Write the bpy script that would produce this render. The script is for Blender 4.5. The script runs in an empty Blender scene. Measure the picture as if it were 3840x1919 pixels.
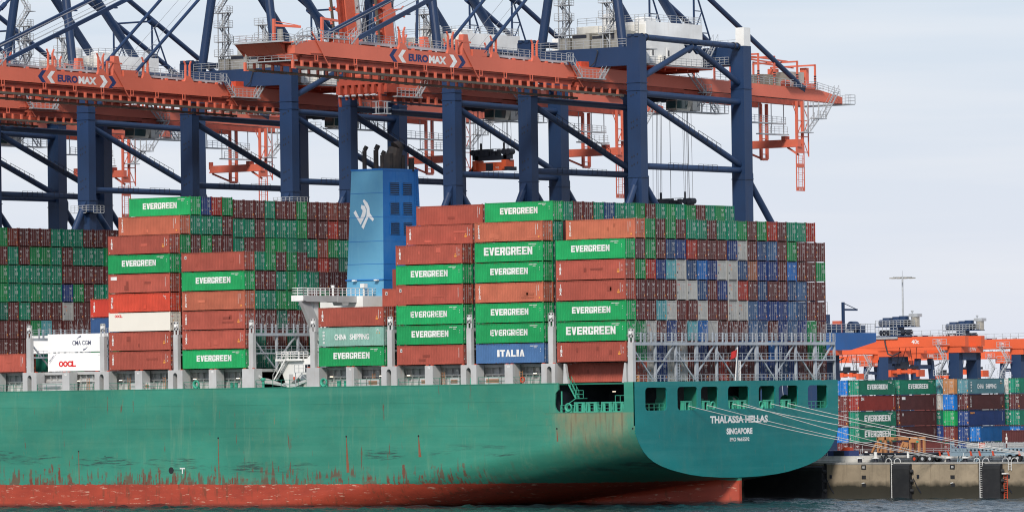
import bpy, math, random
from mathutils import Vector, Matrix
random.seed(7)
SC = bpy.context.scene
COL = SC.collection
R = math.radians

# ------------------------------------------------------------------ camera
cam = bpy.data.cameras.new('camera')
co = bpy.data.objects.new('camera', cam)
COL.objects.link(co)
SC.camera = co
cam.sensor_width = 36.0
cam.lens = 36.0 * 21511.857 / 3840.0
cam.clip_start = 5.0
cam.clip_end = 40000.0
YAW, PIT, ROL = -0.6489, 0.0245, -0.0135
fw = Vector((math.sin(YAW) * math.cos(PIT), math.cos(YAW) * math.cos(PIT), math.sin(PIT)))
rt = Vector((math.cos(YAW), -math.sin(YAW), 0.0))
up = rt.cross(fw)
r2 = rt * math.cos(ROL) + up * math.sin(ROL)
u2 = -rt * math.sin(ROL) + up * math.cos(ROL)
m3 = Matrix((r2, u2, -fw)).transposed()
co.matrix_world = Matrix.Translation((475.6264, -653.4396, 15.7127)) @ m3.to_4x4()

# ------------------------------------------------------------------ world: thin bright overcast over a Nishita sky
SUN_DIR = Vector((0.36, -0.72, 0.59)).normalized()
SUN_EL = math.asin(SUN_DIR.z)
SUN_AZ = math.atan2(SUN_DIR.x, SUN_DIR.y)
W = bpy.data.worlds.new('World')
SC.world = W
W.use_nodes = True
nt = W.node_tree
nt.nodes.clear()
N = nt.nodes.new
wo = N('ShaderNodeOutputWorld')
sky = N('ShaderNodeTexSky')
sky.sky_type = 'NISHITA'
sky.sun_disc = False
sky.sun_elevation = SUN_EL
sky.sun_rotation = SUN_AZ
sky.air_density = 1.2
sky.dust_density = 2.0
bg1 = N('ShaderNodeBackground')
bg1.inputs['Strength'].default_value = 0.08
nt.links.new(sky.outputs[0], bg1.inputs[0])
tc = N('ShaderNodeTexCoord')
sep = N('ShaderNodeSeparateXYZ')
nt.links.new(tc.outputs['Generated'], sep.inputs[0])
ramp = N('ShaderNodeValToRGB')
ramp.color_ramp.elements[0].position = 0.0
ramp.color_ramp.elements[0].color = (0.80, 0.83, 0.93, 1)
ramp.color_ramp.elements[1].position = 0.5
ramp.color_ramp.elements[1].color = (0.36, 0.50, 0.74, 1)
e = ramp.color_ramp.elements.new(0.075)
e.color = (0.655, 0.75, 0.875, 1)
nt.links.new(sep.outputs['Z'], ramp.inputs[0])
mp = N('ShaderNodeMapping')
mp.inputs['Scale'].default_value = (4.0, 4.0, 60.0)
mp.inputs['Rotation'].default_value = (R(1.5), R(2.0), 0)
nt.links.new(tc.outputs['Generated'], mp.inputs[0])
nz = N('ShaderNodeTexNoise')
nz.inputs['Scale'].default_value = 1.6
nz.inputs['Detail'].default_value = 4.0
nz.inputs['Roughness'].default_value = 0.5
nt.links.new(mp.outputs[0], nz.inputs['Vector'])
cr = N('ShaderNodeValToRGB')
cr.color_ramp.elements[0].position = 0.40
cr.color_ramp.elements[0].color = (0, 0, 0, 1)
cr.color_ramp.elements[1].position = 0.68
cr.color_ramp.elements[1].color = (0.85, 0.85, 0.85, 1)
nt.links.new(nz.outputs[0], cr.inputs[0])
mixc = N('ShaderNodeMix')
mixc.data_type = 'RGBA'
nt.links.new(cr.outputs[0], mixc.inputs[0])
nt.links.new(ramp.outputs[0], mixc.inputs[6])
mixc.inputs[7].default_value = (0.83, 0.86, 0.93, 1)
bg2 = N('ShaderNodeBackground')
bg2.inputs['Strength'].default_value = 1.08
nt.links.new(mixc.outputs[2], bg2.inputs[0])
ms = N('ShaderNodeMixShader')
ms.inputs[0].default_value = 0.86
nt.links.new(bg1.outputs[0], ms.inputs[1])
nt.links.new(bg2.outputs[0], ms.inputs[2])
nt.links.new(ms.outputs[0], wo.inputs[0])

# ------------------------------------------------------------------ sun through thin cloud
sl = bpy.data.lights.new('sun', 'SUN')
sl.energy = 3.7
sl.angle = R(12.0)
sl.color = (1.0, 0.93, 0.84)
so = bpy.data.objects.new('sun', sl)
COL.objects.link(so)
so.rotation_euler = (-SUN_DIR).to_track_quat('-Z', 'Y').to_euler()
so.location = (0, -60, 160)

SC.view_settings.view_transform = 'Standard'
SC.view_settings.look = 'None'
SC.view_settings.exposure = 0.0
SC.view_settings.gamma = 1.0
SC.view_settings.use_curve_mapping = False
SC.render.engine = 'CYCLES'
SC.cycles.max_bounces = 5
SC.cycles.diffuse_bounces = 3
SC.cycles.glossy_bounces = 2
SC.cycles.filter_width = 1.1

# ------------------------------------------------------------------ object helpers
ORG = {}

def org(o):
    while o is not None:
        if o.name in ORG:
            return ORG[o.name]
        o = o.parent
    return Vector((0, 0, 0))

def thing(name, loc, label, cat, group=None):
    o = bpy.data.objects.new(name, None)
    COL.objects.link(o)
    o.empty_display_size = 0.5
    o.location = loc
    ORG[o.name] = Vector(loc)
    o['label'] = label
    o['category'] = cat
    if group:
        o['group'] = group
    return o

def tag(o, label, cat, group=None, kind=None):
    if label:
        o['label'] = label
    if cat:
        o['category'] = cat
    if group:
        o['group'] = group
    if kind:
        o['kind'] = kind
    return o

def copy_tree(o, parent=None):
    c = o.copy()
    COL.objects.link(c)
    if parent is not None:
        c.parent = parent
    for ch in list(o.children):
        copy_tree(ch, c)
    return c

class MB:
    def __init__(s):
        s.v = []
        s.f = []
    def add(s, vs, fs):
        n = len(s.v)
        s.v.extend(tuple(p) for p in vs)
        s.f.extend(tuple(i + n for i in f) for f in fs)
        return s
    def box(s, x0, y0, z0, x1, y1, z1):
        if x0 > x1: x0, x1 = x1, x0
        if y0 > y1: y0, y1 = y1, y0
        if z0 > z1: z0, z1 = z1, z0
        return s.add([(x0, y0, z0), (x1, y0, z0), (x1, y1, z0), (x0, y1, z0), (x0, y0, z1), (x1, y0, z1), (x1, y1, z1), (x0, y1, z1)],
                     [(0, 3, 2, 1), (4, 5, 6, 7), (0, 1, 5, 4), (1, 2, 6, 5), (2, 3, 7, 6), (3, 0, 4, 7)])
    def bar(s, p, q, w, h=None, upv=(0, 0, 1)):
        """rectangular beam from p to q, w across, h along upv"""
        h = w if h is None else h
        p = Vector(p); q = Vector(q)
        d = (q - p)
        if d.length < 1e-6:
            return s
        d.normalize()
        uu = Vector(upv)
        if abs(d.dot(uu)) > 0.98:
            uu = Vector((1, 0, 0))
        a = d.cross(uu).normalized() * (w / 2)
        b = a.cross(d).normalized() * (h / 2)
        vs = [p - a - b, p + a - b, p + a + b, p - a + b, q - a - b, q + a - b, q + a + b, q - a + b]
        return s.add(vs, [(0, 3, 2, 1), (4, 5, 6, 7), (0, 1, 5, 4), (1, 2, 6, 5), (2, 3, 7, 6), (3, 0, 4, 7)])
    def tube(s, p, q, r0, r1=None, n=12, cap=True):
        r1 = r0 if r1 is None else r1
        p = Vector(p); q = Vector(q)
        d = (q - p).normalized()
        uu = Vector((0, 0, 1)) if abs(d.z) < 0.95 else Vector((1, 0, 0))
        a = d.cross(uu).normalized()
        b = a.cross(d).normalized()
        vs = []
        for c, r in ((p, r0), (q, r1)):
            for i in range(n):
                t = 2 * math.pi * i / n
                vs.append(c + a * (r * math.cos(t)) + b * (r * math.sin(t)))
        fs = [(i, (i + 1) % n, n + (i + 1) % n, n + i) for i in range(n)]
        if cap:
            fs += [tuple(reversed(range(n))), tuple(range(n, 2 * n))]
        return s.add(vs, fs)
    def prism(s, pts, axis, a, b):
        """polygon pts in the two other axes (XYZ order), extruded along axis from a to b"""
        i = 'XYZ'.index(axis)
        def mk(p, t):
            q = list(p)
            q.insert(i, t)
            return tuple(q)
        n = len(pts)
        vs = [mk(p, a) for p in pts] + [mk(p, b) for p in pts]
        fs = [tuple(range(n)), tuple(reversed(range(n, 2 * n)))] + [(j, n + j, n + (j + 1) % n, (j + 1) % n) for j in range(n)]
        return s.add(vs, fs)
    def merge(s, o, M=None):
        vs = o.v if M is None else [tuple(M @ Vector(p)) for p in o.v]
        return s.add(vs, o.f)
    def mesh(s, name, mat, org_=(0, 0, 0), smooth=False, fix=True):
        me = bpy.data.meshes.new(name)
        ox, oy, oz = org_
        me.from_pydata([(p[0] - ox, p[1] - oy, p[2] - oz) for p in s.v], [], s.f)
        if fix:
            import bmesh
            bm = bmesh.new()
            bm.from_mesh(me)
            bmesh.ops.recalc_face_normals(bm, faces=bm.faces)
            bm.to_mesh(me)
            bm.free()
        if mat:
            me.materials.append(mat)
        if smooth:
            me.shade_smooth()
        me.update()
        return me
    def build(s, name, mat, parent=None, loc=None, smooth=False, fix=True):
        if parent is None:
            o_ = Vector(loc if loc else (0, 0, 0))
        else:
            o_ = org(parent)
        o = bpy.data.objects.new(name, s.mesh(name, mat, o_, smooth, fix))
        COL.objects.link(o)
        if parent is None:
            o.location = o_
            ORG[o.name] = o_
        else:
            o.parent = parent
        return o

def rail(mb, pts, h=1.1, step=1.5, t=0.055, bars=(0.55, 1.1), tall=None):
    """guard rail along a polyline of foot points"""
    for p, q in zip(pts[:-1], pts[1:]):
        p = Vector(p); q = Vector(q)
        n = max(1, int((q - p).length / step + 0.5))
        for i in range(n + 1):
            c = p.lerp(q, i / n)
            mb.bar(c, c + Vector((0, 0, h)), t)
        for b in bars:
            mb.bar(p + Vector((0, 0, b * h / 1.1)), q + Vector((0, 0, b * h / 1.1)), t)
    return mb

def stairs(mb, p, q, side, w=0.8, n=9):
    """open stair flight from p up to q; side is a horizontal unit vector across"""
    p = Vector(p); q = Vector(q); s_ = Vector(side) * (w / 2)
    mb.bar(p - s_, q - s_, 0.07, 0.2)
    mb.bar(p + s_, q + s_, 0.07, 0.2)
    for i in range(n):
        c = p.lerp(q, (i + 0.5) / n)
        mb.bar(c - s_, c + s_, 0.22, 0.05)
    for k in (-1, 1):
        a = p + s_ * k; b = q + s_ * k
        mb.bar(a + Vector((0, 0, 1)), b + Vector((0, 0, 1)), 0.05)
        for i in range(4):
            c = a.lerp(b, i / 3)
            mb.bar(c, c + Vector((0, 0, 1)), 0.05)
    return mb

# ------------------------------------------------------------------ lettering (flat print as real outlines)
BLOCK = {
 'E': [[(0, 0), (.36, 0), (.36, 1), (0, 1)], [(.36, .78), (1, .78), (1, 1), (.36, 1)], [(.36, .39), (.92, .39), (.92, .61), (.36, .61)], [(.36, 0), (1, 0), (1, .22), (.36, .22)]],
 'V': [[(0, 1), (.3, 0), (.5, 0), (.5, .38), (.36, 1)], [(1, 1), (.64, 1), (.5, .38), (.5, 0), (.7, 0)]],
 'R': [[(0, 0), (.36, 0), (.36, 1), (0, 1)], [(.36, .79), (.92, .79), (1, .9), (.92, 1), (.36, 1)], [(.64, .55), (.98, .55), (1, .62), (1, .9), (.92, .79), (.64, .79)], [(.36, .36), (.9, .36), (.98, .55), (.36, .55)], [(.52, .36), (.62, 0), (1, 0), (.88, .36)]],
 'G': [[(0, .12), (.1, 0), (.36, 0), (.36, 1), (.1, 1), (0, .88)], [(.36, .8), (1, .8), (1, .9), (.9, 1), (.36, 1)], [(.64, .62), (1, .62), (1, .8), (.64, .8)], [(.36, 0), (.9, 0), (1, .1), (1, .2), (.36, .2)], [(.64, .2), (1, .2), (1, .5), (.52, .5), (.52, .36), (.64, .36)]],
 'N': [[(0, 0), (.33, 0), (.33, 1), (0, 1)], [(.67, 0), (1, 0), (1, 1), (.67, 1)], [(.33, 1), (.33, .52), (.67, 0), (.67, .48)]],
 'I': [[(.3, 0), (.7, 0), (.7, 1), (.3, 1)]],
 'T': [[(0, .77), (1, .77), (1, 1), (0, 1)], [(.31, 0), (.69, 0), (.69, .77), (.31, .77)]],
 'A': [[(0, 0), (.36, 0), (.5, .62), (.5, 1), (.32, 1)], [(1, 0), (.64, 0), (.5, .62), (.5, 1), (.68, 1)]],
 'L': [[(0, 0), (.38, 0), (.38, 1), (0, 1)], [(.38, 0), (.95, 0), (.95, .23), (.38, .23)]],
}
def put_block(mb, body, o, ax, ay, gap=.12, worn=0.0, seed=1):
    """heavy slab lettering from flat polygons; worn knocks out vertical slits"""
    o = Vector(o); ax = Vector(ax); ay = Vector(ay)
    wd = {'I': .5}
    tot = sum(wd.get(c, 1) for c in body) + gap * (len(body) - 1)
    x = 0.0
    rnd = random.Random(seed)
    for c in body:
        w = wd.get(c, 1)
        for poly in BLOCK[c]:
            pts = [((x + (p[0] if w == 1 else (p[0] - .3) / .4 * w)) / tot, p[1]) for p in poly]
            if worn and rnd.random() < worn:
                k = rnd.uniform(.0, .16); j = rnd.uniform(-.02, .06)
                cx_ = sum(p[0] for p in pts) / len(pts); cy_ = sum(p[1] for p in pts) / len(pts)
                pts = [(cx_ + (p[0] - cx_) * (1 - k * 2), cy_ + (p[1] - cy_) * (1 - k) + j * .5) for p in pts]
            mb.add([o + ax * px + ay * py for px, py in pts], [tuple(range(len(pts)))])
        x += w + gap
    return mb

_tx = {}
def text_mb(body, bold=0.0, shear=0.0):
    """flat outline of a text, normalised to the box 0..1 x 0..1; returns verts, faces, aspect"""
    key = (body, bold, shear)
    if key in _tx:
        return _tx[key]
    cu = bpy.data.curves.new('lettering', 'FONT')
    cu.body = body
    cu.offset = bold
    cu.shear = shear
    cu.resolution_u = 3
    cu.fill_mode = 'FRONT'
    ob = bpy.data.objects.new('lettering', cu)
    COL.objects.link(ob)
    dg = bpy.context.evaluated_depsgraph_get()
    me = ob.evaluated_get(dg).to_mesh()
    vs = [(v.co.x, v.co.y) for v in me.vertices]
    fs = [tuple(p.vertices) for p in me.polygons]
    ob.evaluated_get(dg).to_mesh_clear()
    bpy.data.objects.remove(ob)
    bpy.data.curves.remove(cu)
    x0 = min(v[0] for v in vs); x1 = max(v[0] for v in vs)
    y0 = min(v[1] for v in vs); y1 = max(v[1] for v in vs)
    vs = [((x - x0) / (x1 - x0), (y - y0) / (y1 - y0)) for x, y in vs]
    _tx[key] = (vs, fs, (x1 - x0) / (y1 - y0))
    return _tx[key]

def put_text(mb, body, o, ax, ay, bold=0.02):
    """text laid with its lower left corner at o, width vector ax and height vector ay"""
    vs, fs, a = text_mb(body, bold)
    o = Vector(o); ax = Vector(ax); ay = Vector(ay)
    mb.add([o + ax * x + ay * y for x, y in vs], fs)
    return mb
# ------------------------------------------------------------------ materials
def _n(nt, t, **kw):
    n = nt.nodes.new(t)
    for k, v in kw.items():
        setattr(n, k, v)
    return n

def paint(name, col, rough=0.5, dirt=0.25, dirt_col=(0.08, 0.07, 0.06), scale=0.6, streak=0.0, streak_col=(0.16, 0.07, 0.03), metal=0.0, fade=0.12, spec=0.35):
    m = bpy.data.materials.new(name)
    m.use_nodes = True
    nt = m.node_tree
    b = nt.nodes['Principled BSDF']
    b.inputs['Roughness'].default_value = rough
    b.inputs['Metallic'].default_value = metal
    b.inputs['Specular IOR Level'].default_value = spec
    tc = _n(nt, 'ShaderNodeTexCoord')
    n1 = _n(nt, 'ShaderNodeTexNoise')
    n1.inputs['Scale'].default_value = scale
    n1.inputs['Detail'].default_value = 6
    n1.inputs['Roughness'].default_value = 0.62
    nt.links.new(tc.outputs['Object'], n1.inputs['Vector'])
    r1 = _n(nt, 'ShaderNodeMapRange')
    r1.inputs[1].default_value = 0.48
    r1.inputs[2].default_value = 0.75
    r1.inputs[3].default_value = 0.0
    r1.inputs[4].default_value = dirt
    nt.links.new(n1.outputs[0], r1.inputs[0])
    mx = _n(nt, 'ShaderNodeMix', data_type='RGBA')
    mx.inputs[6].default_value = (*col, 1)
    mx.inputs[7].default_value = (*dirt_col, 1)
    nt.links.new(r1.outputs[0], mx.inputs[0])
    # broad fading of the paint
    n3 = _n(nt, 'ShaderNodeTexNoise')
    n3.inputs['Scale'].default_value = scale * 0.23
    n3.inputs['Detail'].default_value = 3
    nt.links.new(tc.outputs['Object'], n3.inputs['Vector'])
    r3 = _n(nt, 'ShaderNodeMapRange')
    r3.inputs[1].default_value = 0.35
    r3.inputs[2].default_value = 0.7
    r3.inputs[3].default_value = 1 - fade
    r3.inputs[4].default_value = 1 + fade
    nt.links.new(n3.outputs[0], r3.inputs[0])
    ml = _n(nt, 'ShaderNodeMix', data_type='RGBA', blend_type='MULTIPLY')
    ml.inputs[0].default_value = 1.0
    nt.links.new(mx.outputs[2], ml.inputs[6])
    nt.links.new(r3.outputs[0], ml.inputs[7])
    out = ml.outputs[2]
    if streak > 0:
        mp = _n(nt, 'ShaderNodeMapping')
        mp.inputs['Scale'].default_value = (2.2, 2.2, 0.12)
        nt.links.new(tc.outputs['Object'], mp.inputs[0])
        n2 = _n(nt, 'ShaderNodeTexNoise')
        n2.inputs['Scale'].default_value = 1.0
        n2.inputs['Detail'].default_value = 5
        nt.links.new(mp.outputs[0], n2.inputs['Vector'])
        r2 = _n(nt, 'ShaderNodeMapRange')
        r2.inputs[1].default_value = 0.58
        r2.inputs[2].default_value = 0.76
        r2.inputs[3].default_value = 0
        r2.inputs[4].default_value = streak
        nt.links.new(n2.outputs[0], r2.inputs[0])
        m2 = _n(nt, 'ShaderNodeMix', data_type='RGBA')
        m2.inputs[7].default_value = (*streak_col, 1)
        nt.links.new(r2.outputs[0], m2.inputs[0])
        nt.links.new(out, m2.inputs[6])
        out = m2.outputs[2]
    nt.links.new(out, b.inputs['Base Color'])
    return m

def container_mat(name, fac=1.0, grime=0.5, var=1.0):
    """painted corrugated steel: colour from the object, weathered by noise that differs from box to box"""
    m = bpy.data.materials.new(name)
    m.use_nodes = True
    nt = m.node_tree
    b = nt.nodes['Principled BSDF']
    b.inputs['Roughness'].default_value = 0.55
    b.inputs['Specular IOR Level'].default_value = 0.3
    oi = _n(nt, 'ShaderNodeObjectInfo')
    tc = _n(nt, 'ShaderNodeTexCoord')
    va = _n(nt, 'ShaderNodeVectorMath', operation='ADD')
    sc = _n(nt, 'ShaderNodeVectorMath', operation='SCALE')
    sc.inputs['Scale'].default_value = 0.37
    nt.links.new(oi.outputs['Location'], sc.inputs[0])
    nt.links.new(tc.outputs['Object'], va.inputs[0])
    nt.links.new(sc.outputs[0], va.inputs[1])
    n1 = _n(nt, 'ShaderNodeTexNoise')
    n1.inputs['Scale'].default_value = 0.55
    n1.inputs['Detail'].default_value = 5
    nt.links.new(va.outputs[0], n1.inputs['Vector'])
    r1 = _n(nt, 'ShaderNodeMapRange')
    r1.inputs[1].default_value = 0.3
    r1.inputs[2].default_value = 0.72
    r1.inputs[3].default_value = 1 - .14 * var
    r1.inputs[4].default_value = 1 + .12 * var
    nt.links.new(n1.outputs[0], r1.inputs[0])
    ml = _n(nt, 'ShaderNodeMix', data_type='RGBA', blend_type='MULTIPLY')
    ml.inputs[0].default_value = 1
    nt.links.new(oi.outputs['Color'], ml.inputs[6])
    nt.links.new(r1.outputs[0], ml.inputs[7])
    # per-box tone
    rr = _n(nt, 'ShaderNodeMapRange')
    rr.inputs[3].default_value = 1 - .14 * var
    rr.inputs[4].default_value = 1 + .12 * var
    nt.links.new(oi.outputs['Random'], rr.inputs[0])
    m0 = _n(nt, 'ShaderNodeMix', data_type='RGBA', blend_type='MULTIPLY')
    m0.inputs[0].default_value = 1
    nt.links.new(ml.outputs[2], m0.inputs[6])
    nt.links.new(rr.outputs[0], m0.inputs[7])
    # streaks of grime running down
    mp = _n(nt, 'ShaderNodeMapping')
    mp.inputs['Scale'].default_value = (2.6, 2.6, 0.35)
    nt.links.new(va.outputs[0], mp.inputs[0])
    n2 = _n(nt, 'ShaderNodeTexNoise')
    n2.inputs['Scale'].default_value = 1.3
    n2.inputs['Detail'].default_value = 6
    n2.inputs['Roughness'].default_value = 0.65
    nt.links.new(mp.outputs[0], n2.inputs['Vector'])
    r2 = _n(nt, 'ShaderNodeMapRange')
    r2.inputs[1].default_value = 0.55
    r2.inputs[2].default_value = 0.78
    r2.inputs[3].default_value = 0
    r2.inputs[4].default_value = grime
    nt.links.new(n2.outputs[0], r2.inputs[0])
    m2 = _n(nt, 'ShaderNodeMix', data_type='RGBA')
    m2.inputs[7].default_value = (0.05, 0.035, 0.028, 1)
    nt.links.new(r2.outputs[0], m2.inputs[0])
    nt.links.new(m0.outputs[2], m2.inputs[6])
    # rust creeping from the rails and a rust bleed that varies with height
    sp = _n(nt, 'ShaderNodeSeparateXYZ')
    nt.links.new(tc.outputs['Object'], sp.inputs[0])
    ez = _n(nt, 'ShaderNodeMath', operation='SUBTRACT')
    nt.links.new(sp.outputs['Z'], ez.inputs[0])
    ez.inputs[1].default_value = 1.44
    ab = _n(nt, 'ShaderNodeMath', operation='ABSOLUTE')
    nt.links.new(ez.outputs[0], ab.inputs[0])
    em = _n(nt, 'ShaderNodeMapRange')
    em.inputs[1].default_value = 1.0
    em.inputs[2].default_value = 1.42
    em.inputs[3].default_value = -0.22
    em.inputs[4].default_value = 0.06
    nt.links.new(ab.outputs[0], em.inputs[0])
    n4 = _n(nt, 'ShaderNodeTexNoise')
    n4.inputs['Scale'].default_value = 2.2
    n4.inputs['Detail'].default_value = 6
    n4.inputs['Roughness'].default_value = 0.7
    nt.links.new(mp.outputs[0], n4.inputs['Vector'])
    ad = _n(nt, 'ShaderNodeMath', operation='ADD')
    nt.links.new(n4.outputs[0], ad.inputs[0])
    nt.links.new(em.outputs[0], ad.inputs[1])
    r4 = _n(nt, 'ShaderNodeMapRange')
    r4.inputs[1].default_value = 0.52
    r4.inputs[2].default_value = 0.60
    r4.inputs[3].default_value = 0
    r4.inputs[4].default_value = 0.75 * min(1, grime * 4)
    nt.links.new(ad.outputs[0], r4.inputs[0])
    m4 = _n(nt, 'ShaderNodeMix', data_type='RGBA')
    m4.inputs[7].default_value = (0.13, 0.05, 0.028, 1)
    nt.links.new(r4.outputs[0], m4.inputs[0])
    nt.links.new(m2.outputs[2], m4.inputs[6])
    nt.links.new(m4.outputs[2], b.inputs['Base Color'])
    return m

M = {}
M['box'] = container_mat('container_paint', grime=0.22)
M['clean'] = container_mat('smooth_reefer_paint', grime=0.03, var=0.12)
def rod_mat():
    m = bpy.data.materials.new('painted_lock_rod')
    m.use_nodes = True
    nt = m.node_tree
    b = nt.nodes['Principled BSDF']
    b.inputs['Roughness'].default_value = 0.5
    oi = _n(nt, 'ShaderNodeObjectInfo')
    mx = _n(nt, 'ShaderNodeMix', data_type='RGBA')
    mx.inputs[0].default_value = 0.5
    mx.inputs[7].default_value = (0.40, 0.41, 0.42, 1)
    nt.links.new(oi.outputs['Color'], mx.inputs[6])
    nt.links.new(mx.outputs[2], b.inputs['Base Color'])
    return m
M['rod'] = rod_mat()
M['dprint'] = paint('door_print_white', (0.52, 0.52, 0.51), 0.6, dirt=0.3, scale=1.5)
M['print'] = paint('white_print', (0.78, 0.78, 0.76), 0.6, dirt=0.35, scale=1.5)
M['emblem'] = paint('emblem_white', (0.86, 0.86, 0.85), 0.5, dirt=0.04)
M['red_print'] = paint('red_print', (0.72, 0.03, 0.03), 0.6, dirt=0.1)
M['navy_print'] = paint('navy_print', (0.02, 0.035, 0.12), 0.6, dirt=0.1)
M['orange_print'] = paint('orange_print', (0.75, 0.3, 0.06), 0.6, dirt=0.2)
M['galv'] = paint('galvanised_rod', (0.42, 0.43, 0.44), 0.45, dirt=0.3)
M['navy'] = paint('navy_crane_paint', (0.0145, 0.037, 0.096), 0.45, dirt=0.3, dirt_col=(0.018, 0.026, 0.055), scale=0.25, streak=0.25, streak_col=(0.05, 0.058, 0.085), fade=0.2)
M['navy2'] = paint('blue_beam_paint', (0.02, 0.105, 0.32), 0.5, dirt=0.2, scale=0.3)
M['orange'] = paint('salmon_orange_paint', (0.63, 0.145, 0.088), 0.5, dirt=0.22, dirt_col=(0.42, 0.09, 0.06), scale=0.3, streak=0.12, streak_col=(0.35, 0.08, 0.05), fade=0.1)
M['orange_dark'] = paint('shaded_orange_paint', (0.36, 0.062, 0.036), 0.6, dirt=0.55, dirt_col=(0.10, 0.03, 0.02), scale=0.9)  # darker orange with the shade under the girders put into the colour
M['orange2'] = paint('yard_orange_paint', (0.72, 0.115, 0.04), 0.5, dirt=0.2, dirt_col=(0.45, 0.09, 0.05), scale=0.3)
M['rust_orange'] = paint('old_orange_paint', (0.55, 0.07, 0.03), 0.55, dirt=0.5, dirt_col=(0.12, 0.03, 0.02), scale=0.7)
M['steel'] = paint('galvanised_steel', (0.40, 0.42, 0.44), 0.5, dirt=0.3, scale=1.0)
M['dark'] = paint('dark_machinery', (0.018, 0.022, 0.035), 0.5, dirt=0.3, scale=1.0)
M['brown_rail'] = paint('weathered_track', (0.11, 0.09, 0.07), 0.6, dirt=0.4)
M['white'] = paint('white_paint', (0.80, 0.80, 0.78), 0.45, dirt=0.12, dirt_col=(0.45, 0.36, 0.26), scale=0.8, streak=0.16, streak_col=(0.42, 0.28, 0.18))
M['cream'] = paint('cream_house_paint', (0.74, 0.73, 0.68), 0.5, dirt=0.15, dirt_col=(0.4, 0.33, 0.25), scale=0.6, streak=0.2, streak_col=(0.4, 0.27, 0.18))
M['grey'] = paint('light_grey_ship_paint', (0.47, 0.475, 0.475), 0.5, dirt=0.2, dirt_col=(0.3, 0.25, 0.2), scale=0.8, streak=0.22, streak_col=(0.3, 0.14, 0.07))
M['bluegrey'] = paint('blue_grey_ship_paint', (0.37, 0.41, 0.455), 0.5, dirt=0.25, dirt_col=(0.26, 0.2, 0.15), scale=0.9, streak=0.25, streak_col=(0.27, 0.14, 0.07))
M['deckgreen'] = paint('green_deck_paint', (0.02, 0.19, 0.13), 0.5, dirt=0.3, scale=1.0)
M['fairgreen'] = paint('bright_green_fitting_paint', (0.05, 0.34, 0.23), 0.45, dirt=0.25, scale=1.2)
M['glass'] = paint('dark_glass', (0.03, 0.06, 0.06), 0.08, dirt=0.0, spec=0.6)
M['tank'] = paint('tinned_cover', (0.45, 0.42, 0.36), 0.3, dirt=0.3, metal=0.6)
M['yellow'] = paint('faded_orange_yellow', (0.46, 0.215, 0.095), 0.55, dirt=0.35, dirt_col=(0.3, 0.14, 0.07), scale=1.5)
M['rubber'] = paint('black_rubber', (0.018, 0.019, 0.022), 0.7, dirt=0.4, dirt_col=(0.05, 0.05, 0.05))
M['rope'] = paint('white_mooring_rope', (0.52, 0.52, 0.50), 0.8, dirt=0.3)
M['wire'] = paint('grey_wire_rope', (0.25, 0.26, 0.28), 0.6, dirt=0.2)
M['tblue'] = paint('grey_blue_trailer', (0.22, 0.30, 0.36), 0.55, dirt=0.35)
M['sooty'] = paint('sooty_pipe', (0.020, 0.018, 0.018), 0.7, dirt=0.6, dirt_col=(0.075, 0.05, 0.04), scale=0.8)

def emis(name, col, s):
    m = bpy.data.materials.new(name)
    m.use_nodes = True
    b = m.node_tree.nodes['Principled BSDF']
    b.inputs['Base Color'].default_value = (*col, 1)
    b.inputs['Emission Color'].default_value = (*col, 1)
    b.inputs['Emission Strength'].default_value = s
    return m
M['lamp'] = emis('lit_deck_lamp', (1.0, 0.85, 0.65), 1.6)

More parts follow.
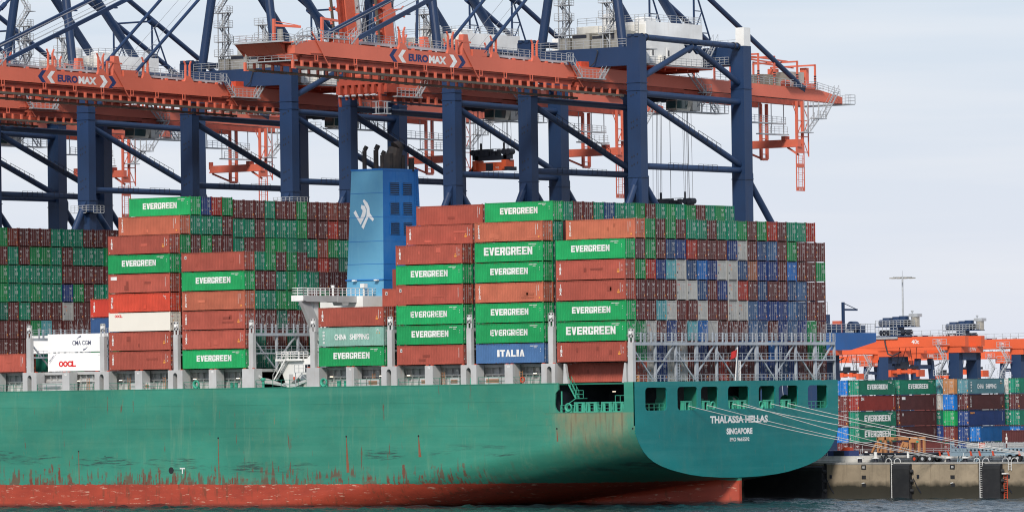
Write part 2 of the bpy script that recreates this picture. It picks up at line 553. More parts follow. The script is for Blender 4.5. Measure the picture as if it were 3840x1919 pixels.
def hull_mat(name, base, side):
    """hull paint above, red anti-fouling below 3.3 m; rust, scuffs and streaks as lasting stains"""
    m = bpy.data.materials.new(name)
    m.use_nodes = True
    nt = m.node_tree
    L = nt.links.new
    b = nt.nodes['Principled BSDF']
    b.inputs['Roughness'].default_value = 0.48
    b.inputs['Specular IOR Level'].default_value = 0.3
    tc = _n(nt, 'ShaderNodeTexCoord')
    sp = _n(nt, 'ShaderNodeSeparateXYZ')
    L(tc.outputs['Object'], sp.inputs[0])
    def noise(scale3, det=5, rough=0.6, loc=(0, 0, 0)):
        mp = _n(nt, 'ShaderNodeMapping')
        mp.inputs['Scale'].default_value = scale3
        mp.inputs['Location'].default_value = loc
        L(tc.outputs['Object'], mp.inputs[0])
        n = _n(nt, 'ShaderNodeTexNoise')
        n.inputs['Scale'].default_value = 1
        n.inputs['Detail'].default_value = det
        n.inputs['Roughness'].default_value = rough
        L(mp.outputs[0], n.inputs['Vector'])
        return n.outputs[0]
    def rng(src, a, c, lo, hi):
        r = _n(nt, 'ShaderNodeMapRange')
        r.inputs[1].default_value = a
        r.inputs[2].default_value = c
        r.inputs[3].default_value = lo
        r.inputs[4].default_value = hi
        L(src, r.inputs[0])
        return r.outputs[0]
    def math_(op, a, c):
        q = _n(nt, 'ShaderNodeMath', operation=op)
        for i, v in enumerate((a, c)):
            if isinstance(v, (int, float)):
                q.inputs[i].default_value = v
            else:
                L(v, q.inputs[i])
        return q.outputs[0]
    def mix(f, a, c):
        q = _n(nt, 'ShaderNodeMix', data_type='RGBA')
        L(f, q.inputs[0]) if not isinstance(f, float) else setattr(q.inputs[0], 'default_value', f)
        for i, v in ((6, a), (7, c)):
            if isinstance(v, tuple):
                q.inputs[i].default_value = (*v, 1)
            else:
                L(v, q.inputs[i])
        return q.outputs[2]
    X, Z = sp.outputs['X'], sp.outputs['Z']
    dark = tuple(c * 0.72 for c in base)
    pale = (base[0] * 1.0 + 0.07, base[1] + 0.06, base[2] + 0.05)
    c = mix(rng(noise((0.05, 0.05, 0.12), 5), 0.36, 0.66, 0, 1), dark, base)
    c = mix(rng(noise((0.3, 0.3, 0.2), 6, 0.7, (2, 2, 2)), 0.5, 0.72, 0, 0.35), c, (base[0] + .05, base[1] * .93, base[2] * .78))
    # strakes: faint horizontal bands of faded paint
    c = mix(rng(noise((0.03, 0.03, 0.7), 4), 0.5, 0.75, 0, 0.22), c, pale)
    # vertical pale and tan runs
    v1 = rng(noise((0.55, 0.55, 0.05), 6, 0.7), 0.56, 0.78, 0, 0.42 if side else 0.3)
    c = mix(v1, c, (0.22, 0.33, 0.22) if side else (base[0] + .06, base[1] * .9, base[2] * .8))
    fine = rng(noise((1.7, 1.7, 0.22), 6, 0.75, (5, 0, 0)), 0.63, 0.76, 0, 0.7)
    c = mix(fine, c, (0.24, 0.15, 0.07))
    if side:
        # tan dusty zone under the mooring opening
        wx = math_('ADD', X, rng(noise((0.6, 0.6, 0.4), 5, .7, (0, 3, 0)), 0.3, 0.7, -1.6, 1.6))
        zx = math_('MULTIPLY', rng(wx, -14.2, -10.5, 0, 1), rng(wx, -1.2, 2.2, 1, 0.2))
        zz = math_('MULTIPLY', rng(math_('ADD', Z, rng(noise((1.2, 1.2, 0.3), 5, .7, (0, 0, 6)), 0.3, 0.7, -1.5, 1.5)), 6.5, 12.0, 0, 1), rng(Z, 13.25, 13.4, 1, 0))
        zone = math_('MULTIPLY', math_('MULTIPLY', zx, zz), rng(noise((0.5, 0.5, 0.25), 5), 0.3, 0.65, 0.4, 0.85))
        c = mix(zone, c, (0.26, 0.22, 0.125))
        runs = math_('MULTIPLY', math_('MULTIPLY', zx, zz), rng(noise((2.4, 2.4, 0.16), 5), 0.54, 0.7, 0, 0.6))
        c = mix(runs, c, (0.12, 0.05, 0.035))
        # dark rubbing marks
        sc = math_('MULTIPLY', rng(noise((0.07, 0.07, 0.45), 5, 0.6, (3, 0, 1)), 0.54, 0.62, 0, 1), rng(noise((0.4, 0.4, 5.0), 5, .7), 0.46, 0.56, 0, 0.8))
        sc = math_('MULTIPLY', sc, math_('MULTIPLY', rng(Z, 4.6, 5.4, 0, 1), rng(Z, 8.2, 9.2, 1, 0)))
        c = mix(sc, c, (0.03, 0.05, 0.05))
        # rust above the boot top: upright tongues, dense low and thinning upwards
        dn = noise((1.25, 1.25, 0.16), 4, 0.6, (1, 2, 3))
        th = rng(Z, 3.2, 7.2, 0.475, 0.645)
        rs = rng(math_('SUBTRACT', dn, th), 0.0, 0.03, 0, 0.92)
        pat = rng(noise((0.11, 0.11, 0.5), 3, 0.5, (9, 0, 2)), 0.38, 0.5, 0, 1)
        rs = math_('MULTIPLY', math_('MULTIPLY', rs, pat), rng(X, -34, -24, 1, 0.1))
        c = mix(math_('MULTIPLY', rs, 0.75), c, (0.155, 0.036, 0.022))
        # upright flakes where the paint has let go in strips
        for fr, top, seed in ((2.1, 3.6, 3.7), (4.3, 2.6, 11.3)):
            cell = math_('FLOOR', math_('ADD', math_('MULTIPLY', X, fr), math_('MULTIPLY', noise((0.4, 0.4, 1.6), 3, .6, (seed, 0, 0)), .7)), 0.0)
            wn = _n(nt, 'ShaderNodeTexWhiteNoise', noise_dimensions='1D')
            L(math_('ADD', cell, seed), wn.inputs['W'])
            hgt = math_('MULTIPLY', math_('POWER', wn.outputs['Value'], 4.0), top)
            edge = math_('ADD', math_('ADD', hgt, 3.0), math_('MULTIPLY', noise((1.8, 1.8, 0.6), 4, .7, (seed, 1, 0)), .9))
            on = rng(math_('SUBTRACT', edge, Z), 0.3, 0.42, 0, 1)
            brk = rng(noise((0.9, 0.9, 0.7), 5, .7, (seed, 4, 2)), 0.42, 0.54, 0, .85)
            pat2 = rng(noise((0.09, 0.09, 0.2), 3, .5, (seed, 9, 2)), 0.42, 0.52, 0, 1)
            on = math_('MULTIPLY', math_('MULTIPLY', on, brk), math_('MULTIPLY', pat2, rng(X, -30, -20, 1, 0.15)))
            c = mix(on, c, (0.17, 0.04, 0.024))
    # red anti-fouling
    red = mix(rng(noise((0.16, 0.16, 0.5), 6, 0.65), 0.4, 0.7, 0, 0.8), (0.40, 0.062, 0.034), (0.24, 0.038, 0.024))
    red = mix(rng(noise((1.3, 1.3, 0.3), 6, 0.7, (4, 4, 0)), 0.54, 0.64, 0, 0.75), red, (0.17, 0.055, 0.03))
    red = mix(rng(noise((0.5, 0.5, 3.2), 6, 0.7, (7, 0, 0)), 0.60, 0.64, 0, 0.8), red, (0.58, 0.34, 0.25))
    red = mix(rng(Z, 0.15, 0.55, 0.8, 0.0), red, (0.10, 0.03, 0.022))
    wob = math_('ADD', Z, rng(noise((0.8, 0.8, 0.1), 4), 0.3, 0.7, -0.1, 0.1))
    c = mix(rng(wob, 3.27, 3.33, 1, 0), c, red)
    L(c, b.inputs['Base Color'])
    bp = _n(nt, 'ShaderNodeBump')
    bp.inputs['Strength'].default_value = 0.25
    bp.inputs['Distance'].default_value = 0.12
    L(noise((0.35, 0.35, 0.5), 3), bp.inputs['Height'])
    L(bp.outputs[0], b.inputs['Normal'])
    return m
M['hull'] = hull_mat('hull_side_paint', (0.042, 0.255, 0.180), True)
M['transom'] = hull_mat('transom_paint', (0.007, 0.215, 0.215), False)

def water_mat():
    m = bpy.data.materials.new('harbour_water')
    m.use_nodes = True
    nt = m.node_tree
    L = nt.links.new
    b = nt.nodes['Principled BSDF']
    b.inputs['Base Color'].default_value = (0.008, 0.022, 0.026, 1)
    b.inputs['Roughness'].default_value = 0.16
    b.inputs['IOR'].default_value = 1.33
    b.inputs['Specular IOR Level'].default_value = 0.4
    tc = _n(nt, 'ShaderNodeTexCoord')
    h = None
    for s, amp in ((0.35, 1.0), (1.1, 0.45), (3.0, 0.2)):
        n = _n(nt, 'ShaderNodeTexNoise')
        n.inputs['Scale'].default_value = s
        n.inputs['Detail'].default_value = 3
        L(tc.outputs['Object'], n.inputs['Vector'])
        q = _n(nt, 'ShaderNodeMath', operation='MULTIPLY')
        q.inputs[1].default_value = amp
        L(n.outputs[0], q.inputs[0])
        if h is None:
            h = q.outputs[0]
        else:
            a = _n(nt, 'ShaderNodeMath', operation='ADD')
            L(h, a.inputs[0]); L(q.outputs[0], a.inputs[1])
            h = a.outputs[0]
    bp = _n(nt, 'ShaderNodeBump')
    bp.inputs['Strength'].default_value = 0.9
    bp.inputs['Distance'].default_value = 0.8
    L(h, bp.inputs['Height'])
    L(bp.outputs[0], b.inputs['Normal'])
    return m
M['water'] = water_mat()

def concrete(name, col, stain=True):
    m = paint(name, col, 0.85, dirt=0.6, dirt_col=tuple(c * 0.55 for c in col), scale=0.6, streak=0.5, streak_col=tuple(c * 0.45 for c in col), fade=0.25, spec=0.2)
    if stain:
        nt = m.node_tree
        L = nt.links.new
        b = nt.nodes['Principled BSDF']
        src = b.inputs['Base Color'].links[0].from_socket
        tc = _n(nt, 'ShaderNodeTexCoord')
        sp = _n(nt, 'ShaderNodeSeparateXYZ')
        L(tc.outputs['Object'], sp.inputs[0])
        n = _n(nt, 'ShaderNodeTexNoise')
        n.inputs['Scale'].default_value = 0.9
        n.inputs['Detail'].default_value = 5
        L(tc.outputs['Object'], n.inputs['Vector'])
        a = _n(nt, 'ShaderNodeMath', operation='MULTIPLY_ADD')
        a.inputs[1].default_value = 1.1
        L(n.outputs[0], a.inputs[0])
        L(sp.outputs['Z'], a.inputs[2])
        r = _n(nt, 'ShaderNodeMapRange')
        r.inputs[1].default_value = 2.3
        r.inputs[2].default_value = 3.2
        r.inputs[3].default_value = 0.95
        r.inputs[4].default_value = 0.0
        L(a.outputs[0], r.inputs[0])
        mx = _n(nt, 'ShaderNodeMix', data_type='RGBA')
        mx.inputs[7].default_value = (0.022, 0.022, 0.017, 1)
        L(r.outputs[0], mx.inputs[0])
        L(src, mx.inputs[6])
        L(mx.outputs[2], b.inputs['Base Color'])
    return m
M['quaywall'] = concrete('quay_concrete', (0.30, 0.245, 0.175))
M['apron'] = concrete('apron_concrete', (0.34, 0.335, 0.32), False)
M['barrier'] = concrete('barrier_concrete', (0.56, 0.55, 0.52), False)
# ------------------------------------------------------------------ water: waves near the ship, flat far out
def water():
    xs = [-260 + 1.3 * i for i in range(301)]
    ys = [-110 + 1.0 * i for i in range(163)]
    rnd = random.Random(3)
    comps = []
    for i in range(34):
        lam = 1.9 * (1.115 ** i) * rnd.uniform(0.9, 1.1)
        lam = 1.7 + (lam - 1.7) % 9.5
        ang = R(200 + rnd.uniform(-55, 55))
        amp = 0.015 * lam ** 0.55
        comps.append((2 * math.pi / lam * math.cos(ang), 2 * math.pi / lam * math.sin(ang), rnd.uniform(0, 6.28), amp))
    mb = MB()
    nx, ny = len(xs), len(ys)
    for j, y in enumerate(ys):
        for i, x in enumerate(xs):
            fx = min(1, (x - xs[0]) / 25, (xs[-1] - x) / 25)
            fy = min(1, (y - ys[0]) / 12, (ys[-1] - y) / 3)
            w = max(0, min(fx, fy))
            z = sum(a * math.sin(kx * x + ky * y + p) for kx, ky, p, a in comps) * w
            mb.v.append((x, y, z))
    mb.f = [(j * nx + i, j * nx + i + 1, (j + 1) * nx + i + 1, (j + 1) * nx + i) for j in range(ny - 1) for i in range(nx - 1)]
    x0, x1, y0, y1 = xs[0], xs[-1], ys[0], ys[-1]
    Bx = 9000
    for q in ([(-Bx, -Bx, 0), (Bx, -Bx, 0), (Bx, y0, 0), (-Bx, y0, 0)], [(-Bx, y0, 0), (x0, y0, 0), (x0, y1, 0), (-Bx, y1, 0)], [(x1, y0, 0), (Bx, y0, 0), (Bx, y1, 0), (x1, y1, 0)]):
        mb.add(q, [(0, 1, 2, 3)])
    o = mb.build('water', M['water'], fix=False, smooth=True)
    tag(o, None, None, kind='structure')
water()

# terminal ground: quay apron, then the slightly lower stacking yard
g = MB()
g.add([(-9000, 53.02, 5.3), (9000, 53.02, 5.3), (9000, 150, 5.3), (-9000, 150, 5.3), (9000, 185, 3.46), (-9000, 185, 3.46), (9000, 9000, 3.46), (-9000, 9000, 3.46)],
      [(0, 1, 2, 3), (3, 2, 4, 5), (5, 4, 6, 7)])
tag(g.build('quay_apron', M['apron'], fix=False), None, None, kind='structure')

# ------------------------------------------------------------------ quay wall with its fittings
qw = thing('quay_wall', (0, 53, 0), 'weathered concrete quay wall with dark tide stain and numbered panels', 'quay wall')
XJ = [-230, -195, -160, -125, -90, -60, -27.0, -3.2, 9.35, 16.2, 24.9, 33.0, 45, 57, 69, 85, 120, 160]
for a, b in zip(XJ[:-1], XJ[1:]):
    m = MB()
    if abs(a - 9.35) < .01 or abs(a - 24.9) < .01 or abs(a - 57) < .01:
        m.box(a + .02, 53.0, -6, b - .02, 55, 5.296)
    else:
        m.box(a + .02, 53.0, -6, b - .02, 55, 5.296)
    m.build('wall_panel', M['quaywall'], qw)
m = MB()
m.box(-230, 52.94, 5.06, 160, 53.3, 5.33)
m.build('coping', M['apron'], qw)
for a, b in ((9.15, 9.95), (24.55, 25.6), (-2.6, -2.1), (40.5, 41.3)):
    m = MB()
    m.box(a, 52.9, -6, b, 53.05, 5.2)
    m.build('joint_strip', M['rubber'], qw)
dk = M['rubber']
for num, x in (('81', 4.47), ('80', 20.02)):
    pl = MB().box(x - .4, 52.93, 4.3, x + .4, 53.0, 4.95).build('number_panel', dk, qw)
    put_text(MB(), num, (x - .19, 52.925, 4.46), (.38, 0, 0), (0, 0, .32), .01).build('number', M['print'], pl, fix=False)
    MB().box(x - .36, 52.95, 2.88, x + .36, 53.0, 3.42).build('mooring_niche', dk, qw)
    n = MB().box(x - .3, 52.95, 1.75, x + .36, 53.0, 2.25)
    n.build('mooring_niche', dk, qw)
    MB().tube((x - .3, 52.9, 2.25), (x + .12, 52.9, 2.32), .07).build('niche_pin', M['print'], qw)
# fenders: tall rubber faced panels
for x0, x1, zt, lb in ((9.99, 12.95, 5.12, 'black rubber fender panel between ladder and plain wall near panel eighty-one'),
                       (25.65, 28.65, 5.05, 'black rubber fender panel near the right edge beside the red ladder'),
                       (-16.5, -2.45, 4.9, 'dark fender panel half hidden behind the hull stern'),
                       ):
    f = thing('quay_fender', ((x0 + x1) / 2, 52.4, 0), lb, 'fender', 'rubber fenders on the quay wall')
    q = MB()
    prof = [(52.98, -1), (52.98, zt - .05), (52.6, zt), (52.25, zt - .25), (52.15, zt - .7), (52.15, -1)]
    q.prism(prof, 'X', x0, x1)
    q.build('face_panel', M['rubber'], f)
    for z in (1.2, 2.6, 4.0):
        MB().tube((x1 - .05, 52.5, z), (x1 + .35, 52.8, z), .28).build('rubber_cell', M['rubber'], f)
    q = MB()
    for i in range(7):
        p = Vector((x1 + .35 + .18 * i, 52.85, 3.0 - .42 * i + .02 * i * i))
        q.bar(p, p + Vector((.17, 0, -.40)), .07)
    q.box(x1 + .9, 52.86, 3.0, x1 + 1.25, 53, 3.5)
    q.build('chain', M['dark'], f)
# quay ladders with white hoop handrails
def ladder(x, lb, mat=M['print'], z1=5.3, hoop=True, w=.5, z0=-.6):
    t = thing('quay_ladder', (x, 52.8, 0), lb, 'ladder', 'ladders on the quay wall')
    q = MB()
    q.bar((x - w / 2, 52.82, z0), (x - w / 2, 52.82, z1), .08)
    q.bar((x + w / 2, 52.82, z0), (x + w / 2, 52.82, z1), .08)
    q.build('stile', mat, t)
    n = int((z1 - z0) / .32)
    q = MB()
    for i in range(n):
        z = z0 + .2 + i * .32
        q.bar((x - w / 2, 52.82, z), (x + w / 2, 52.82, z), .055)
    q.build('rungs', mat, t)
    if hoop:
        q = MB()
        for s in (-1, 1):
            pts = []
            for i in range(13):
                a = math.pi * (i / 12)
                pts.append((x + s * (w / 2 + .55 - .55 * math.cos(a)) if False else x + s * (w / 2 + (1 - math.cos(a)) * .52), 52.85 + .1 * i / 12, 5.3 + .62 * math.sin(a) ** .8 if 0 < i < 12 else 5.3))
            for p, r_ in zip(pts[:-1], pts[1:]):
                q.bar(p, r_, .075)
        q.build('hoop', mat, t)
    return t
ladder(9.72, 'white ladder with hoop handrail on the quay wall beside the eighty-one panel')
ladder(25.08, 'white ladder with hoop handrail on the quay wall right of the eighty panel')
ladder(30.0, 'short white hoop ladder at the quay edge above the red ladder', z0=4.1)
ladder(29.25, 'rusty red ladder on the quay wall at the right edge', M['rust_orange'], 3.6, False, .55)
MB().box(28.85, 52.4, 3.55, 29.65, 53, 3.75).build('ladder_shelf', M['print'], bpy.data.objects['quay_ladder.003'])
# bollards
for i, (x, lb) in enumerate(((2.8, 'grey mushroom bollard on the quay edge nearest the ship stern'), (5.6, 'grey mushroom bollard under the front end of the black trailer'),
                             (18.35, 'mooring bollard holding the lower three ropes behind the trailer wheels'), (21.3, 'mooring bollard under the front legs of the grey-blue trailer'),
                             (36.2, 'mooring bollard past the right edge holding the upper three ropes'))):
    t = thing('bollard', (x, 54.5, 5.3), lb, 'bollard', 'bollards along the quay edge')
    MB().tube((x, 54.5, 5.3), (x, 54.5, 5.85), .34, .3, 14).build('post', M['dark'], t, smooth=False)
    q = MB()
    q.tube((x, 54.5, 5.85), (x, 54.5, 5.93), .56, .6, 16)
    q.tube((x, 54.5, 5.93), (x, 54.5, 6.03), .6, .3, 16)
    q.build('cap', M['print'], t)
# low concrete barrier behind the quay edge, in cast lengths
bw = thing('barrier_wall', (0, 58, 5.3), 'low pale concrete barrier wall running along behind the quay edge', 'barrier wall')
x = -22.0
while x < 100:
    q = MB()
    q.prism([(57.6, 5.3), (57.6, 5.62), (57.85, 5.7), (57.95, 6.22), (58.2, 6.22), (58.3, 5.3)], 'X', x + .02, x + 5.0 - .02)
    q.box(x + 2.2, 57.55, 5.3, x + 2.7, 57.6, 5.38)
    q.build('barrier_block', M['barrier'], bw)
    x += 5.0
q = MB()
rail(q, [(-5, 62.5, 5.3), (60, 62.5, 5.3)], 1.9, 2.6, .05, (.95, 1.9 * 1.1 / 1.9))
t = thing('guard_rail', (27, 62.5, 5.3), 'thin grey guard rail behind the barrier wall on the quay', 'railing')
q.build('rails', M['steel'], t)
# ------------------------------------------------------------------ the ship
ship = thing('container_ship', (0, 25.15, 0), 'large green hulled container ship moored stern right with a blue funnel', 'ship')
XS, XB = 1.6, -215.0
YC, HB, YP, YQ = 25.15, 25.55, -0.4, 50.7
ZD = 17.58
TPROF = [(0, 11.4), (.02, 11.05), (.07, 10.7), (.17, 10.3), (.33, 9.9), (.55, 9.5), (.86, 9.0), (1.3, 8.45), (2.05, 7.65), (3.1, 6.91), (4.4, 6.25), (6.1, 5.67), (8.2, 5.15), (10.5, 4.72), (13.2, 4.3), (16.2, 4.0), (20.5, 3.76), (25.3, 3.67)]

def hull_section(X):
    """port half outline (inset from the side, height) from the top of the turn down and in to the skeg"""
    k = min(12.5, .165 * (XS - X)) if X > -74 else 12.5
    t = (XS - X) / 74.0
    w = 0.25 + 25.3 * (max(0.0, min(1.0, t)) ** 0.80)      # half width of the lower body
    lim = HB - min(w, HB)
    out = []
    for o, z in TPROF:
        out.append((min(o, lim) if o > lim else o, z - k, o))
    pts = []
    for i, (o, zz, oo) in enumerate(out):
        if oo <= lim:
            pts.append((oo, zz))
        else:
            o0, z0 = TPROF[i - 1][0], TPROF[i - 1][1] - k
            f = (lim - o0) / max(1e-6, oo - o0)
            pts.append((lim, z0 + (zz - z0) * f))
            break
    zl = pts[-1][1]
    # resample to a fixed count, then drop down the lower body
    n = 30
    seg = [0]
    for a, b in zip(pts[:-1], pts[1:]):
        seg.append(seg[-1] + math.hypot(a[0] - b[0], a[1] - b[1]))
    res = []
    for j in range(n):
        d = seg[-1] * (j / (n - 1)) ** 2.2
        for i in range(len(seg) - 1):
            if d <= seg[i + 1] + 1e-9:
                f = (d - seg[i]) / max(1e-9, seg[i + 1] - seg[i])
                res.append((pts[i][0] + (pts[i + 1][0] - pts[i][0]) * f, pts[i][1] + (pts[i + 1][1] - pts[i][1]) * f))
                break
        else:
            res.append(pts[-1])
    zb_ = min(zl - 0.5, -4.0)
    for j in range(1, 9):
        res.append((lim, zl + (zb_ - zl) * j / 8))
    return res

xs = [XS]
x = XS
while x > -78:
    x -= 1.6
    xs.append(x)
xs += [-90, -110, -130, -150, -170, -190, XB]
side = MB()
secs = [hull_section(X) for X in xs]
n = len(secs[0])
for X, s_ in zip(xs, secs):
    for o, z in s_:
        side.v.append((X, YP + o, z))
for i in range(len(xs) - 1):
    for j in range(n - 1):
        side.f.append((i * n + j, i * n + j + 1, (i + 1) * n + j + 1, (i + 1) * n + j))
o_ = len(side.v)
for X, s_ in zip(xs, secs):
    for o, z in s_:
        side.v.append((X, YQ - o, z))
for i in range(len(xs) - 1):
    for j in range(n - 1):
        side.f.append((o_ + i * n + j, o_ + (i + 1) * n + j, o_ + (i + 1) * n + j + 1, o_ + i * n + j + 1))
side.build('lower_hull', M['hull'], ship, smooth=True, fix=False)

def plate(name, outline, holes, mat, parent, place, thick):
    """flat plate with rounded cut-outs, from a filled 2D curve; place maps (u, v, w) to the world"""
    cu = bpy.data.curves.new(name, 'CURVE')
    cu.dimensions = '2D'
    cu.fill_mode = 'BOTH'
    for pts in [outline] + holes:
        sp_ = cu.splines.new('POLY')
        sp_.points.add(len(pts) - 1)
        for p, q in zip(sp_.points, pts):
            p.co = (q[0], q[1], 0, 1)
        sp_.use_cyclic_u = True
    ob = bpy.data.objects.new(name, cu)
    COL.objects.link(ob)
    dg = bpy.context.evaluated_depsgraph_get()
    me = ob.evaluated_get(dg).to_mesh()
    vs = [(v.co.x, v.co.y) for v in me.vertices]
    fs = [tuple(p.vertices) for p in me.polygons]
    ob.evaluated_get(dg).to_mesh_clear()
    bpy.data.objects.remove(ob)
    bpy.data.curves.remove(cu)
    mb = MB()
    mb.add([place(u, v, 0) for u, v in vs], fs)
    mb.add([place(u, v, thick) for u, v in vs], [tuple(reversed(f)) for f in fs])
    for pts in [outline] + holes:
        m_ = len(pts)
        mb.add([place(u, v, 0) for u, v in pts] + [place(u, v, thick) for u, v in pts], [(i, (i + 1) % m_, m_ + (i + 1) % m_, m_ + i) for i in range(m_)])
    return mb.build(name, mat, parent, fix=False)

def rrect(x0, y0, x1, y1, r, n=5):
    pts = []
    for cx_, cy_, a0 in ((x1 - r, y1 - r, 0), (x0 + r, y1 - r, 90), (x0 + r, y0 + r, 180), (x1 - r, y0 + r, 270)):
        for i in range(n + 1):
            a = R(a0 + 90 * i / n)
            pts.append((cx_ + r * math.cos(a), cy_ + r * math.sin(a)))
    return pts

def arc(cx_, cy_, r, a0, a1, n=5):
    return [(cx_ + r * math.cos(R(a0 + (a1 - a0) * i / n)), cy_ + r * math.sin(R(a0 + (a1 - a0) * i / n))) for i in range(n + 1)]

def side_outline(notch=True):
    pts = [(XB, 11.0)]
    top = ZD
    # lower edge follows where the side leaves the turn
    low = [(X, hull_section(X)[0][1]) for X in xs]
    low = [(X, z) for X, z in low]
    o = [(X, z) for X, z in reversed(low)]
    o += [(XS, top)]
    if notch:
        o += [(-.22, top)] + arc(-.22 - .9, 13.4 + .9, .9, 0, -90) + arc(-11.3, 14.5, 1.1, 270, 180) + arc(-11.7, 15.85, .6, 180, 120) + [(-11.74, 16.6), (-11.74, top)]
    o += [(XB, top)]
    return o
plate('hull_side', side_outline(), [], M['hull'], ship, lambda u, v, w: (u, YP + w, v), .25)
plate('hull_side', side_outline(), [], M['hull'], ship, lambda u, v, w: (u, YQ - w, v), .25)
# transom with seven mooring windows
wins = [(2.15, 13.5, 7.4, 16.75), (9.95, 13.5, 14.9, 16.8), (15.74, 13.52, 20.0, 16.78), (22.45, 13.55, 27.75, 16.8), (30.2, 13.55, 34.45, 16.8), (35.3, 13.53, 40.3, 16.82), (42.85, 13.45, 48.0, 16.82)]
out = [(YP, ZD)] + [(YP + o, z) for o, z in TPROF] + [(YQ - o, z) for o, z in reversed(TPROF[:-1])] + [(YQ, ZD)]
tr = plate('transom', out, [rrect(a, b, c, d, .62) for a, b, c, d in wins], M['transom'], ship, lambda u, v, w: (XS + .02 - w, u, v), .22)
for nm, txt, y_, z_, w_, h_, b_ in (('ship_name', 'THALASSA HELLAS', 17.9, 11.52, 14.5, 1.06, .042), ('home_port', 'SINGAPORE', 21.95, 9.9, 6.5, .9, .05), ('registry_number', 'IMO 9665592', 22.75, 8.88, 4.9, .58, .03)):
    put_text(MB(), txt, (XS + .03, y_, z_), (0, w_, 0), (0, 0, h_), b_).build(nm, M['print'], tr, fix=False)
q = MB()
for y, z0, z1 in ((25.2, 3.7, 5.4), (31.2, 4.0, 5.6), (20.9, 3.85, 5.2)):
    q.box(XS + .02, y - .05, z0, XS + .045, y + .05, z1)
# skeg and marks
q = MB()
q.prism([(-9, -5), (1.72, -5), (1.72, 3.55), (-9, 3.55)], 'Y', YC - .28, YC + .28)
q.build('skeg', M['hull'], ship)
q = MB()
for i in range(10):
    q.box(-2.0, YC - .30, .5 + .3 * i, -1.8, YC - .285, .62 + .3 * i)
q.build('draught_marks', M['print'], ship)
# round openings with drain stains below
for X, z, r in ((-102.6, 8.35, .13), (-74.95, 10.19, .14), (-50.5, 10.25, .16), (-37.1, 10.23, .16), (-12.1, 11.11, .14), (1.2, 11.05, .13), (-97.3, 7.6, .09)):
    MB().tube((X, YP - .02, z), (X, YP + .1, z), r, n=12).build('drain_opening', M['rubber'], ship)
MB().tube((-84.2, YP - .02, 5.4), (-84.2, YP + .1, 5.4), .5, n=16).build('overboard_opening', M['rubber'], ship)
m_st = paint('drain_rust_stain', (0.22, 0.075, 0.04), .6, dirt=.6, dirt_col=(.12, .16, .11), scale=2.0)
for X, z, w_, zb_ in ((-102.6, 8.25, .16, 3.3), (-74.95, 10.1, .2, 3.3), (-50.5, 10.15, .5, 5.0), (-37.1, 10.15, .5, 7.2), (-12.1, 11.0, .22, 9.3)):
    q = MB()
    q.add([(X - .05, YP - .012, z), (X + .05, YP - .012, z), (X + w_, YP - .012, zb_), (X - .03, YP - .012, zb_)], [(0, 1, 2, 3)])
    q.build('drain_stain', m_st, ship, fix=False)
# hull tug mark and draught figures near the hole
q = MB()
q.box(-82.1, YP - .012, 4.9, -81.9, YP, 5.6)
q.box(-82.5, YP - .012, 5.6, -81.5, YP, 5.8)
q.build('hull_mark', M['print'], ship)
# weld seams and rubbing edge
q = MB()
for x in range(-206, -14, 13):
    q.box(x, YP - .014, 11.6, x + .05, YP, ZD - .12)
for z in (15.0, 11.6):
    q.box(XB, YP - .02, z, -12.9, YP, z + .04)
q.box(-14.2, YP - .03, 13.28, -.4, YP, 13.34)
q.box(XB, YP - .04, ZD - .12, -12.0, YP, ZD)
q.build('weld_seam', M['hull'], ship)
# decks and bulkheads that close the hull
dk = MB()
dk.box(XB, YP + .25, 17.3, -12.3, YQ - .25, 17.5)
dk.box(-12.3, 2.2, 17.3, 1.35, 48.2, 17.5)
dk.build('main_deck', M['deckgreen'], ship)
q = MB()
q.box(-12.9, YP + .25, 13.15, 1.35, YQ - .25, 13.36)
q.build('mooring_deck', M['deckgreen'], ship)
q = MB()
q.box(-13.2, YP + .25, 11, -12.95, YQ - .25, 17.3)
q.box(-12.95, 13.4, 13.36, -4.2, 13.6, 17.3)
q.box(-12.95, 46.5, 13.36, -9.5, 46.7, 17.3)
q.build('bulkhead', M['dark'], ship)  # dark colour supplies the gloom inside the mooring recess
for y in (1.1, 8.6, 15.3, 21.2, 29.0, 34.9, 41.6, 49.2):
    MB().box(XS - 2.6, y - .12, 13.36, XS - .2, y + .12, 17.3).build('web_frame', M['deckgreen'], ship)
q = MB()
q.box(XB, 1.5, 9.0, XB + .3, 49, 17)
q.build('bulkhead', M['dark'], ship)
# deck lamps in the mooring space
for x, z in ((-9.1, 15.9), (-1.2, 15.95)):
    MB().box(x - .22, 9.28, z + .3, x + .22, 9.5, z + .42).build('deck_lamp', M['lamp'], ship)

# mooring fittings --------------------------------------------------------
def roller_fairlead(c, axis):
    """boxy green fairlead with flared sides, a top beam and two rollers; axis = outward direction"""
    f = bpy.data.objects.new('fairlead', MB().mesh('fairlead', None))
    COL.objects.link(f)
    f.parent = ship
    c = Vector(c)
    ax = Vector(axis)
    sd = Vector((-ax.y, ax.x, 0))
    def P(a, b, z):
        return c + ax * a + sd * b + Vector((0, 0, z))
    q = MB()
    for s in (-1, 1):
        q.bar(P(0, s * .98, 0), P(0, s * .78, 1.25), .24, .6, ax)
    q.bar(P(0, -.95, 1.33), P(0, .95, 1.33), .62, .2)
    q.bar(P(0, -1.0, .06), P(0, 1.0, .06), .62, .12)
    me = q.mesh('fairlead', M['fairgreen'], org(ship))
    f.data = me
    for s in (-1, 1):
        MB().tube(P(.12, s * .5, .1), P(.12, s * .5, 1.25), .2, n=10).build('roller', M['fairgreen'], f)
    q = MB()
    q.box(*P(-.32, -.34, .1), *P(-.28, .34, 1.2)) if abs(ax.y) > .5 else q.box(*P(-.32, -.34, .1), *P(-.28, .34, 1.2))
    q.build('throat', M['dark'], f)
    return f
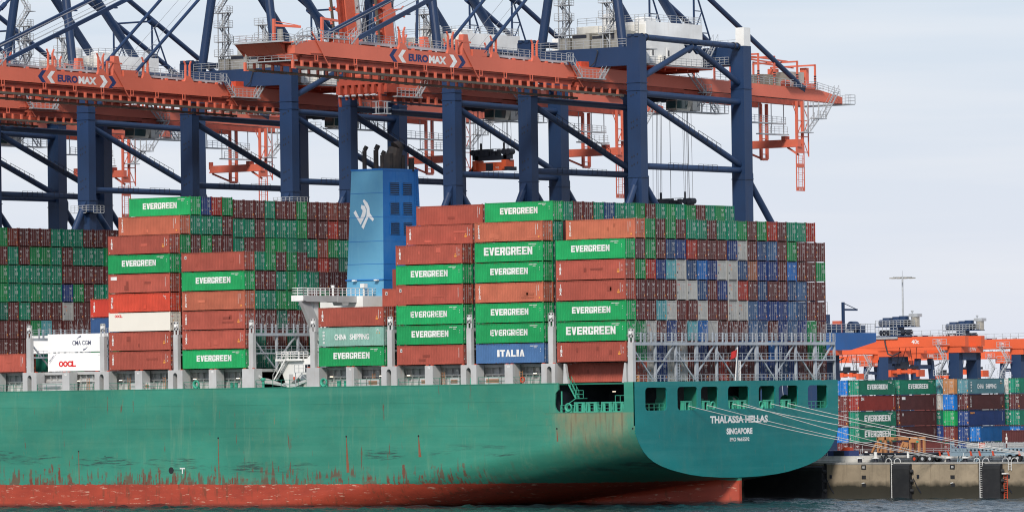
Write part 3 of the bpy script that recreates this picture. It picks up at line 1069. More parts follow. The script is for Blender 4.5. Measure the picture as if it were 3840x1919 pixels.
def chock(c, axis):
    c = Vector(c); ax = Vector(axis)
    sd = Vector((-ax.y, ax.x, 0))
    q = MB()
    n_ = 16
    ring = []
    for r_, d in ((.62, .0), (.66, .22), (.56, .32), (.36, .12), (.34, -.2)):
        ring.append([c + sd * (r_ * math.cos(2 * math.pi * i / n_)) + Vector((0, 0, .68 + r_ * math.sin(2 * math.pi * i / n_))) + ax * d for i in range(n_)])
    for r_ in ring:
        q.v += [tuple(p) for p in r_]
    for k in range(4):
        for i in range(n_):
            q.f.append((k * n_ + i, k * n_ + (i + 1) % n_, (k + 1) * n_ + (i + 1) % n_, (k + 1) * n_ + i))
    o = q.build('panama_chock', M['fairgreen'], ship, smooth=True)
    q = MB()
    q.bar(c + Vector((0, 0, -.05)), c + Vector((0, 0, .4)), 1.1, .3, ax)
    q.build('chock_foot', M['fairgreen'], o)
    return o
for x in (-7.6, -5.35, -3.3 + .85, -.35 - 1.0 + .0):
    pass
for x in (-8.05, -5.95, -3.3, -1.25):
    roller_fairlead((x - .05, -.05, 13.4), (0, -1, 0))
chock((-10.15, -.05, 13.4), (0, -1, 0))
for y in (12.55, 17.1, 23.45, 26.2, 33.1, 37.5):
    roller_fairlead((1.25, y, 13.36), (1, 0, 0))
for y in (18.9, 31.0):
    chock((1.25, y, 13.36), (1, 0, 0))
def winch(x, y, s=1.0):
    q = MB()
    q.box(x - .5, y - 1.6, 13.36, x + .5, y + 1.6, 14.0)
    o = q.build('mooring_winch', M['fairgreen'], ship)
    MB().tube((x, y - 1.4, 14.6), (x, y - .2, 14.6), .62, n=14).build('drum', M['rope'], o)
    q = MB()
    for d in (-1.45, -.15):
        q.tube((x, y + d, 14.6), (x, y + d + .08, 14.6), .9, n=16)
    q.build('flange', M['fairgreen'], o)
    MB().box(x - .55, y + .3, 14.0, x + .55, y + 1.5, 15.1).build('gearbox', M['fairgreen'], o)
for y in (5.5, 13, 20, 30, 44.5):
    winch(-2.6, y)
q = MB()
rail(q, [(1.25, 2.3, 13.36), (1.25, 7.2, 13.36)], 1.1, 1.2)
rail(q, [(1.25, 43, 13.36), (1.25, 47.8, 13.36)], 1.1, 1.2)
rail(q, [(-11.6, -.15, 13.4), (-.5, -.15, 13.4)], 1.0, 1.3)
rail(q, [(1.25, 35.5, 13.36), (1.25, 40.1, 13.36)], 1.0, 1.4)
rail(q, [(1.25, 22.6, 13.36), (1.25, 27.6, 13.36)], 1.0, 1.4)
rail(q, [(-2.1, .1, 13.4), (-.4, .1, 13.4)], 2.3, .8, .06, (.6, 1.1))
q.build('mooring_deck_railing', M['fairgreen'], ship)
q = MB()
stairs(q, (-9.3, .8, 15.4), (-10.6, .8, 17.5), (0, 1, 0), .8, 7)
q.box(-9.3, .3, 15.3, -7.9, 1.3, 15.38)
rail(q, [(-9.2, .35, 15.38), (-7.9, .35, 15.38)], 1.1, .9, .06)
q.bar((-9.4, .5, 15.3), (-10.9, .5, 14.5), .1)
q.bar((-11.45, 0, 13.4), (-11.45, 0, 16.4), .16)
q.build('stair', M['fairgreen'], ship)
# sloping pillars that carry the outermost stack over the mooring opening
for x, s in ((-11.0, 1), (-.35, -1)):
    q = MB()
    q.prism([(x - .12, 20.3), (x + .12, 20.3), (x + .42 + .15 * s, 17.5), (x - .42 + .15 * s, 17.5)], 'Y', .1, .6)
    q.build('stack_pillar', M['grey'], ship)

# hatch coaming, pedestals and deck edge for each bay ------------------------
BAYR = {0: 0.0, 1: -14.5, 2: -29.0, 3: -43.6, 4: -69.85, 5: -84.4, 6: -99.0, 7: -113.6, 8: -128.2, 9: -142.8}
ZB = 20.42
q = MB()
for i in range(4):
    pass
co_mb = MB()
for a, b in ((-197, -69.2), (-56.0, -13.1)):
    co_mb.box(a, 2.55, 17.5, b, 2.7, ZB - .02)
    co_mb.box(a, 2.2, 18.85, b, 2.55, 19.1)
    co_mb.box(a, 1.8, ZB - .45, b, 2.7, ZB - .02)
    x = a
    while x < b:
        co_mb.prism([(2.55, 17.5), (1.75, 17.5), (2.2, 19.0), (2.0, ZB - .4), (2.55, ZB - .4)], 'X', x, x + .06)
        x += 1.22
co_mb.build('hatch_coaming', M['grey'], ship)
co2 = MB()
for a, b in ((-197, -69.2), (-56.0, -13.1)):
    co2.box(a, 47.6, 17.5, b, 47.8, ZB - .02)
    co2.box(a, 2.75, ZB - .5, b, 47.6, ZB - .05)
co2.build('hatch_cover', M['grey'], ship)
def pedestal(x0, x1, slot=None):
    q = MB()
    if slot:
        a, b = slot
        q.box(x0, YP + .05, 17.5, a, 1.5, ZB - .05)
        q.box(b, YP + .05, 17.5, x1, 1.5, ZB - .05)
        q.box(a, YP + .052, 19.95, b, 1.5, ZB - .052)
        q.prism([(a, 19.95)] + [(a + (b - a) / 2 - (b - a) / 2 * math.cos(R(t)), 19.45 + .5 * math.sin(R(t))) for t in range(0, 91, 15)] + [((a + b) / 2, 19.95)], 'Y', YP + .06, 1.4)
        q.prism([(b, 19.95)] + [(b - (b - a) / 2 + (b - a) / 2 * math.cos(R(t)), 19.45 + .5 * math.sin(R(t))) for t in range(0, 91, 15)] + [((a + b) / 2, 19.95)], 'Y', YP + .06, 1.4)
    else:
        q.box(x0, YP + .05, 17.5, x1, 1.5, ZB - .05)
    o = q.build('pedestal', M['grey'], ship)
    for c in (x0 + .15, x1 - .4):
        MB().box(c, YP + .1, ZB - .05, c + .25, YP + .5, ZB + .06).build('twistlock_seat', M['rust_orange'], o)
    return o
for i in (1, 2, 3, 5, 6, 7, 8):
    c = BAYR[i] + 1.15
    if i in (4,):
        continue
    if i == 1:
        pedestal(c - 1.42, c + 1.0, (c - .45, c + .4))
    else:
        pedestal(c - 1.42, c + 1.42, (c - .45, c + .4))
pedestal(-70.2, -67.9)
pedestal(-57.9, -55.5)
num = {1: '82', 2: '78', 3: '74', 4: '70', 5: '66', 6: '62', 7: '58'}
num2 = {1: '83', 2: '79', 3: '75', 4: '71', 5: '67', 6: '63', 7: '59'}
for i in (1, 2, 3, 4, 5, 6, 7):
    c = BAYR[i] - 6.1
    o = pedestal(c - .72, c + .72)
    put_text(MB(), num[i], (c - .22, YP + .04, ZB - .55), (.42, 0, 0), (0, 0, .3), .03).build('bay_number', M['print'], o, fix=False)
    q = MB()
    put_text(q, num2[i], (c + 2.7, 2.53, ZB - 1.0), (.5, 0, 0), (0, 0, .34), .03)
    q.build('bay_number', M['print'], ship, fix=False)
# deck edge clutter, bay by bay
rr = random.Random(11)
rl = MB()
for a, b in ((-126, -113.9), (-111.0, -99.6), (-96.5, -85), (-81.7, -70.5), (-55.3, -44.1), (-40.8, -29.5), (-26.2, -15)):
    rail(rl, [(a, -.2, 17.5), (b, -.2, 17.5)], 1.05, 1.9, .05)
rail(rl, [(-67.7, -.2, 17.5), (-58.0, -.2, 17.5)], 1.15, 1.7, .06)
rl.build('deck_railing', M['deckgreen'], ship)
for x0, x1, z1 in ((-110.6, -106.6, 18.75), (-92.8, -91.5, 18.55), (-91.3, -88.9, 18.6), (-48.8, -47.4, 18.6), (-47.2, -45.0, 18.6), (-37.4, -35.4, 18.6), (-32.0, -30.2, 18.6), (-25.6, -22.7, 18.6), (-22.5, -21.2, 18.6)):
    o = MB().box(x0, .5, 17.5, x1, 1.2, z1).build('deck_locker', M['grey'], ship)
    if x1 - x0 > 1.6:
        q = MB()
        for k in range(4):
            q.bar((x0 + .3, .45, 17.85 + k * .14), (x1 - .3, .45, 17.85 + k * .14), .06)
        q.build('hose_coil', M['yellow'] if x0 > -100 else M['steel'], o)
for x in (-104.5, -95.9, -81.2, -54.9, -40.5, -124.2, -17.5, -35.0, -76.0 + 3.2, -50.2 + 4.6):
    MB().box(x - .25, 1.7, 18.95, x + .25, 1.85, 19.07).build('deck_lamp', M['lamp'], ship)
for x in (-79.3, -54.9 + .1):
    chock((x, -.05, 17.5), (0, -1, 0))
for x in (-72.9, -72.1, -52.5, -51.2):
    q = MB()
    q.tube((x, .5, 17.5), (x, .5, 18.3), .27, n=10)
    q.tube((x, .5, 18.3), (x, .5, 18.38), .36, n=10)
    q.build('deck_bitt', M['fairgreen'], ship)
for x in (-97.0, -42.2, -27.7):
    MB().box(x - .32, .2, 17.5, x + .32, .5, 18.5).build('deck_cabinet', M['fairgreen'], ship)
for x in (-102, -93.8, -86.8, -76.9, -46.6, -33.7, -19.6):
    q = MB()
    q.bar((x - .25, 1.3, 17.5), (x - .25, 1.3, 19.4), .05)
    q.bar((x + .25, 1.3, 17.5), (x + .25, 1.3, 19.4), .05)
    for k in range(5):
        q.bar((x - .25, 1.3, 17.8 + .35 * k), (x + .25, 1.3, 17.8 + .35 * k), .05)
    q.build('coaming_ladder', M['yellow'], ship)
q = MB()
for i in range(16):
    a0, a1 = 2 * math.pi * i / 16, 2 * math.pi * (i + 1) / 16
    q.bar((-18.2 + .36 * math.cos(a0), -.28, 18.15 + .36 * math.sin(a0)), (-18.2 + .36 * math.cos(a1), -.28, 18.15 + .36 * math.sin(a1)), .14)
q.build('lifebuoy', M['rust_orange'], ship)

# lashing bridges ------------------------------------------------------------
def lashing_bridge(X, z0, zw, zt, y1, name='lashing_bridge', xw=.85, first=True):
    br = bpy.data.objects.new(name, None)
    COL.objects.link(br)
    br.parent = ship
    # (an empty that belongs to the ship: its pieces are the sub-parts)
    q = MB()
    q.box(X - xw / 2, -.25, z0, X + xw / 2, .45, zt + .05)
    q.build('corner_post', M['grey'], br)
    q = MB()
    for s in (-1, 1):
        q.bar((X + s * .33, .0, zt + .05), (X + s * .33, .0, zt + 1.9), .12, .3)
    for z in (.9, 1.85):
        q.bar((X - .39, 0, zt + z), (X + .39, 0, zt + z), .12, .3)
    q.build('lamp_frame', M['grey'], br)
    q = MB()
    q.tube((X, -.25, zt + 1.4), (X, .1, zt + 1.4), .24, n=12)
    q.build('floodlight', M['white'], br)
    q = MB()
    q.box(X - .3, .45, zt - .38, X + .3, y1, zt + .05)
    q.build('top_beam', M['bluegrey'], br)
    q = MB()
    q.box(X - .32, .45, zw - .1, X + .32, y1, zw + .1)
    q.build('walkway', M['bluegrey'], br)
    ys = [.7 + 5.03 * k for k in range(int((y1 - .5) / 5.03) + 1)]
    for k, y in enumerate(ys[1:]):
        w_ = .3 if k % 3 != 2 else .62
        MB().box(X - .16, y - w_ / 2, z0, X + .16, y + w_ / 2, zt - .39).build('upright', M['bluegrey'], br)
    for k in range(0, len(ys) - 1):
        ya, yb = ys[k], ys[k + 1]
        q = MB()
        if k % 2 == 0:
            q.bar((X, ya + .1, zt - 1.2), (X, yb - .5, z0 + .2), .2)
        else:
            q.bar((X, yb - .6, zt - .4), (X, ya + .25, z0 + 1.2), .2)
        q.build('brace', M['bluegrey'], br)
    q = MB()
    rail(q, [(X + .3, .5, zt + .05), (X + .3, y1, zt + .05)], 1.25, 1.25, .06, (.45, .8, 1.1))
    y = 1.9
    while y < y1:
        q.box(X + .2, y - .1, zt + .05, X + .38, y + .1, zt + 1.45)
        y += 2.51
    y = 3.2
    while y < y1:
        q.box(X - .1, y - .13, zt + .05, X + .1, y + .13, zt + 1.35)
        y += 2.51
    rail(q, [(X + .3, .5, zw + .1), (X + .3, y1, zw + .1)], .95, 1.2, .05, (.55, 1.1))
    if z0 < 18:
        rail(q, [(X + .3, .5, z0), (X + .3, y1, z0)], .95, 1.0, .05, (.55, 1.1))
    q.build('railing', M['bluegrey'], br)
    return br
lashing_bridge(.85, 17.58, 20.5, 23.1, 50.9)
for X, y1 in ((-13.1, 9), (-27.8, 9), (-42.35, 12), (-56.8, 9), (-68.55, 46), (-83.2, 9), (-97.8, 46), (-112.7, 46)):
    lashing_bridge(X, ZB - .1, 22.65, 25.6, y1)

# lashing rods: thin crossed bars in front of the lowest stacked boxes
def rods(X, zs, z1, cols, rnd):
    q = MB()
    for k in cols:
        y = colY(k)
        for s in (-1, 1):
            a = y + 1.22 + s * 1.0
            q.bar((X, y + 1.22 - s * .15, zs), (X - .25, a, z1), .032)
            q.bar((X, y + 1.22 + s * .35, zs), (X - .25, a - s * .25, z1 - .15), .028)
    q.build('lashing_rods', M['wire'], ship)
def colY(k):
    return k * 2.488 + .19 * ((k > 5) + (k > 9) + (k > 13))
rods(.45, 23.6, 26.3, range(0, 20), rr)
rods(-69.1, 26.0, 28.6, range(0, 6), rr)
rods(-113.2, 26.1, 28.6, range(4, 14), rr)
q = MB()
for i in range(46):
    y = .9 + i * .62 + rr.uniform(-.2, .2)
    if rr.random() < .25:
        continue
    q.bar((-97.6, y, 25.6), (-97.6 + rr.uniform(-.3, .3), y + rr.uniform(-.35, .35), 26.8 + rr.uniform(0, .5)), .06)
q.build('stowed_rods', M['galv'], ship)
for y in (12.6, 15.2, 27.0):
    q = MB()
    q.tube((-97.7, y, 25.6), (-97.7, y, 26.9), .2, n=8)
    q.tube((-97.7, y, 26.9), (-97.7, y, 27.3), .2, .03, n=8)
    q.build('white_cap', M['white'], ship)
# flag staff with a red flag, and a small white mast, at the stern rail
q = MB()
q.bar((1.5, 24.5, 17.6), (1.5, 25.2, 22.4), .1)
q.build('flag_staff', M['white'], ship)
fl = MB()
nn = 8
for j in range(5):
    for i in range(nn):
        u = i / (nn - 1)
        fl.v.append((1.5 + .12 * math.sin(5 * u), 24.9 - 1.4 * u + .05 * j, 21.1 + .27 * j - .5 * u))
fl.f = [(j * nn + i, j * nn + i + 1, (j + 1) * nn + i + 1, (j + 1) * nn + i) for j in range(4) for i in range(nn - 1)]
fl.build('flag', paint('red_flag', (.5, .03, .03), .8, dirt=.1), ship, fix=False, smooth=True)
q = MB()
for s in (-.17, .17):
    q.bar((1.4, 25.8 + s, 17.6), (1.4, 25.8 + s, 20.4), .09)
for k in range(5):
    q.bar((1.4, 25.63, 18 + k * .6), (1.4, 25.97, 18 + k * .6), .08)
q.build('light_mast', M['white'], ship)
q = MB()
q.tube((.9, 1.35, 17.6), (.9, 1.35, 18.6), .3, n=12)
q.build('liferaft_canister', M['yellow'], ship)
for y in (11.2, 46.5, 36.9):
    q = MB()
    for s in (-.3, .3):
        q.bar((.95, y + s, 17.6), (.95, y + s, 22.6), .06)
    for k in range(11):
        q.bar((.95, y - .3, 17.9 + .42 * k), (.95, y + .3, 17.9 + .42 * k), .05)
    q.build('bridge_ladder', M['bluegrey'], ship)

# engine casing, wing platform and funnel -------------------------------------
casing = MB().box(-66.0, 13.0, 17.5, -57.8, 42, 31.0).build('engine_casing', M['white'], ship)
q = MB()
# white lower house on the port side, forward edge sloping inwards at the foot
q.prism([(-66.3, 21.6), (-66.3, 20.2), (-65.2, 17.5), (-57.7, 17.5), (-57.7, 24.5), (-60.3, 24.5), (-60.5, 22.5), (-61.3, 21.75)], 'Y', 4.0, 8.4)
q.box(-66.9, 3.4, 21.45, -61.8, 4.0, 21.75)
low = q.build('lower_house', M['white'], ship)
q = MB()
rail(q, [(-66.2, 4.1, 21.7), (-61.2, 4.1, 21.7)], 1.1, .9, .07, (.4, .75, 1.1))
rail(q, [(-66.8, 3.5, 21.75), (-62.5, 3.5, 21.75)], 1.1, 1.0, .07, (.4, .75, 1.1))
q.build('railing', M['white'], low)
q = MB()
stairs(q, (-67.0, 3.3, 18.4), (-64.6, 3.3, 21.7), (0, 1, 0), .75, 11)
q.build('stair', M['white'], low)
MB().box(-64.75, 3.93, 17.7, -64.0, 4.0, 19.5).build('door', M['grey'], low)
q = MB()
q.box(-63.9, 3.9, 18.6, -63.4, 4.0, 19.1)
q.build('fire_box', M['rust_orange'], low)
q = MB()
q.tube((-63.7, 3.7, 18.0), (-62.6, 3.7, 18.6), .42, n=10)
q.tube((-62.9, 3.7, 18.3), (-61.9, 3.7, 18.1), .3, n=10)
q.build('tarp_bundle', paint('grey_tarp', (.13, .14, .14), .8), ship)
q = MB()
q.box(-62.1, 2.0, 19.65, -59.6, 3.6, 19.75)
rail(q, [(-62.1, 2.0, 19.75), (-59.6, 2.0, 19.75)], 1.1, .9, .06)
for x in (-62.0, -59.8):
    q.bar((x, 2.1, 17.5), (x, 2.1, 19.65), .12)
q.bar((-61.9, 2.1, 18.6), (-60.7, 2.1, 19.6), .08)
q.bar((-60.9, 2.1, 19.6), (-59.9, 2.1, 18.7), .08)
q.build('service_platform', M['steel'], ship)
q = MB()
q.tube((-60.2, 2.8, 19.75), (-60.2, 2.8, 20.9), .42, n=10)
q.build('winch_cover', M['dark'], ship)
# slewing store crane with a raised jib on the port deck
q = MB()
q.tube((-67.1, .8, 17.5), (-67.1, .8, 18.6), .2, n=10)
q.tube((-67.1, .8, 18.6), (-67.1, .8, 19.0), .35, n=10)
dav = q.build('davit', M['fairgreen'], ship)
MB().bar((-67.0, .8, 18.7), (-70.1, .8, 20.8), .22).build('jib', M['grey'], dav)
MB().prism([(-70.5, 18.5), (-66.5, 18.0), (-64.0, 17.7), (-64.0, 17.9), (-67.5, 18.9), (-70.5, 19.2)], 'Y', 2.2, 2.4).build('gangway_beam', M['grey'], ship)
MB().prism([(-64.4, 17.9), (-62.2, 17.6), (-58.0, 19.0), (-58.0, 19.3), (-62.4, 18.05), (-64.4, 18.2)], 'Y', 2.2, 2.5).build('gangway_beam', M['grey'], ship)
q = MB()
q.tube((-69.4, .4, 18.0), (-69.4, .4, 18.5), .2, n=10)
q.build('buoy_can', M['rust_orange'], ship)
q = MB()
q.prism([(8.4, 31.0), (8.4, 30.1), (1.4, 30.1), (.55, 30.35), (.55, 31.0)], 'X', -61.1, -59.0)
wing = q.build('wing_platform', M['grey'], ship)
q = MB()
q.box(-61.3, .5, 30.2, -59.1, 1.9, 31.05)
q.build('wing_end', M['white'], wing)
q = MB()
q.box(-61.0, 8.4, 30.05, -58.95, 22, 31.0)
for i in range(3):
    q.prism([(9.5 + i * 3.4, 30.05), (11.2 + i * 3.4, 30.05), (10.9 + i * 3.4, 29.6), (9.8 + i * 3.4, 29.6)], 'X', -60.8, -59.0)
q.build('wing_beam', M['grey'], wing)
q = MB()
q.prism([(.55, 30.15), (2.6, 30.1), (4.5, 27.3), (4.5, 24.9), (3.1, 24.9), (3.0, 26.2)], 'X', -60.0, -59.4)
q.build('knee', M['grey'], wing)
q = MB()
q.box(-60.5, 3.75, 24.0, -59.6, 4.75, 30.1)
q.build('knee_post', M['white'], wing)
q = MB()
q.prism([(8.4, 31), (20, 31), (20, 24), (8.4, 24)], 'X', -58.6, -58.2)
q = MB()
rail(q, [(-59.1, .6, 31.0), (-59.1, 22, 31.0)], 1.15, 1.0, .075, (.4, .75, 1.1))
rail(q, [(-61.2, .6, 31.0), (-59.1, .6, 31.0)], 1.15, 1.0, .075, (.4, .75, 1.1))
rail(q, [(-61.2, .6, 31.0), (-61.2, 8.4, 31.0)], 1.15, 1.3, .075, (.4, .75, 1.1))
q.build('railing', M['white'], wing)
q = MB()
q.tube((-60.2, 8.9, 31.0), (-60.2, 8.9, 32.2), .12, n=8)
q.tube((-60.2, 8.9, 32.2), (-60.2, 8.9, 32.6), .26, n=10)
q.tube((-60.4, 16.5, 31), (-60.4, 16.5, 32.6), .16, n=8)
q.box(-60.8, 16.1, 32.3, -60.0, 16.9, 32.9)
q.build('deck_searchlight', M['white'], wing)
# funnel: tapering block, emblem, louvres, pipes
m_fl = paint('funnel_blue', (0.013, 0.145, 0.44), .5, dirt=.2, dirt_col=(.14, .32, .48), scale=.35, streak=.12, streak_col=(.03, .10, .2))
m_fs = paint('funnel_blue_faded', (0.115, 0.33, 0.50), .5, dirt=.35, dirt_col=(.045, .22, .44), scale=.3, streak=.3, streak_col=(.19, .40, .54), fade=.1)
fn = bpy.data.objects.new('funnel', None)
COL.objects.link(fn)
fn.parent = ship
XF, Yf0, Yf1 = -57.6, 17.9, 26.6
zt_, zb_ = 50.0, 30.5
B = [(-64.8, Yf0 - .15, zb_), (XF, Yf0 - .15, zb_), (XF, 27.6, zb_), (-64.8, 27.6, zb_)]
T = [(-63.6, Yf0, zt_), (XF, Yf0, zt_), (XF, 26.4, zt_), (-63.6, 26.4, zt_)]
q = MB()
q.add(B + T, [(1, 2, 6, 5), (2, 3, 7, 6), (3, 0, 4, 7), (4, 5, 6, 7)])
q.build('shell', m_fl, fn, fix=False)
q = MB()
q.add(B + T, [(0, 1, 5, 4)])
fp = q.build('side_plate', m_fs, fn, fix=False)
q = MB()
for z in (46.4, 42.8, 39.2, 35.8):
    f_ = (zt_ - z) / (zt_ - zb_)
    q.box(-63.6 - 1.2 * f_, Yf0 - .15 * f_ - .025, z, XF + .025, 26.4 + 1.2 * f_, z + .06)
for y in (20.9, 24.2):
    q.box(XF, y, 33.6, XF + .02, y + .05, 49.7)
q.build('plate_seam', m_fl, fn)
q = MB()
for s in (0, .5):
    q.bar((XF + .12, 25.6 + s, 33.6), (XF + .12, 25.6 + s, 50.2), .06)
for k in range(40):
    q.bar((XF + .12, 25.6, 33.9 + k * .41), (XF + .12, 26.1, 33.9 + k * .41), .05)
q.build('funnel_ladder', m_fl, fn)
q = MB()
q.add([(-64.85, Yf0 - .3, 33.4), (XF + .05, Yf0 - .3, 33.4), (XF + .05, 27.6, 33.4), (-64.85, 27.6, 33.4), (-64.85, Yf0 - .3, 33.55), (XF + .05, Yf0 - .3, 33.55), (XF + .05, 27.6, 33.55), (-64.85, 27.6, 33.55)],
      [(0, 1, 5, 4), (1, 2, 6, 5), (4, 5, 6, 7), (0, 3, 2, 1)])
q.box(-63.7, Yf0 - .06, 49.8, XF + .06, Yf0 + .02, 50.08)
q.box(XF - .02, Yf0, 49.8, XF + .06, 26.45, 50.08)
q.build('rim', m_fl, fn)
# emblem strokes on the port plate: two hooked bands that meet in a point
def fy(z):
    return Yf0 - .15 * (zt_ - z) / (zt_ - zb_) - .02
def emb(pts):
    return [(x, fy(z), z) for x, z in pts]
def E(px, pz):     # pixel of the enlarged view to the plate
    return (-64.62 + .55 + (px - 835) * .02490, 50.0 - (pz - 85) * .02005)
q = MB()
L1 = [(868, 405), (884, 387), (906, 432), (918, 452), (936, 405), (938, 388), (924, 372), (930, 347), (956, 358), (966, 392), (958, 430), (922, 497)]
L2 = [(940, 318), (950, 307), (976, 334), (990, 368), (994, 412), (1025, 457), (1016, 474), (984, 440), (944, 530), (928, 512), (968, 430), (970, 380), (952, 344)]
import mathutils.geometry as mg
for L_ in (L1, L2):
    P_ = [E(*p) for p in L_]
    tri = mg.tessellate_polygon([[Vector((x, z, 0)) for x, z in P_]])
    q.add(emb(P_), [tuple(t) for t in tri])
q.build('emblem', M['emblem'], fp, fix=False)
for iz, z in enumerate((46.15, 43.2, 40.2)):
    for iy, y in enumerate((19.5, 22.6)):
        lo = MB().box(XF - .02, y, z, XF + .03, y + 2.25, z + 1.85).build('louvre', M['dark'], fn)
        q = MB()
        for k in range(6):
            zz = z + .1 + k * .31
            q.box(XF + .03, y + .08, zz, XF + .12, y + 2.17, zz + .09)
        q.bar((XF + .05, y, z), (XF + .05, y, z + 1.85), .08)
        q.bar((XF + .05, y + 2.25, z), (XF + .05, y + 2.25, z + 1.85), .08)
        q.build('slats', m_fl, lo, fix=False)
def pipe(x, y, zt2, r, tilt=.25):
    q = MB()
    q.tube((x, y, 49.8), (x, y, zt2 - r), r, n=14, cap=False)
    q.tube((x, y, zt2 - r), (x + tilt, y + tilt, zt2 + r * .9), r, r * 1.0, n=14)
    q.build('exhaust_pipe', M['sooty'], fn)
pipe(-62.9, 20.2, 53.3, .33)
pipe(-62.6, 22.6, 53.5, .38)
pipe(-61.4, 22.6, 52.6, .33)
q = MB()
q.tube((-58.9, 21.0, 49.8), (-58.9, 21.0, 52.4), .75, n=14)
pts = [(-58.9, 22.0, 49.9, 1.15), (-58.9, 22.2, 52.0, 1.25), (-58.7, 22.5, 53.2, 1.1), (-58.4, 23.2, 53.7, .8)]
for a, b in zip(pts[:-1], pts[1:]):
    q.tube(a[:3], b[:3], a[3], b[3], n=14)
q.tube((-58.3, 23.4, 49.8), (-58.3, 23.4, 52.2), .5, n=12)
q.tube((-57.9, 25.2, 49.8), (-57.9, 25.2, 51.8), .45, n=12)
q.build('main_exhaust', M['sooty'], fn)
for x in (-63.2, -59.0):
    MB().box(x, Yf0 - .75, 33.3, x + .6, Yf0 - .2, 33.5).build('floodlight', M['white'], fn)
# ------------------------------------------------------------------ shipping containers
LC, WC, HC = 12.19, 2.41, 2.885
_pr = random.Random(21)
COLR = {
 'g': (0.012, 0.31, 0.095), 'G': (0.009, 0.29, 0.165), 'd': (0.008, 0.18, 0.115),
 'm': (0.165, 0.042, 0.040), 'M': (0.37, 0.083, 0.057), 'p': (0.17, 0.065, 0.072), 'r': (0.46, 0.045, 0.028), 'R': (0.55, 0.065, 0.035),
 'b': (0.024, 0.062, 0.24), 's': (0.036, 0.092, 0.23), 'B': (0.014, 0.19, 0.60), 'I': (0.065, 0.155, 0.33), 't': (0.14, 0.48, 0.54), 'T': (0.24, 0.45, 0.38),
 'w': (0.60, 0.60, 0.575), 'W': (0.88, 0.88, 0.87), 'C': (0.76, 0.72, 0.64), 'o': (0.44, 0.125, 0.072), 'O': (0.46, 0.22, 0.10), 'e': (0.010, 0.185, 0.115), 'c': (0.085, 0.21, 0.25), 'k': (0.23, 0.030, 0.024), 'n': (0.085, 0.026, 0.027), 'u': (0.016, 0.042, 0.15), 'v': (0.012, 0.12, 0.36), 'y': (0.42, 0.17, 0.10),
}
CNAME = {'g': 'bright green', 'G': 'teal green', 'd': 'dark green', 'm': 'maroon', 'M': 'red-brown', 'p': 'dusty purple-brown', 'r': 'red', 'R': 'bright red', 'b': 'navy blue', 's': 'slate blue',
         'B': 'bright blue', 'I': 'mid blue', 't': 'light turquoise', 'T': 'pale sea-green', 'w': 'pale grey', 'W': 'white', 'C': 'cream', 'o': 'faded orange-brown', 'O': 'tan orange', 'e': 'deep green', 'c': 'dull turquoise', 'k': 'dark red', 'n': 'dark maroon', 'u': 'dark navy', 'v': 'blue', 'y': 'tan brown'}

def corrugated(y, out, x0=-LC + .16, x1=-.16, z0=.2, z1=HC - .16, n=40):
    """trapezoid corrugation in a side wall; out = outward sign"""
    mb = MB()
    p = (x1 - x0) / n
    line = []
    for i in range(n):
        a = x0 + i * p
        line += [(a, 0.0), (a + p * .30, 0.0), (a + p * .46, .045), (a + p * .84, .045)]
    line.append((x1, 0.0))
    k = len(line)
    for z in (z0, z1):
        for x, d in line:
            mb.v.append((x, y - out * d, z))
    for i in range(k - 1):
        mb.f.append((i, i + 1, k + i + 1, k + i) if out < 0 else (i, k + i, k + i + 1, i + 1))
    return mb

def body_mesh(kind):
    mb = MB()
    h = WC / 2
    if kind == 'dry':
        mb.merge(corrugated(-h + .012, -1))
        mb.merge(corrugated(h - .012, 1))
    else:
        mb.add([(-LC + .1, -h + .004, .1), (-.1, -h + .004, .1), (-.1, -h + .004, HC - .1), (-LC + .1, -h + .004, HC - .1)], [(0, 1, 2, 3)])
        mb.add([(-LC + .1, h - .004, .1), (-.1, h - .004, .1), (-.1, h - .004, HC - .1), (-LC + .1, h - .004, HC - .1)], [(3, 2, 1, 0)])
    # rails, posts, roof, floor, blind front end
    for s in (-1, 1):
        mb.box(-LC + .1, s * h, 0.08, -.1, s * (h - .06), .2)
        mb.box(-LC + .1, s * h, HC - .16, -.1, s * (h - .06), HC - .06)
        for x in (-LC, -.16):
            mb.box(x, s * h, .1, x + .16, s * (h - .1), HC - .1)
            mb.box(x, s * (h + .004), 0, x + .178 * (1 if x == -LC else .9), s * (h - .16), .118)
            mb.box(x, s * (h + .004), HC - .118, x + .178 * (1 if x == -LC else .9), s * (h - .16), HC)
    mb.box(-.1, -h + .1, HC - .18, -.02, h - .1, HC - .075)
    mb.box(-.1, -h + .1, .10, -.02, h - .1, .2)
    mb.add([(-LC + .05, -h + .05, HC - .09), (-.05, -h + .05, HC - .09), (-.05, h - .05, HC - .09), (-LC + .05, h - .05, HC - .09)], [(0, 1, 2, 3)])
    mb.add([(-LC + .05, -h + .05, .12), (-.05, -h + .05, .12), (-.05, h - .05, .12), (-LC + .05, h - .05, .12)], [(3, 2, 1, 0)])
    mb.add([(-LC + .04, -h + .1, .1), (-LC + .04, h - .1, .1), (-LC + .04, h - .1, HC - .1), (-LC + .04, -h + .1, HC - .1)], [(3, 2, 1, 0)])
    return mb.mesh('container_' + kind, M['box' if kind == 'dry' else 'clean'], fix=False)

def door_mesh(s):
    """one door leaf (s=-1 left, 1 right) with four pressed fields and raised ribs"""
    mb = MB()
    a, b = (.02, WC / 2 - .15) if s > 0 else (-WC / 2 + .15, -.02)
    x = -.075
    z0, z1 = .24, HC - .22
    mb.box(x - .05, a, z0, x, b, z1)
    n = 5
    for i in range(n + 1):
        z = z0 + (z1 - z0) * i / n
        mb.box(x, a + .01, max(z0, z - .055), x + .03, b - .01, min(z1, z + .055))
    for y in (a + .03, b - .03):
        mb.box(x, y - .03, z0, x + .028, y + .03, z1)
    return mb.mesh('door', M['box'])

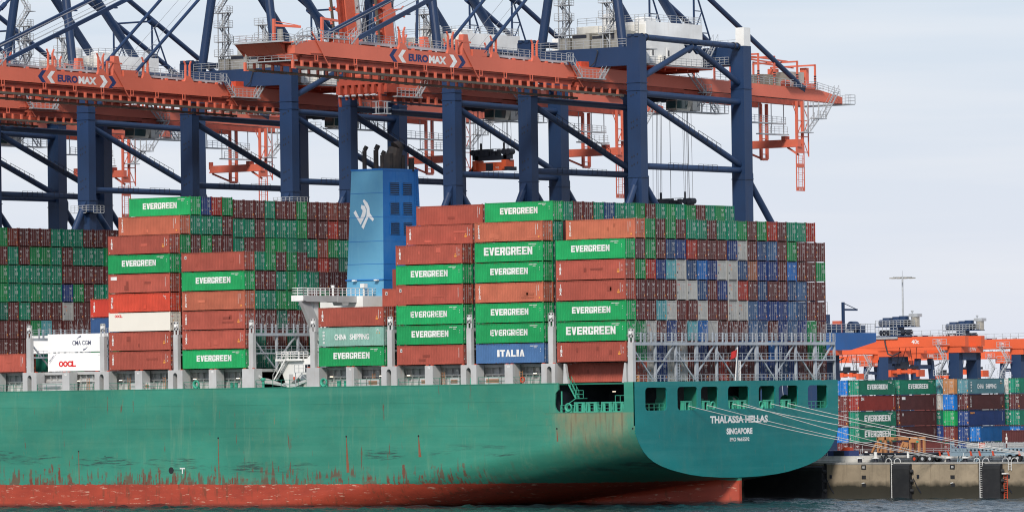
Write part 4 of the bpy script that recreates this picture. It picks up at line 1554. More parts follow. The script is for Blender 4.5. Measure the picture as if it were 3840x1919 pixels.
def rod_mesh(y):
    mb = MB()
    mb.bar((-.02, y, .1), (-.02, y, HC - .08), .034, .04)
    for z in (.22, .95, 1.9, HC - .22):
        mb.box(-.045, y - .05, z, .005, y + .05, z + .09)
    s = -1 if y < 0 else 1
    mb.box(-.03, y, .86, .0, y - s * .26, .9)
    return mb.mesh('lock_rod', M['rod'])

BODY = {k: body_mesh(k) for k in ('dry', 'smooth')}
DOOR = {s: door_mesh(s) for s in (-1, 1)}
ROD = {(s, k): rod_mesh(s * y) for s in (-1, 1) for k, y in ((0, .26), (1, .78))}

def _blank(mb, x, y, z, w, h):
    mb.add([(x, y, z), (x, y + w, z), (x, y + w, z + h), (x, y, z + h)], [(0, 1, 2, 3)])

def end_print(kind):
    """printed marks on the door end"""
    mb = MB(); ob_ = MB()
    x = -.035
    rnd = random.Random(hash(kind) % 1000 if False else sum(map(ord, kind)))
    # registration block, top right; data lines under it; plate low on the left door
    for i, (y, w) in enumerate(((.36, .18), (.58, .17), (.84, .14))):
        _blank(mb, x, y, 2.22, w, .12)
    _blank(mb, x, .5, 2.04, .3, .09)
    for i in range(6):
        _blank(mb, x, .42, 1.70 - i * .085, .14, .045)
        _blank(mb, x, .66, 1.70 - i * .085, rnd.uniform(.18, .28), .045)
    if kind in ('ring', 'plain'):
        for i in range(6):
            _blank(mb, x, .86, 1.70 - i * .085, .2, .05)
    _blank(mb, x, -1.0, .66 if kind != 'reefer' else .6, .16, .26)
    _blank(mb, x, -.95, 1.16, .12, .07)
    _blank(mb, x, .95, .24, .12, .06)
    if kind == 'ring':
        n_ = 14
        for r0, r1 in ((.07, .19),):
            for i in range(n_):
                t0, t1 = 2 * math.pi * i / n_, 2 * math.pi * (i + 1) / n_
                c = (-.97, 2.15)
                mb.add([(x, c[0] + r_ * math.cos(t), c[1] + r_ * math.sin(t) * 1.15) for r_, t in ((r0, t0), (r1, t0), (r1, t1), (r0, t1))], [(0, 1, 2, 3)])
    elif kind == 'tex':
        put_text(mb, 'tex', (x, -1.05, 1.95), (0, .5, 0), (0, 0, .34), .03)
        put_text(ob_, '\u25a0', (x, -1.05, 1.38), (0, .34, 0), (0, 0, .1)) if False else _blank(ob_, x, -1.08, 1.36, .4, .1)
    elif kind == 'box':
        _blank(mb, x, -.62, 2.05, .18, .32)
    elif kind == 'logo':
        _blank(mb, x, -1.05, 2.1, .42, .06); _blank(mb, x, -.95, 1.9, .2, .12)
    elif kind == 'dn':
        put_text(mb, 'DN', (x, -1.05, 1.95), (0, .42, 0), (0, 0, .28), .03)
    elif kind == 'forty':
        put_text(mb, '45', (x, -1.12, 2.1), (0, .4, 0), (0, 0, .36), .02)
    _blank(ob_, x, .82 if kind in ('ring', 'plain') else .9, .62, .12, .12)
    if kind in ('box', 'logo', 'dn'):
        _blank(ob_, x, .84, .5, .2, .3)
    if kind == 'reefer':
        ob_.v = []; ob_.f = []
        _blank(ob_, x, -.42, 1.5, .22, .24)
    return mb.mesh('door_print', M['dprint'], fix=False), ob_.mesh('caution_sticker', M['orange_print'], fix=False)
EPR = {k: end_print(k) for k in ('ring', 'plain', 'tex', 'box', 'logo', 'dn', 'forty', 'reefer')}
def red_word():
    q = MB()
    put_text(q, 'OOCL', (-.033, -1.0, 2.12), (0, .62, 0), (0, 0, .2), .03)
    return q.mesh('door_logo', M['red_print'], fix=False)
REDW = red_word()
def vent_m():
    q = MB()
    q.box(-.05, -.98, .92, -.03, -.78, 1.2)
    return q.mesh('vent_hatch', M['dark'])
VENT = vent_m()
def unit_m():
    """refrigeration machinery at a reefer's front end"""
    q = MB()
    q.box(-.04, -1.0, .35, -.02, 1.0, 2.6)
    return q.mesh('cooling_unit', M['dark'])

def side_print(kind, s):
    """lettering on a long side; s=-1 the -Y side (reads along +X), s=1 the +Y side (reads along -X)"""
    mats = []
    h = WC / 2 + .008
    def O(u, z):           # u metres from the left end as read
        return (-LC + u, -h, z) if s < 0 else (-u, h, z)
    AX = Vector((1, 0, 0)) if s < 0 else Vector((-1, 0, 0))
    UP = Vector((0, 0, 1))
    w = MB()
    def T(mb, txt, u, z, W_, H_, b=.03):
        put_text(mb, txt, O(u, z), AX * W_, UP * H_, b)
    def RC(mb, u, z, W_, H_):
        o = Vector(O(u, z))
        mb.add([o, o + AX * W_, o + AX * W_ + UP * H_, o + UP * H_], [(0, 1, 2, 3)])
    def stack(mb, txt, u, z, w_, H_, gap):
        for i, c in enumerate(txt):
            ww = w_ * (.55 if c in 'Iit1' else 1)
            T(mb, c, u + (w_ - ww) / 2, z - i * gap, ww, H_)
    extra = []
    def serial(mb):
        mb = MB()
        extra.append((mb, 'serial_marks', M['print']))
        for i in range(9):
            RC(mb, 9.7 + i * .15 + (.06 if i > 3 else 0), 2.4, .09, .13)
        for i in range(4):
            RC(mb, 10.4 + i * .13, 2.18, .08, .1)
        RC(mb, 11.55, 1.95, .08, .14); RC(mb, 11.55, 1.65, .08, .1)
    if kind == 'ever':
        put_block(w, 'EVERGREEN', O(2.75, 1.12), AX * 6.75, UP * .92); serial(w)
    elif kind == 'everbig':
        put_block(w, 'EVERGREEN', O(1.65, 1.0), AX * 8.7, UP * 1.15); serial(w)
    elif kind == 'everworn':
        put_block(w, 'EVERGREEN', O(2.6, 1.08), AX * 6.7, UP * .9, worn=.55); serial(w)
    elif kind == 'tex':
        stack(w, 'tex', .58, 1.95, .38, .5, .55)
        RC(w, 11.25, 1.1, .05, 1.3); RC(w, 11.6, 1.75, .07, .35); RC(w, 11.6, 1.2, .06, .3)
        RC(w, .25, .25, .1, .1)
        e_ = MB(); RC(e_, 10.85, 1.3, .2, .18); RC(e_, 10.75, .98, .42, .24)
        extra.append((e_, 'caution_sticker', M['orange_print']))
    elif kind == 'triton':
        stack(w, 'TRITON', .62, 2.18, .32, .29, .33)
        RC(w, 10.95, .9, .04, 1.5); RC(w, 11.3, 1.6, .07, .8)
        e_ = MB(); RC(e_, 11.4, .5, .25, .22)
        extra.append((e_, 'caution_sticker', M['orange_print']))
    elif kind == 'gold':
        stack(w, 'GOLD', .5, 1.95, .42, .38, .44)
        RC(w, 10.9, 2.3, .1, .16); RC(w, 11.1, 2.2, .3, .12); RC(w, 11.3, 1.9, .1, .15)
    elif kind == 'plain':
        RC(w, .3, 2.62, .45, .05); RC(w, 11.3, .9, .05, 1.6); RC(w, 11.6, 1.4, .06, .9)
    elif kind == 'label':
        RC(w, .5, 2.0, 1.2, .5); RC(w, 11.3, .9, .05, 1.4)
    elif kind == 'square':
        RC(w, .62, 1.9, .36, .46); RC(w, 11.35, 1.0, .05, 1.4)
        d_ = MB()
        o = Vector(O(.7, 1.98)) + AX.cross(UP) * .004
        d_.add([o, o + AX * .2, o + AX * .2 + UP * .16, o + AX * .08 + UP * .3, o + UP * .3], [(0, 1, 2, 3, 4)])
        extra.append((d_, 'square_mark', M['dark']))
    elif kind == 'china':
        T(w, 'CHINA', 3.0, .98, 2.2, .86, .03); T(w, 'SHIPPING', 5.85, .98, 3.6, .86, .03)
        stack(w, '\u4e2d\u56fd\u6d77\u8fd0', .75, 1.95, .42, .36, .5)
        RC(w, 10.8, 2.2, .5, .1); RC(w, 10.9, 2.35, .3, .12)
        e_ = MB(); RC(e_, 10.85, 1.85, .15, .15); RC(e_, 11.3, 1.85, .15, .15)
        extra.append((e_, 'caution_sticker', M['orange_print']))
    elif kind == 'italia':
        put_block(w, 'ITALIA', O(3.8, .98), AX * 4.9, UP * 1.0); serial(w)
    elif kind in ('oocl', 'ooclsmall', 'ooclbig'):
        r_ = MB()
        u, z, W_, H_ = {'oocl': (2.2, .72, 3.5, .9), 'ooclsmall': (1.2, 2.15, 1.55, .42), 'ooclbig': (4.2, .9, 3.9, 1.05)}[kind]
        T(r_, 'O', u, z, W_ * .27, H_, .06); T(r_, 'O', u + W_ * .25, z, W_ * .27, H_, .07); T(r_, 'C', u + W_ * .5, z, W_ * .25, H_, .06); T(r_, 'L', u + W_ * .74, z, W_ * .26, H_, .06)
        extra.append((r_, 'side_logo', M['red_print']))
        if kind == 'oocl':
            d_ = MB()
            o = Vector(O(.25, 1.2))
            d_.add([o, o + AX * .05, o + AX * 1.5 + UP * 1.5, o + AX * 1.45 + UP * 1.5], [(0, 1, 2, 3)])
            o2 = Vector(O(.35, 1.45)); dg_ = (AX * .7 + UP * .72)
            put_text(d_, 'TexCube', o2, dg_ * 1.25, (UP * .72 - AX * .7) * .26, .02)
            extra.append((d_, 'corner_stripe', M['navy_print']))
        RC(w, 10.2, 2.4, .9, .1)
        if kind == 'ooclsmall':
            w = MB(); RC(w, 10, 2.4, .02, .02)
    elif kind == 'cma':
        d_ = MB()
        T(d_, 'CMA', 5.0, 1.1, 1.75, .68, .012); T(d_, 'CGM', 7.0, 1.1, 1.75, .68, .012)
        for (a0, a1, cx_, cz_) in ((100, 150, 7.0, 1.35), (-80, -30, 7.0, 1.45)):
            for i in range(10):
                t0, t1 = R(a0 + (a1 - a0) * i / 10), R(a0 + (a1 - a0) * (i + 1) / 10)
                th = .04 + .18 * (1 - i / 10)
                th2 = .04 + .18 * (1 - (i + 1) / 10)
                def pp(t, r_):
                    return Vector(O(cx_ + r_ * math.cos(t) * 1.05, cz_ + r_ * math.sin(t)))
                d_.add([pp(t0, 1.2 - th), pp(t0, 1.2), pp(t1, 1.2), pp(t1, 1.2 - th2)], [(0, 1, 2, 3)])
        extra.append((d_, 'side_logo', M['navy_print']))
        w = MB(); RC(w, .3, 2.6, .3, .03)
    elif kind == 'seaco':
        e_ = MB(); T(e_, 'seaco', .5, 2.2, 1.5, .34, .02)
        extra.append((e_, 'side_logo', M['orange_print']))
        RC(w, 11.3, .9, .05, 1.6)
    elif kind == 'dn':
        T(w, 'DN', .6, 1.95, 1.0, .6, .03); RC(w, 11.5, .8, .05, 1.7)
        e_ = MB(); RC(e_, 11.45, .35, .25, .3)
        extra.append((e_, 'caution_sticker', M['orange_print']))
    extra = [e for e in extra if e[0].f]
    out = [(w.mesh('side_lettering', M['print'], fix=False), 'side_lettering')] if w.f else []
    for mb, nm, mat in extra:
        out.append((mb.mesh(nm, mat, fix=False), nm))
    return out
_sp = {}
def SPR(kind, s):
    if (kind, s) not in _sp:
        _sp[(kind, s)] = side_print(kind, s)
    return _sp[(kind, s)]

def child(name, me, parent, col=None):
    o = bpy.data.objects.new(name, me)
    COL.objects.link(o)
    o.parent = parent
    if col:
        o.color = (*col, 1)
    return o

STUFF = MB()          # boxes so hidden that only slivers show
STUFF_COL = []
NBOX = [0]
SHADE = 0.63     # shade put into the colour of stern-facing boxes, darker than the long sides
def container(x, y, z, c, label, group, end='plain', side=None, yard=False, mesh=None, rods_=True, both=False, front=False):
    """x: door end, y: port side of the box (ship frame); for yard boxes x,y is the door end's left corner seen from the water"""
    NBOX[0] += 1
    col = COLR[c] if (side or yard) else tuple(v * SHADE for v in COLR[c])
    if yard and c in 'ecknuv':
        col = tuple(v * .68 for v in col)  # yard bodies darkened in colour to give their long sides shade
    me = BODY['smooth' if c in 'WwC' and end == 'reefer' or mesh == 'smooth' else 'dry']
    o = bpy.data.objects.new('shipping_container', me)
    COL.objects.link(o)
    o.color = (*col, 1)
    if yard:
        o.rotation_euler = (0, 0, -math.pi / 2)
        o.location = (x + WC / 2, y, z)
    else:
        o.location = (x, y + WC / 2, z)
    ORG[o.name] = o.location.copy()
    tag(o, label, 'container', group)
    if front:
        return o
    dcol = tuple(v * .8 for v in col) if c == 'M' else tuple(min(.8, v * 1.9) for v in col) if c in 'ecknuv' else col  # yard door colours raised so the doors look sunlit beside the bodies
    for s in (-1, 1):
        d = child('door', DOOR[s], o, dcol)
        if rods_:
            for k in (0, 1):
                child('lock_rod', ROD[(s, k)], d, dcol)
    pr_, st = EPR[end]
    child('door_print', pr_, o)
    child('caution_sticker', st, o)
    if end == 'reefer':
        child('door_logo', REDW, o)
        child('vent_hatch', VENT, o)
    if side in ('tex', 'triton', 'square', 'plain', 'label', 'gold') and c in 'MoRmr':
        # repainted repair patches and scuffs on the corrugated wall
        q = MB()
        sg = 1 if yard else -1
        for _ in range(_pr.choice((1, 2, 2, 3))):
            w_, h_ = _pr.choice(((.45, .6), (.8, .7), (1.3, .35), (.3, .5), (2.2, .25)))
            u, z_ = _pr.uniform(2.2, 9.5), _pr.uniform(.3, 1.7)
            xa = -LC + u if sg < 0 else -u
            yy = sg * (WC / 2 + .004)
            q.add([(xa, yy, z_), (xa + w_, yy, z_), (xa + w_, yy, z_ + h_), (xa, yy, z_ + h_)], [(0, 1, 2, 3)])
        f_ = _pr.choice((.72, .8, 1.22))
        child('repair_patch', q.mesh('repair_patch', M['box'], fix=False), o, tuple(min(.8, v * f_) for v in col))
    if side:
        for s in ((-1,) if not yard else (1,)):
            for m_, nm in SPR(side, s):
                child(nm, m_, o)
    return o

ORD = ['first', 'second', 'third', 'fourth', 'fifth', 'sixth', 'seventh', 'eighth', 'ninth', 'tenth', 'eleventh', 'twelfth', 'thirteenth', 'fourteenth', 'fifteenth', 'sixteenth', 'seventeenth', 'eighteenth', 'nineteenth', 'twentieth']
ENDTXT = {'ring': 'white ring mark', 'plain': 'small white print', 'tex': 'white lowercase letters', 'box': 'white square mark', 'logo': 'short white dashes', 'dn': 'two white capitals', 'forty': 'white forty-five', 'reefer': 'red letters'}
GRP = 'containers stacked on the ship deck'
ZT = 20.45
def zt(n, dz=0):
    return ZT + 2.9 * n + dz + .008

# stern wall: colour codes from the port column to the far column, top row first;
# upper case R after a slash picks the door marks
def parse(row):
    return [t.split('/') for t in row.split()]
E_ = {'g': 'plain', 'G': 'ring', 'd': 'plain', 'm': 'logo', 'b': 'logo', 's': 'logo', 'B': 'box', 'I': 'logo', 't': 'box', 'w': 'reefer', 'r': 'dn', 'p': 'logo', 'y': 'dn', 'M': 'tex', 'o': 'logo', 'T': 'box', 'R': 'dn'}
STERN = {
 6: '- o/box g m/box g m G/plain G m/tex G G g m g r m G/plain G r -',
 5: 'g p g m/box s b r m m/tex m b w m b I m g m/tex m/tex m/tex',
 4: 'M/tex g r b t w s B b w w s y b b m B m/box m g',
 3: 'M/tex m m/box m m w w s m/tex b w r m/box s m/box m/tex s I m/tex m',
 2: 'g m/tex m/tex t w m/tex m/box w m m w w I b b b I s m m/tex',
 1: 'g g w m/tex b m/tex t B w/box m m m I s m b I b g/ring m',
 0: 'M/tex g w b w w m b m m m b s m B b m m g g',
 -1: '- r w b w w m m m/box r m m m b b s b m m m',
}
STERN[5] = 'g p g m/box s b r m m/tex m b w m s I m g m/tex m/tex m/tex'
SIDE0 = {5: 'ever', 4: 'tex', 3: 'tex', 2: 'ever', 1: 'everbig', 0: 'tex'}
SIDELAB = {'ever': 'white block lettering', 'everbig': 'extra large white lettering', 'everworn': 'worn white lettering', 'tex': 'stacked white letters', 'triton': 'upright white capitals', 'gold': 'upright outlined capitals',
           'plain': 'no lettering', 'label': 'a white label', 'square': 'a small square mark', 'china': 'white two-word lettering', 'italia': 'white capitals', 'oocl': 'red letters and corner stripe', 'ooclsmall': 'small red letters', 'ooclbig': 'big red letters', 'cma': 'thin dark letters'}
PHR_OLD = {0: 'in the sternmost container wall', 1: 'in the second bay from the stern', 2: 'in the third bay from the stern', 3: 'in the low bay right of the white wing', 4: 'in the bay left of the white deckhouse', 5: 'in the bay with the cream container',
       6: 'in the bay of white reefers', 7: 'in the lowest bay at far left', 8: 'in the dark wall at far left'}
PHR = {0: 'in the sternmost container wall', 1: 'in second bay from stern', 2: 'in third bay from stern', 3: 'in low bay beside wing', 4: 'in bay left of deckhouse', 5: 'in bay with cream container', 6: 'in the white reefer bay', 7: 'in the lowest leftmost bay', 8: 'in the dark leftmost wall'}
def lab_side(c, s, n, ntop, bay, col=0):
    where = {0: 'sternmost', 1: 'second sternmost', 2: 'third sternmost', 3: 'low middle', 4: 'fifth sternmost', 5: 'tall left', 6: 'reefer', 7: 'leftmost'}[bay]
    w_ = {0: '', 1: 'inner ', 2: 'innermost '}.get(col, 'far inner ')
    lev = 'topmost' if n == ntop else ORD[ntop - n] + ' down'
    return f'{CNAME[c]} container with {SIDELAB[s]}, {lev} in {where} {w_}side stack'
def decode(t):
    out = set()
    for g_ in t.split():
        a, b_ = g_.split(':')
        bay, k = a.split('.')
        for n in b_.split(','):
            out.add((int(bay), int(k), int(n)))
    return out
# places the photo shows little or nothing of: the small ones are joined into one mass
STUFFSET = decode('0.2:-1,0 0.4:-1,0,1 0.5:0,1 0.6:-1,0 0.7:0,1 0.8:-1,0,1 0.9:0 0.10:-1,0 0.11:-1,0 0.12:-1,0,1 0.13:0,1 0.14:-1,0 0.15:-1,0,1 0.16:-1,0,1 0.17:0,1 0.18:-1,0,1 0.19:0,1 1.1:0,1,2,3,4,5 1.9:7 1.11:7 1.12:7 1.13:7 1.15:7 1.16:7 1.17:7 1.18:7 2.1:0,1,2,3,4,5 3.1:0,1,2 3.7:4 4.1:1 4.2:0,1 4.3:0,1 4.4:0,1 4.5:0,1,2,3 4.6:1,3 4.7:3 4.8:3 4.9:3,4 4.10:4 5.1:2,3,4,5 5.7:6 5.8:6 5.9:6 5.10:6 5.11:6 5.12:6 5.13:5 5.14:5 5.15:5 5.16:5 5.17:6,7,8 8.4:1,4,6,7 8.5:1 8.6:1 8.7:2 8.8:0,2 8.9:0,2 8.10:2 8.11:2 8.12:2,3 8.14:4,5,6,7 8.15:6,7')
SKIP = decode('2.2:6 2.3:7 4.6:2 4.7:1,2 4.8:1,2 4.9:1,2 4.10:1,2,3 5.2:5 5.3:5 5.4:5 5.5:5 5.13:4 5.14:4 5.15:4 5.16:4 5.17:4,5 5.18:4,5,6,7,8 5.19:4,5,6,7,8 8.3:2,3,4,5,6,7 8.4:0 8.5:0 8.6:0 8.7:0,1 8.8:1 8.9:1 8.10:0,1 8.11:0,1 8.13:2,3 8.14:2,3 8.15:2,3,4,5 8.16:2,3,4,5,6,7')
DONE = {}
PLACED = []
def put(bay, k, n, c, e=None, side=None, dz=0, ntop=8, **kw):
    if (bay, k, n) in DONE or (bay, k, n) in SKIP:
        return
    e = e or E_.get(c, 'plain')
    DONE[(bay, k, n)] = c
    if (bay, k, n) in STUFFSET:
        STUFF_COL.append((bay, k, n, c, dz, e))
        return
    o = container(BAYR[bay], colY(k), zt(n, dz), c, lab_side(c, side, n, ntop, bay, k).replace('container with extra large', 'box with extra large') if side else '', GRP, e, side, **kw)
    if not side:
        PLACED.append((o, bay, k, n, c, ntop))
    return o
def name_ends():
    for o, bay, k, n, c, ntop in PLACED:
        row = sorted(kk for (b_, kk, nn) in DONE if b_ == bay and nn == n)
        o['label'] = f'{CNAME[c]} container, {ORD[row.index(k)]} from left, {"top row" if n == ntop else ORD[ntop - n] + " row down"} {PHR[bay]}'
for n, row in STERN.items():
    for k, t in enumerate(parse(row)):
        if t[0] == '-':
            continue
        sd = SIDE0.get(n) if k == 0 else ('triton' if (k == 1 and n == 6) else ('plain' if (k == 1 and n == -1) else None))
        c = t[0]
        if k == 0 and c == 'g':
            pass
        put(0, k, n, {'m': 'm'}.get(c, c) if n != -1 or k != 1 else 'M', t[1] if len(t) > 1 else None, sd, ntop=6)
# second bay: visible top row of ends, and its port column
for k, t in enumerate(parse('- g G/plain m m/box G s G/plain G g m G/plain g G g m G g G')):
    if t[0] != '-':
        put(1, k, 7, t[0], t[1] if len(t) > 1 else None, 'ever' if k == 1 else None, ntop=7)
for n, (c, s) in {6: ('o', 'triton'), 5: ('g', 'everbig'), 4: ('g', 'ever'), 3: ('o', 'triton'), 2: ('g', 'ever'), 1: ('g', 'everworn'), 0: ('I', 'italia')}.items():
    put(1, 0, n, c, {'o': 'logo', 'g': 'ring'}.get(c), s, ntop=7)
for n, c, e in ((6, 'G', 'forty'), (5, 'd', 'forty'), (4, 'd', 'forty'), (3, 'm', 'forty'), (2, 'd', 'ring'), (1, 'd', None), (0, 'b', None)):
    put(1, 1, n, c, e, ntop=7)
# third bay
for k, n, c, s in ((0, 5, 'M', 'tex'), (0, 4, 'g', 'ever'), (0, 3, 'M', 'square'), (0, 2, 'g', 'everworn'), (0, 1, 'g', 'ever'), (0, 0, 'M', 'square'), (1, 6, 'M', 'tex'), (2, 7, 'M', 'label')):
    put(2, k, n, c, 'tex' if s == 'tex' else 'ring' if c == 'g' else 'logo', 'plain' if s == 'label' else s, ntop=7)
for n, c, e in ((5, 'm', 'tex'), (4, 'd', 'forty'), (3, 'm', None), (2, 'd', 'ring'), (1, 'd', 'ring'), (0, 'm', None)):
    put(2, 1, n, c, e, ntop=7)
put(2, 2, 6, 'm', 'tex', ntop=7)
put(2, 3, 7, 'm', 'logo', ntop=7)
# low bay beside the engine casing
for n, c, s in ((2, 'M', 'tex'), (1, 'T', 'china'), (0, 'g', 'ever')):
    put(3, 0, n, c, 'tex' if s == 'tex' else 'ring' if c == 'g' else 'box', s, ntop=4)
put(3, 6, 3, 'M', 'logo', 'square', ntop=4)
put(3, 7, 4, 'M', 'logo', 'plain', ntop=4)
for n, c in ((2, 'm'), (1, 'd'), (0, 'd')):
    put(3, 1, n, c, 'ring' if c == 'd' else 'tex', ntop=4)
# bay left of the casing
for n, c, s in ((5, 'M', 'square'), (4, 'g', 'ever'), (3, 'o', 'triton'), (2, 'M', 'tex'), (1, 'M', 'tex'), (0, 'g', 'ever')):
    put(4, 0, n, c, None if c != 'g' else 'ring', s, ntop=5)
B4 = {5: 'G g m/tex g m', 4: 'm/tex m/tex G g/plain G/plain', 3: 'G G/ring g g G/plain', 2: 'm m/box d/plain m/tex m/tex', 1: 'd m m/tex d m', 0: 'd/ring d/ring d d w'}
for n, row in B4.items():
    for k, t in enumerate(parse(row)):
        put(4, k + 1, n, t[0], t[1] if len(t) > 1 else None, ntop=5)
for k, col_ in ((6, 'G m m d'), (7, 'm g m d'), (8, 'm m d m'), (9, 'm d m m'), (10, 'm m d m')):
    for j, t in enumerate(parse(col_)):
        put(4, k, 4 - j, t[0], None, ntop=5)
# tall bay with the cream container
for n, c, s in ((6, 'M', 'tex'), (5, 'g', 'ever'), (4, 'M', 'label'), (3, 'R', 'gold'), (2, 'C', 'ooclsmall'), (1, 'M', 'tex'), (0, 'M', 'tex')):
    put(5, 0, n, c, {'g': 'ring', 'R': 'dn', 'C': 'reefer'}.get(c, 'tex'), s, ntop=8, **({'mesh': 'dry'} if c == 'C' else {}))
put(5, 1, 7, 'o', 'logo', 'triton', ntop=8)
put(5, 2, 8, 'g', 'ring', 'ever', ntop=8)
B5 = {1: '6:g 5:G 4:m 3:m 2:m', 2: '7:G 6:m 5:m', 3: '8:b 7:G 6:g/plain 5:m', 4: '8:r/tex 7:G 6:m/tex 5:g', 5: '8:g 7:m/tex 6:m 5:m',
      6: '8:m/tex 7:G 6:G/plain', 7: '8:m 7:G/plain 6:m', 8: '8:m/box 7:m 6:m', 9: '8:G 7:G 6:g', 10: '8:m/tex 7:G 6:g/plain', 11: '8:m 7:G 6:G/plain', 12: '8:g 7:g 6:d/plain',
      13: '8:m 7:m 6:G 5:m/tex 4:G', 14: '8:m 7:m/box 6:M 5:r 4:m', 15: '8:M 7:r 6:g 5:m/tex 4:m/box', 16: '8:m/tex 7:m/tex 6:G 5:d 4:m', 17: '8:m 7:m 6:g 5:m 4:m', 18: '8:m 7:g 6:m 5:m 4:m', 19: '8:m 7:G 6:m 5:m 4:m'}
for k, s in B5.items():
    for t in s.split():
        n, c = t.split(':')
        c, e = (c.split('/') + [None])[:2]
        put(5, k, int(n), c, e, dz=-.32 if k > 5 else 0, ntop=8)
# reefers and neighbours
put(6, 1, 1, 'W', 'plain', 'cma', ntop=3, mesh='smooth')
put(6, 1, 0, 'W', 'plain', 'oocl', ntop=3, mesh='smooth')
put(6, 5, 3, 'r', 'tex', 'tex', ntop=3, dz=-.4)
put(6, 5, 2, 's', 'logo', 'plain', ntop=3, dz=-.4)
put(7, 0, 0, 'M', 'logo', 'plain', ntop=1)
put(7, 6, 1, 'W', 'reefer', 'ooclbig', ntop=1, mesh='smooth')
put(7, 2, 0, 'd', 'plain', ntop=1)
# dark wall at far left
B8 = {4: 'g m g g d m', 5: 'M/logo G/plain G/plain G m m', 6: 'm/tex m/tex G/forty G/forty G m/tex', 7: 'm g/plain G g m g', 8: 'm/tex g G G m t', 9: 'G/ring G/plain G G m m', 10: 'G m/tex m/tex b w m', 11: 'G G m g m m', 12: 'm/tex G/plain m m m m', 13: 'm/tex G m/tex G d m', 14: 'm g m G m m', 15: 'm G m m d m', 3: 'm g d m m d', 16: 'g m m G m m'}
for k, s in B8.items():
    for j, t in enumerate(parse(s)):
        put(8, k, 7 - j, t[0], t[1] if len(t) > 1 else None, dz=-.5, ntop=7)
for k in range(4, 12):
    for n in (1, 0):
        put(8, k, n, rr.choice(['m', 'd', 'w', 'm']), None, dz=-.5, ntop=7)
# what carries the visible boxes: hidden boxes under and behind them, joined as one mass
HID = []
for bay, cols in ((1, range(1, 20)), (2, range(1, 20)), (3, range(1, 6)), (4, range(1, 11)), (5, range(1, 20)), (7, range(1, 6)), (8, range(3, 17)), (6, range(5, 7))):
    for k in cols:
        tops = [n for (b, kk, n) in DONE if b == bay and kk == k]
        if not tops and bay in (1, 2):
            tops = [7 if bay == 1 and k < 19 else 6]
        if not tops:
            continue
        for n in range(0, max(tops)):
            if (bay, k, n) not in DONE:
                HID.append((bay, k, n))
for k in (6, 7):
    for n in range(0, 5 if k == 7 else 4):
        if (3, k, n) not in DONE:
            HID.append((3, k, n))
DZ = {5: lambda k: -.32 if k > 5 else 0, 8: lambda k: -.5, 6: lambda k: -.4}
name_ends()
MASS = {}
def into(mat_key, me, off):
    mb = MASS.setdefault(mat_key, MB())
    mb.add([(v.co.x + off[0], v.co.y + off[1], v.co.z + off[2]) for v in me.vertices], [tuple(p.vertices) for p in me.polygons])
for bay, k, n in HID:
    c = rr.choice('mmgd')
    dz = DZ.get(bay, lambda k: 0)(k)
    MASS.setdefault('c' + c, MB()).box(BAYR[bay] - LC, colY(k), zt(n, dz), BAYR[bay] - .12, colY(k) + WC, zt(n, dz) + HC)
for bay, k, n, c, dz, e in STUFF_COL:
    x, y, z = BAYR[bay], colY(k), zt(n, dz)
    off = (x, y + WC / 2, z)
    q = MASS.setdefault('c' + c, MB())
    q.box(x - LC, y, z, x - .13, y + WC, z + HC)
    for yy in (y, y + WC - .1):
        q.box(x - .12, yy, z, x, yy + .1, z + HC)
    q.box(x - .12, y + .1, z + HC - .15, x - .02, y + WC - .1, z + HC); q.box(x - .12, y + .1, z, x - .02, y + WC - .1, z + .18)
    for s_ in (-1, 1):
        into('c' + c, DOOR[s_], off)
        for kk in (0, 1):
            into('r' + c, ROD[(s_, kk)], off)
    into('print', EPR[e][0], off)
    into('orange', EPR[e][1], off)
allst = MB()
mats = []
idx = []
for key, mb in MASS.items():
    mats.append(key)
    idx += [len(mats) - 1] * len(mb.f)
    allst.merge(mb)
o = allst.build('shipping_container_mass', None, fix=False)
for key in mats:
    if key[0] == 'c':
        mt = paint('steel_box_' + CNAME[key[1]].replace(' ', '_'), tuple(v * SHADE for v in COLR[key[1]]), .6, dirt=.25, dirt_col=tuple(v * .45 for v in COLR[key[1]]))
    elif key == 'print':
        mt = M['dprint']
    elif key == 'orange':
        mt = M['orange_print']
    else:
        mt = paint('steel_rod_' + CNAME[key[1]].replace(' ', '_'), tuple(v * .4 + .17 for v in COLR[key[1]]), .5, dirt=.1)
    o.data.materials.append(mt)
o.data.polygons.foreach_set('material_index', idx)
o.data.update()
tag(o, None, None, kind='stuff')
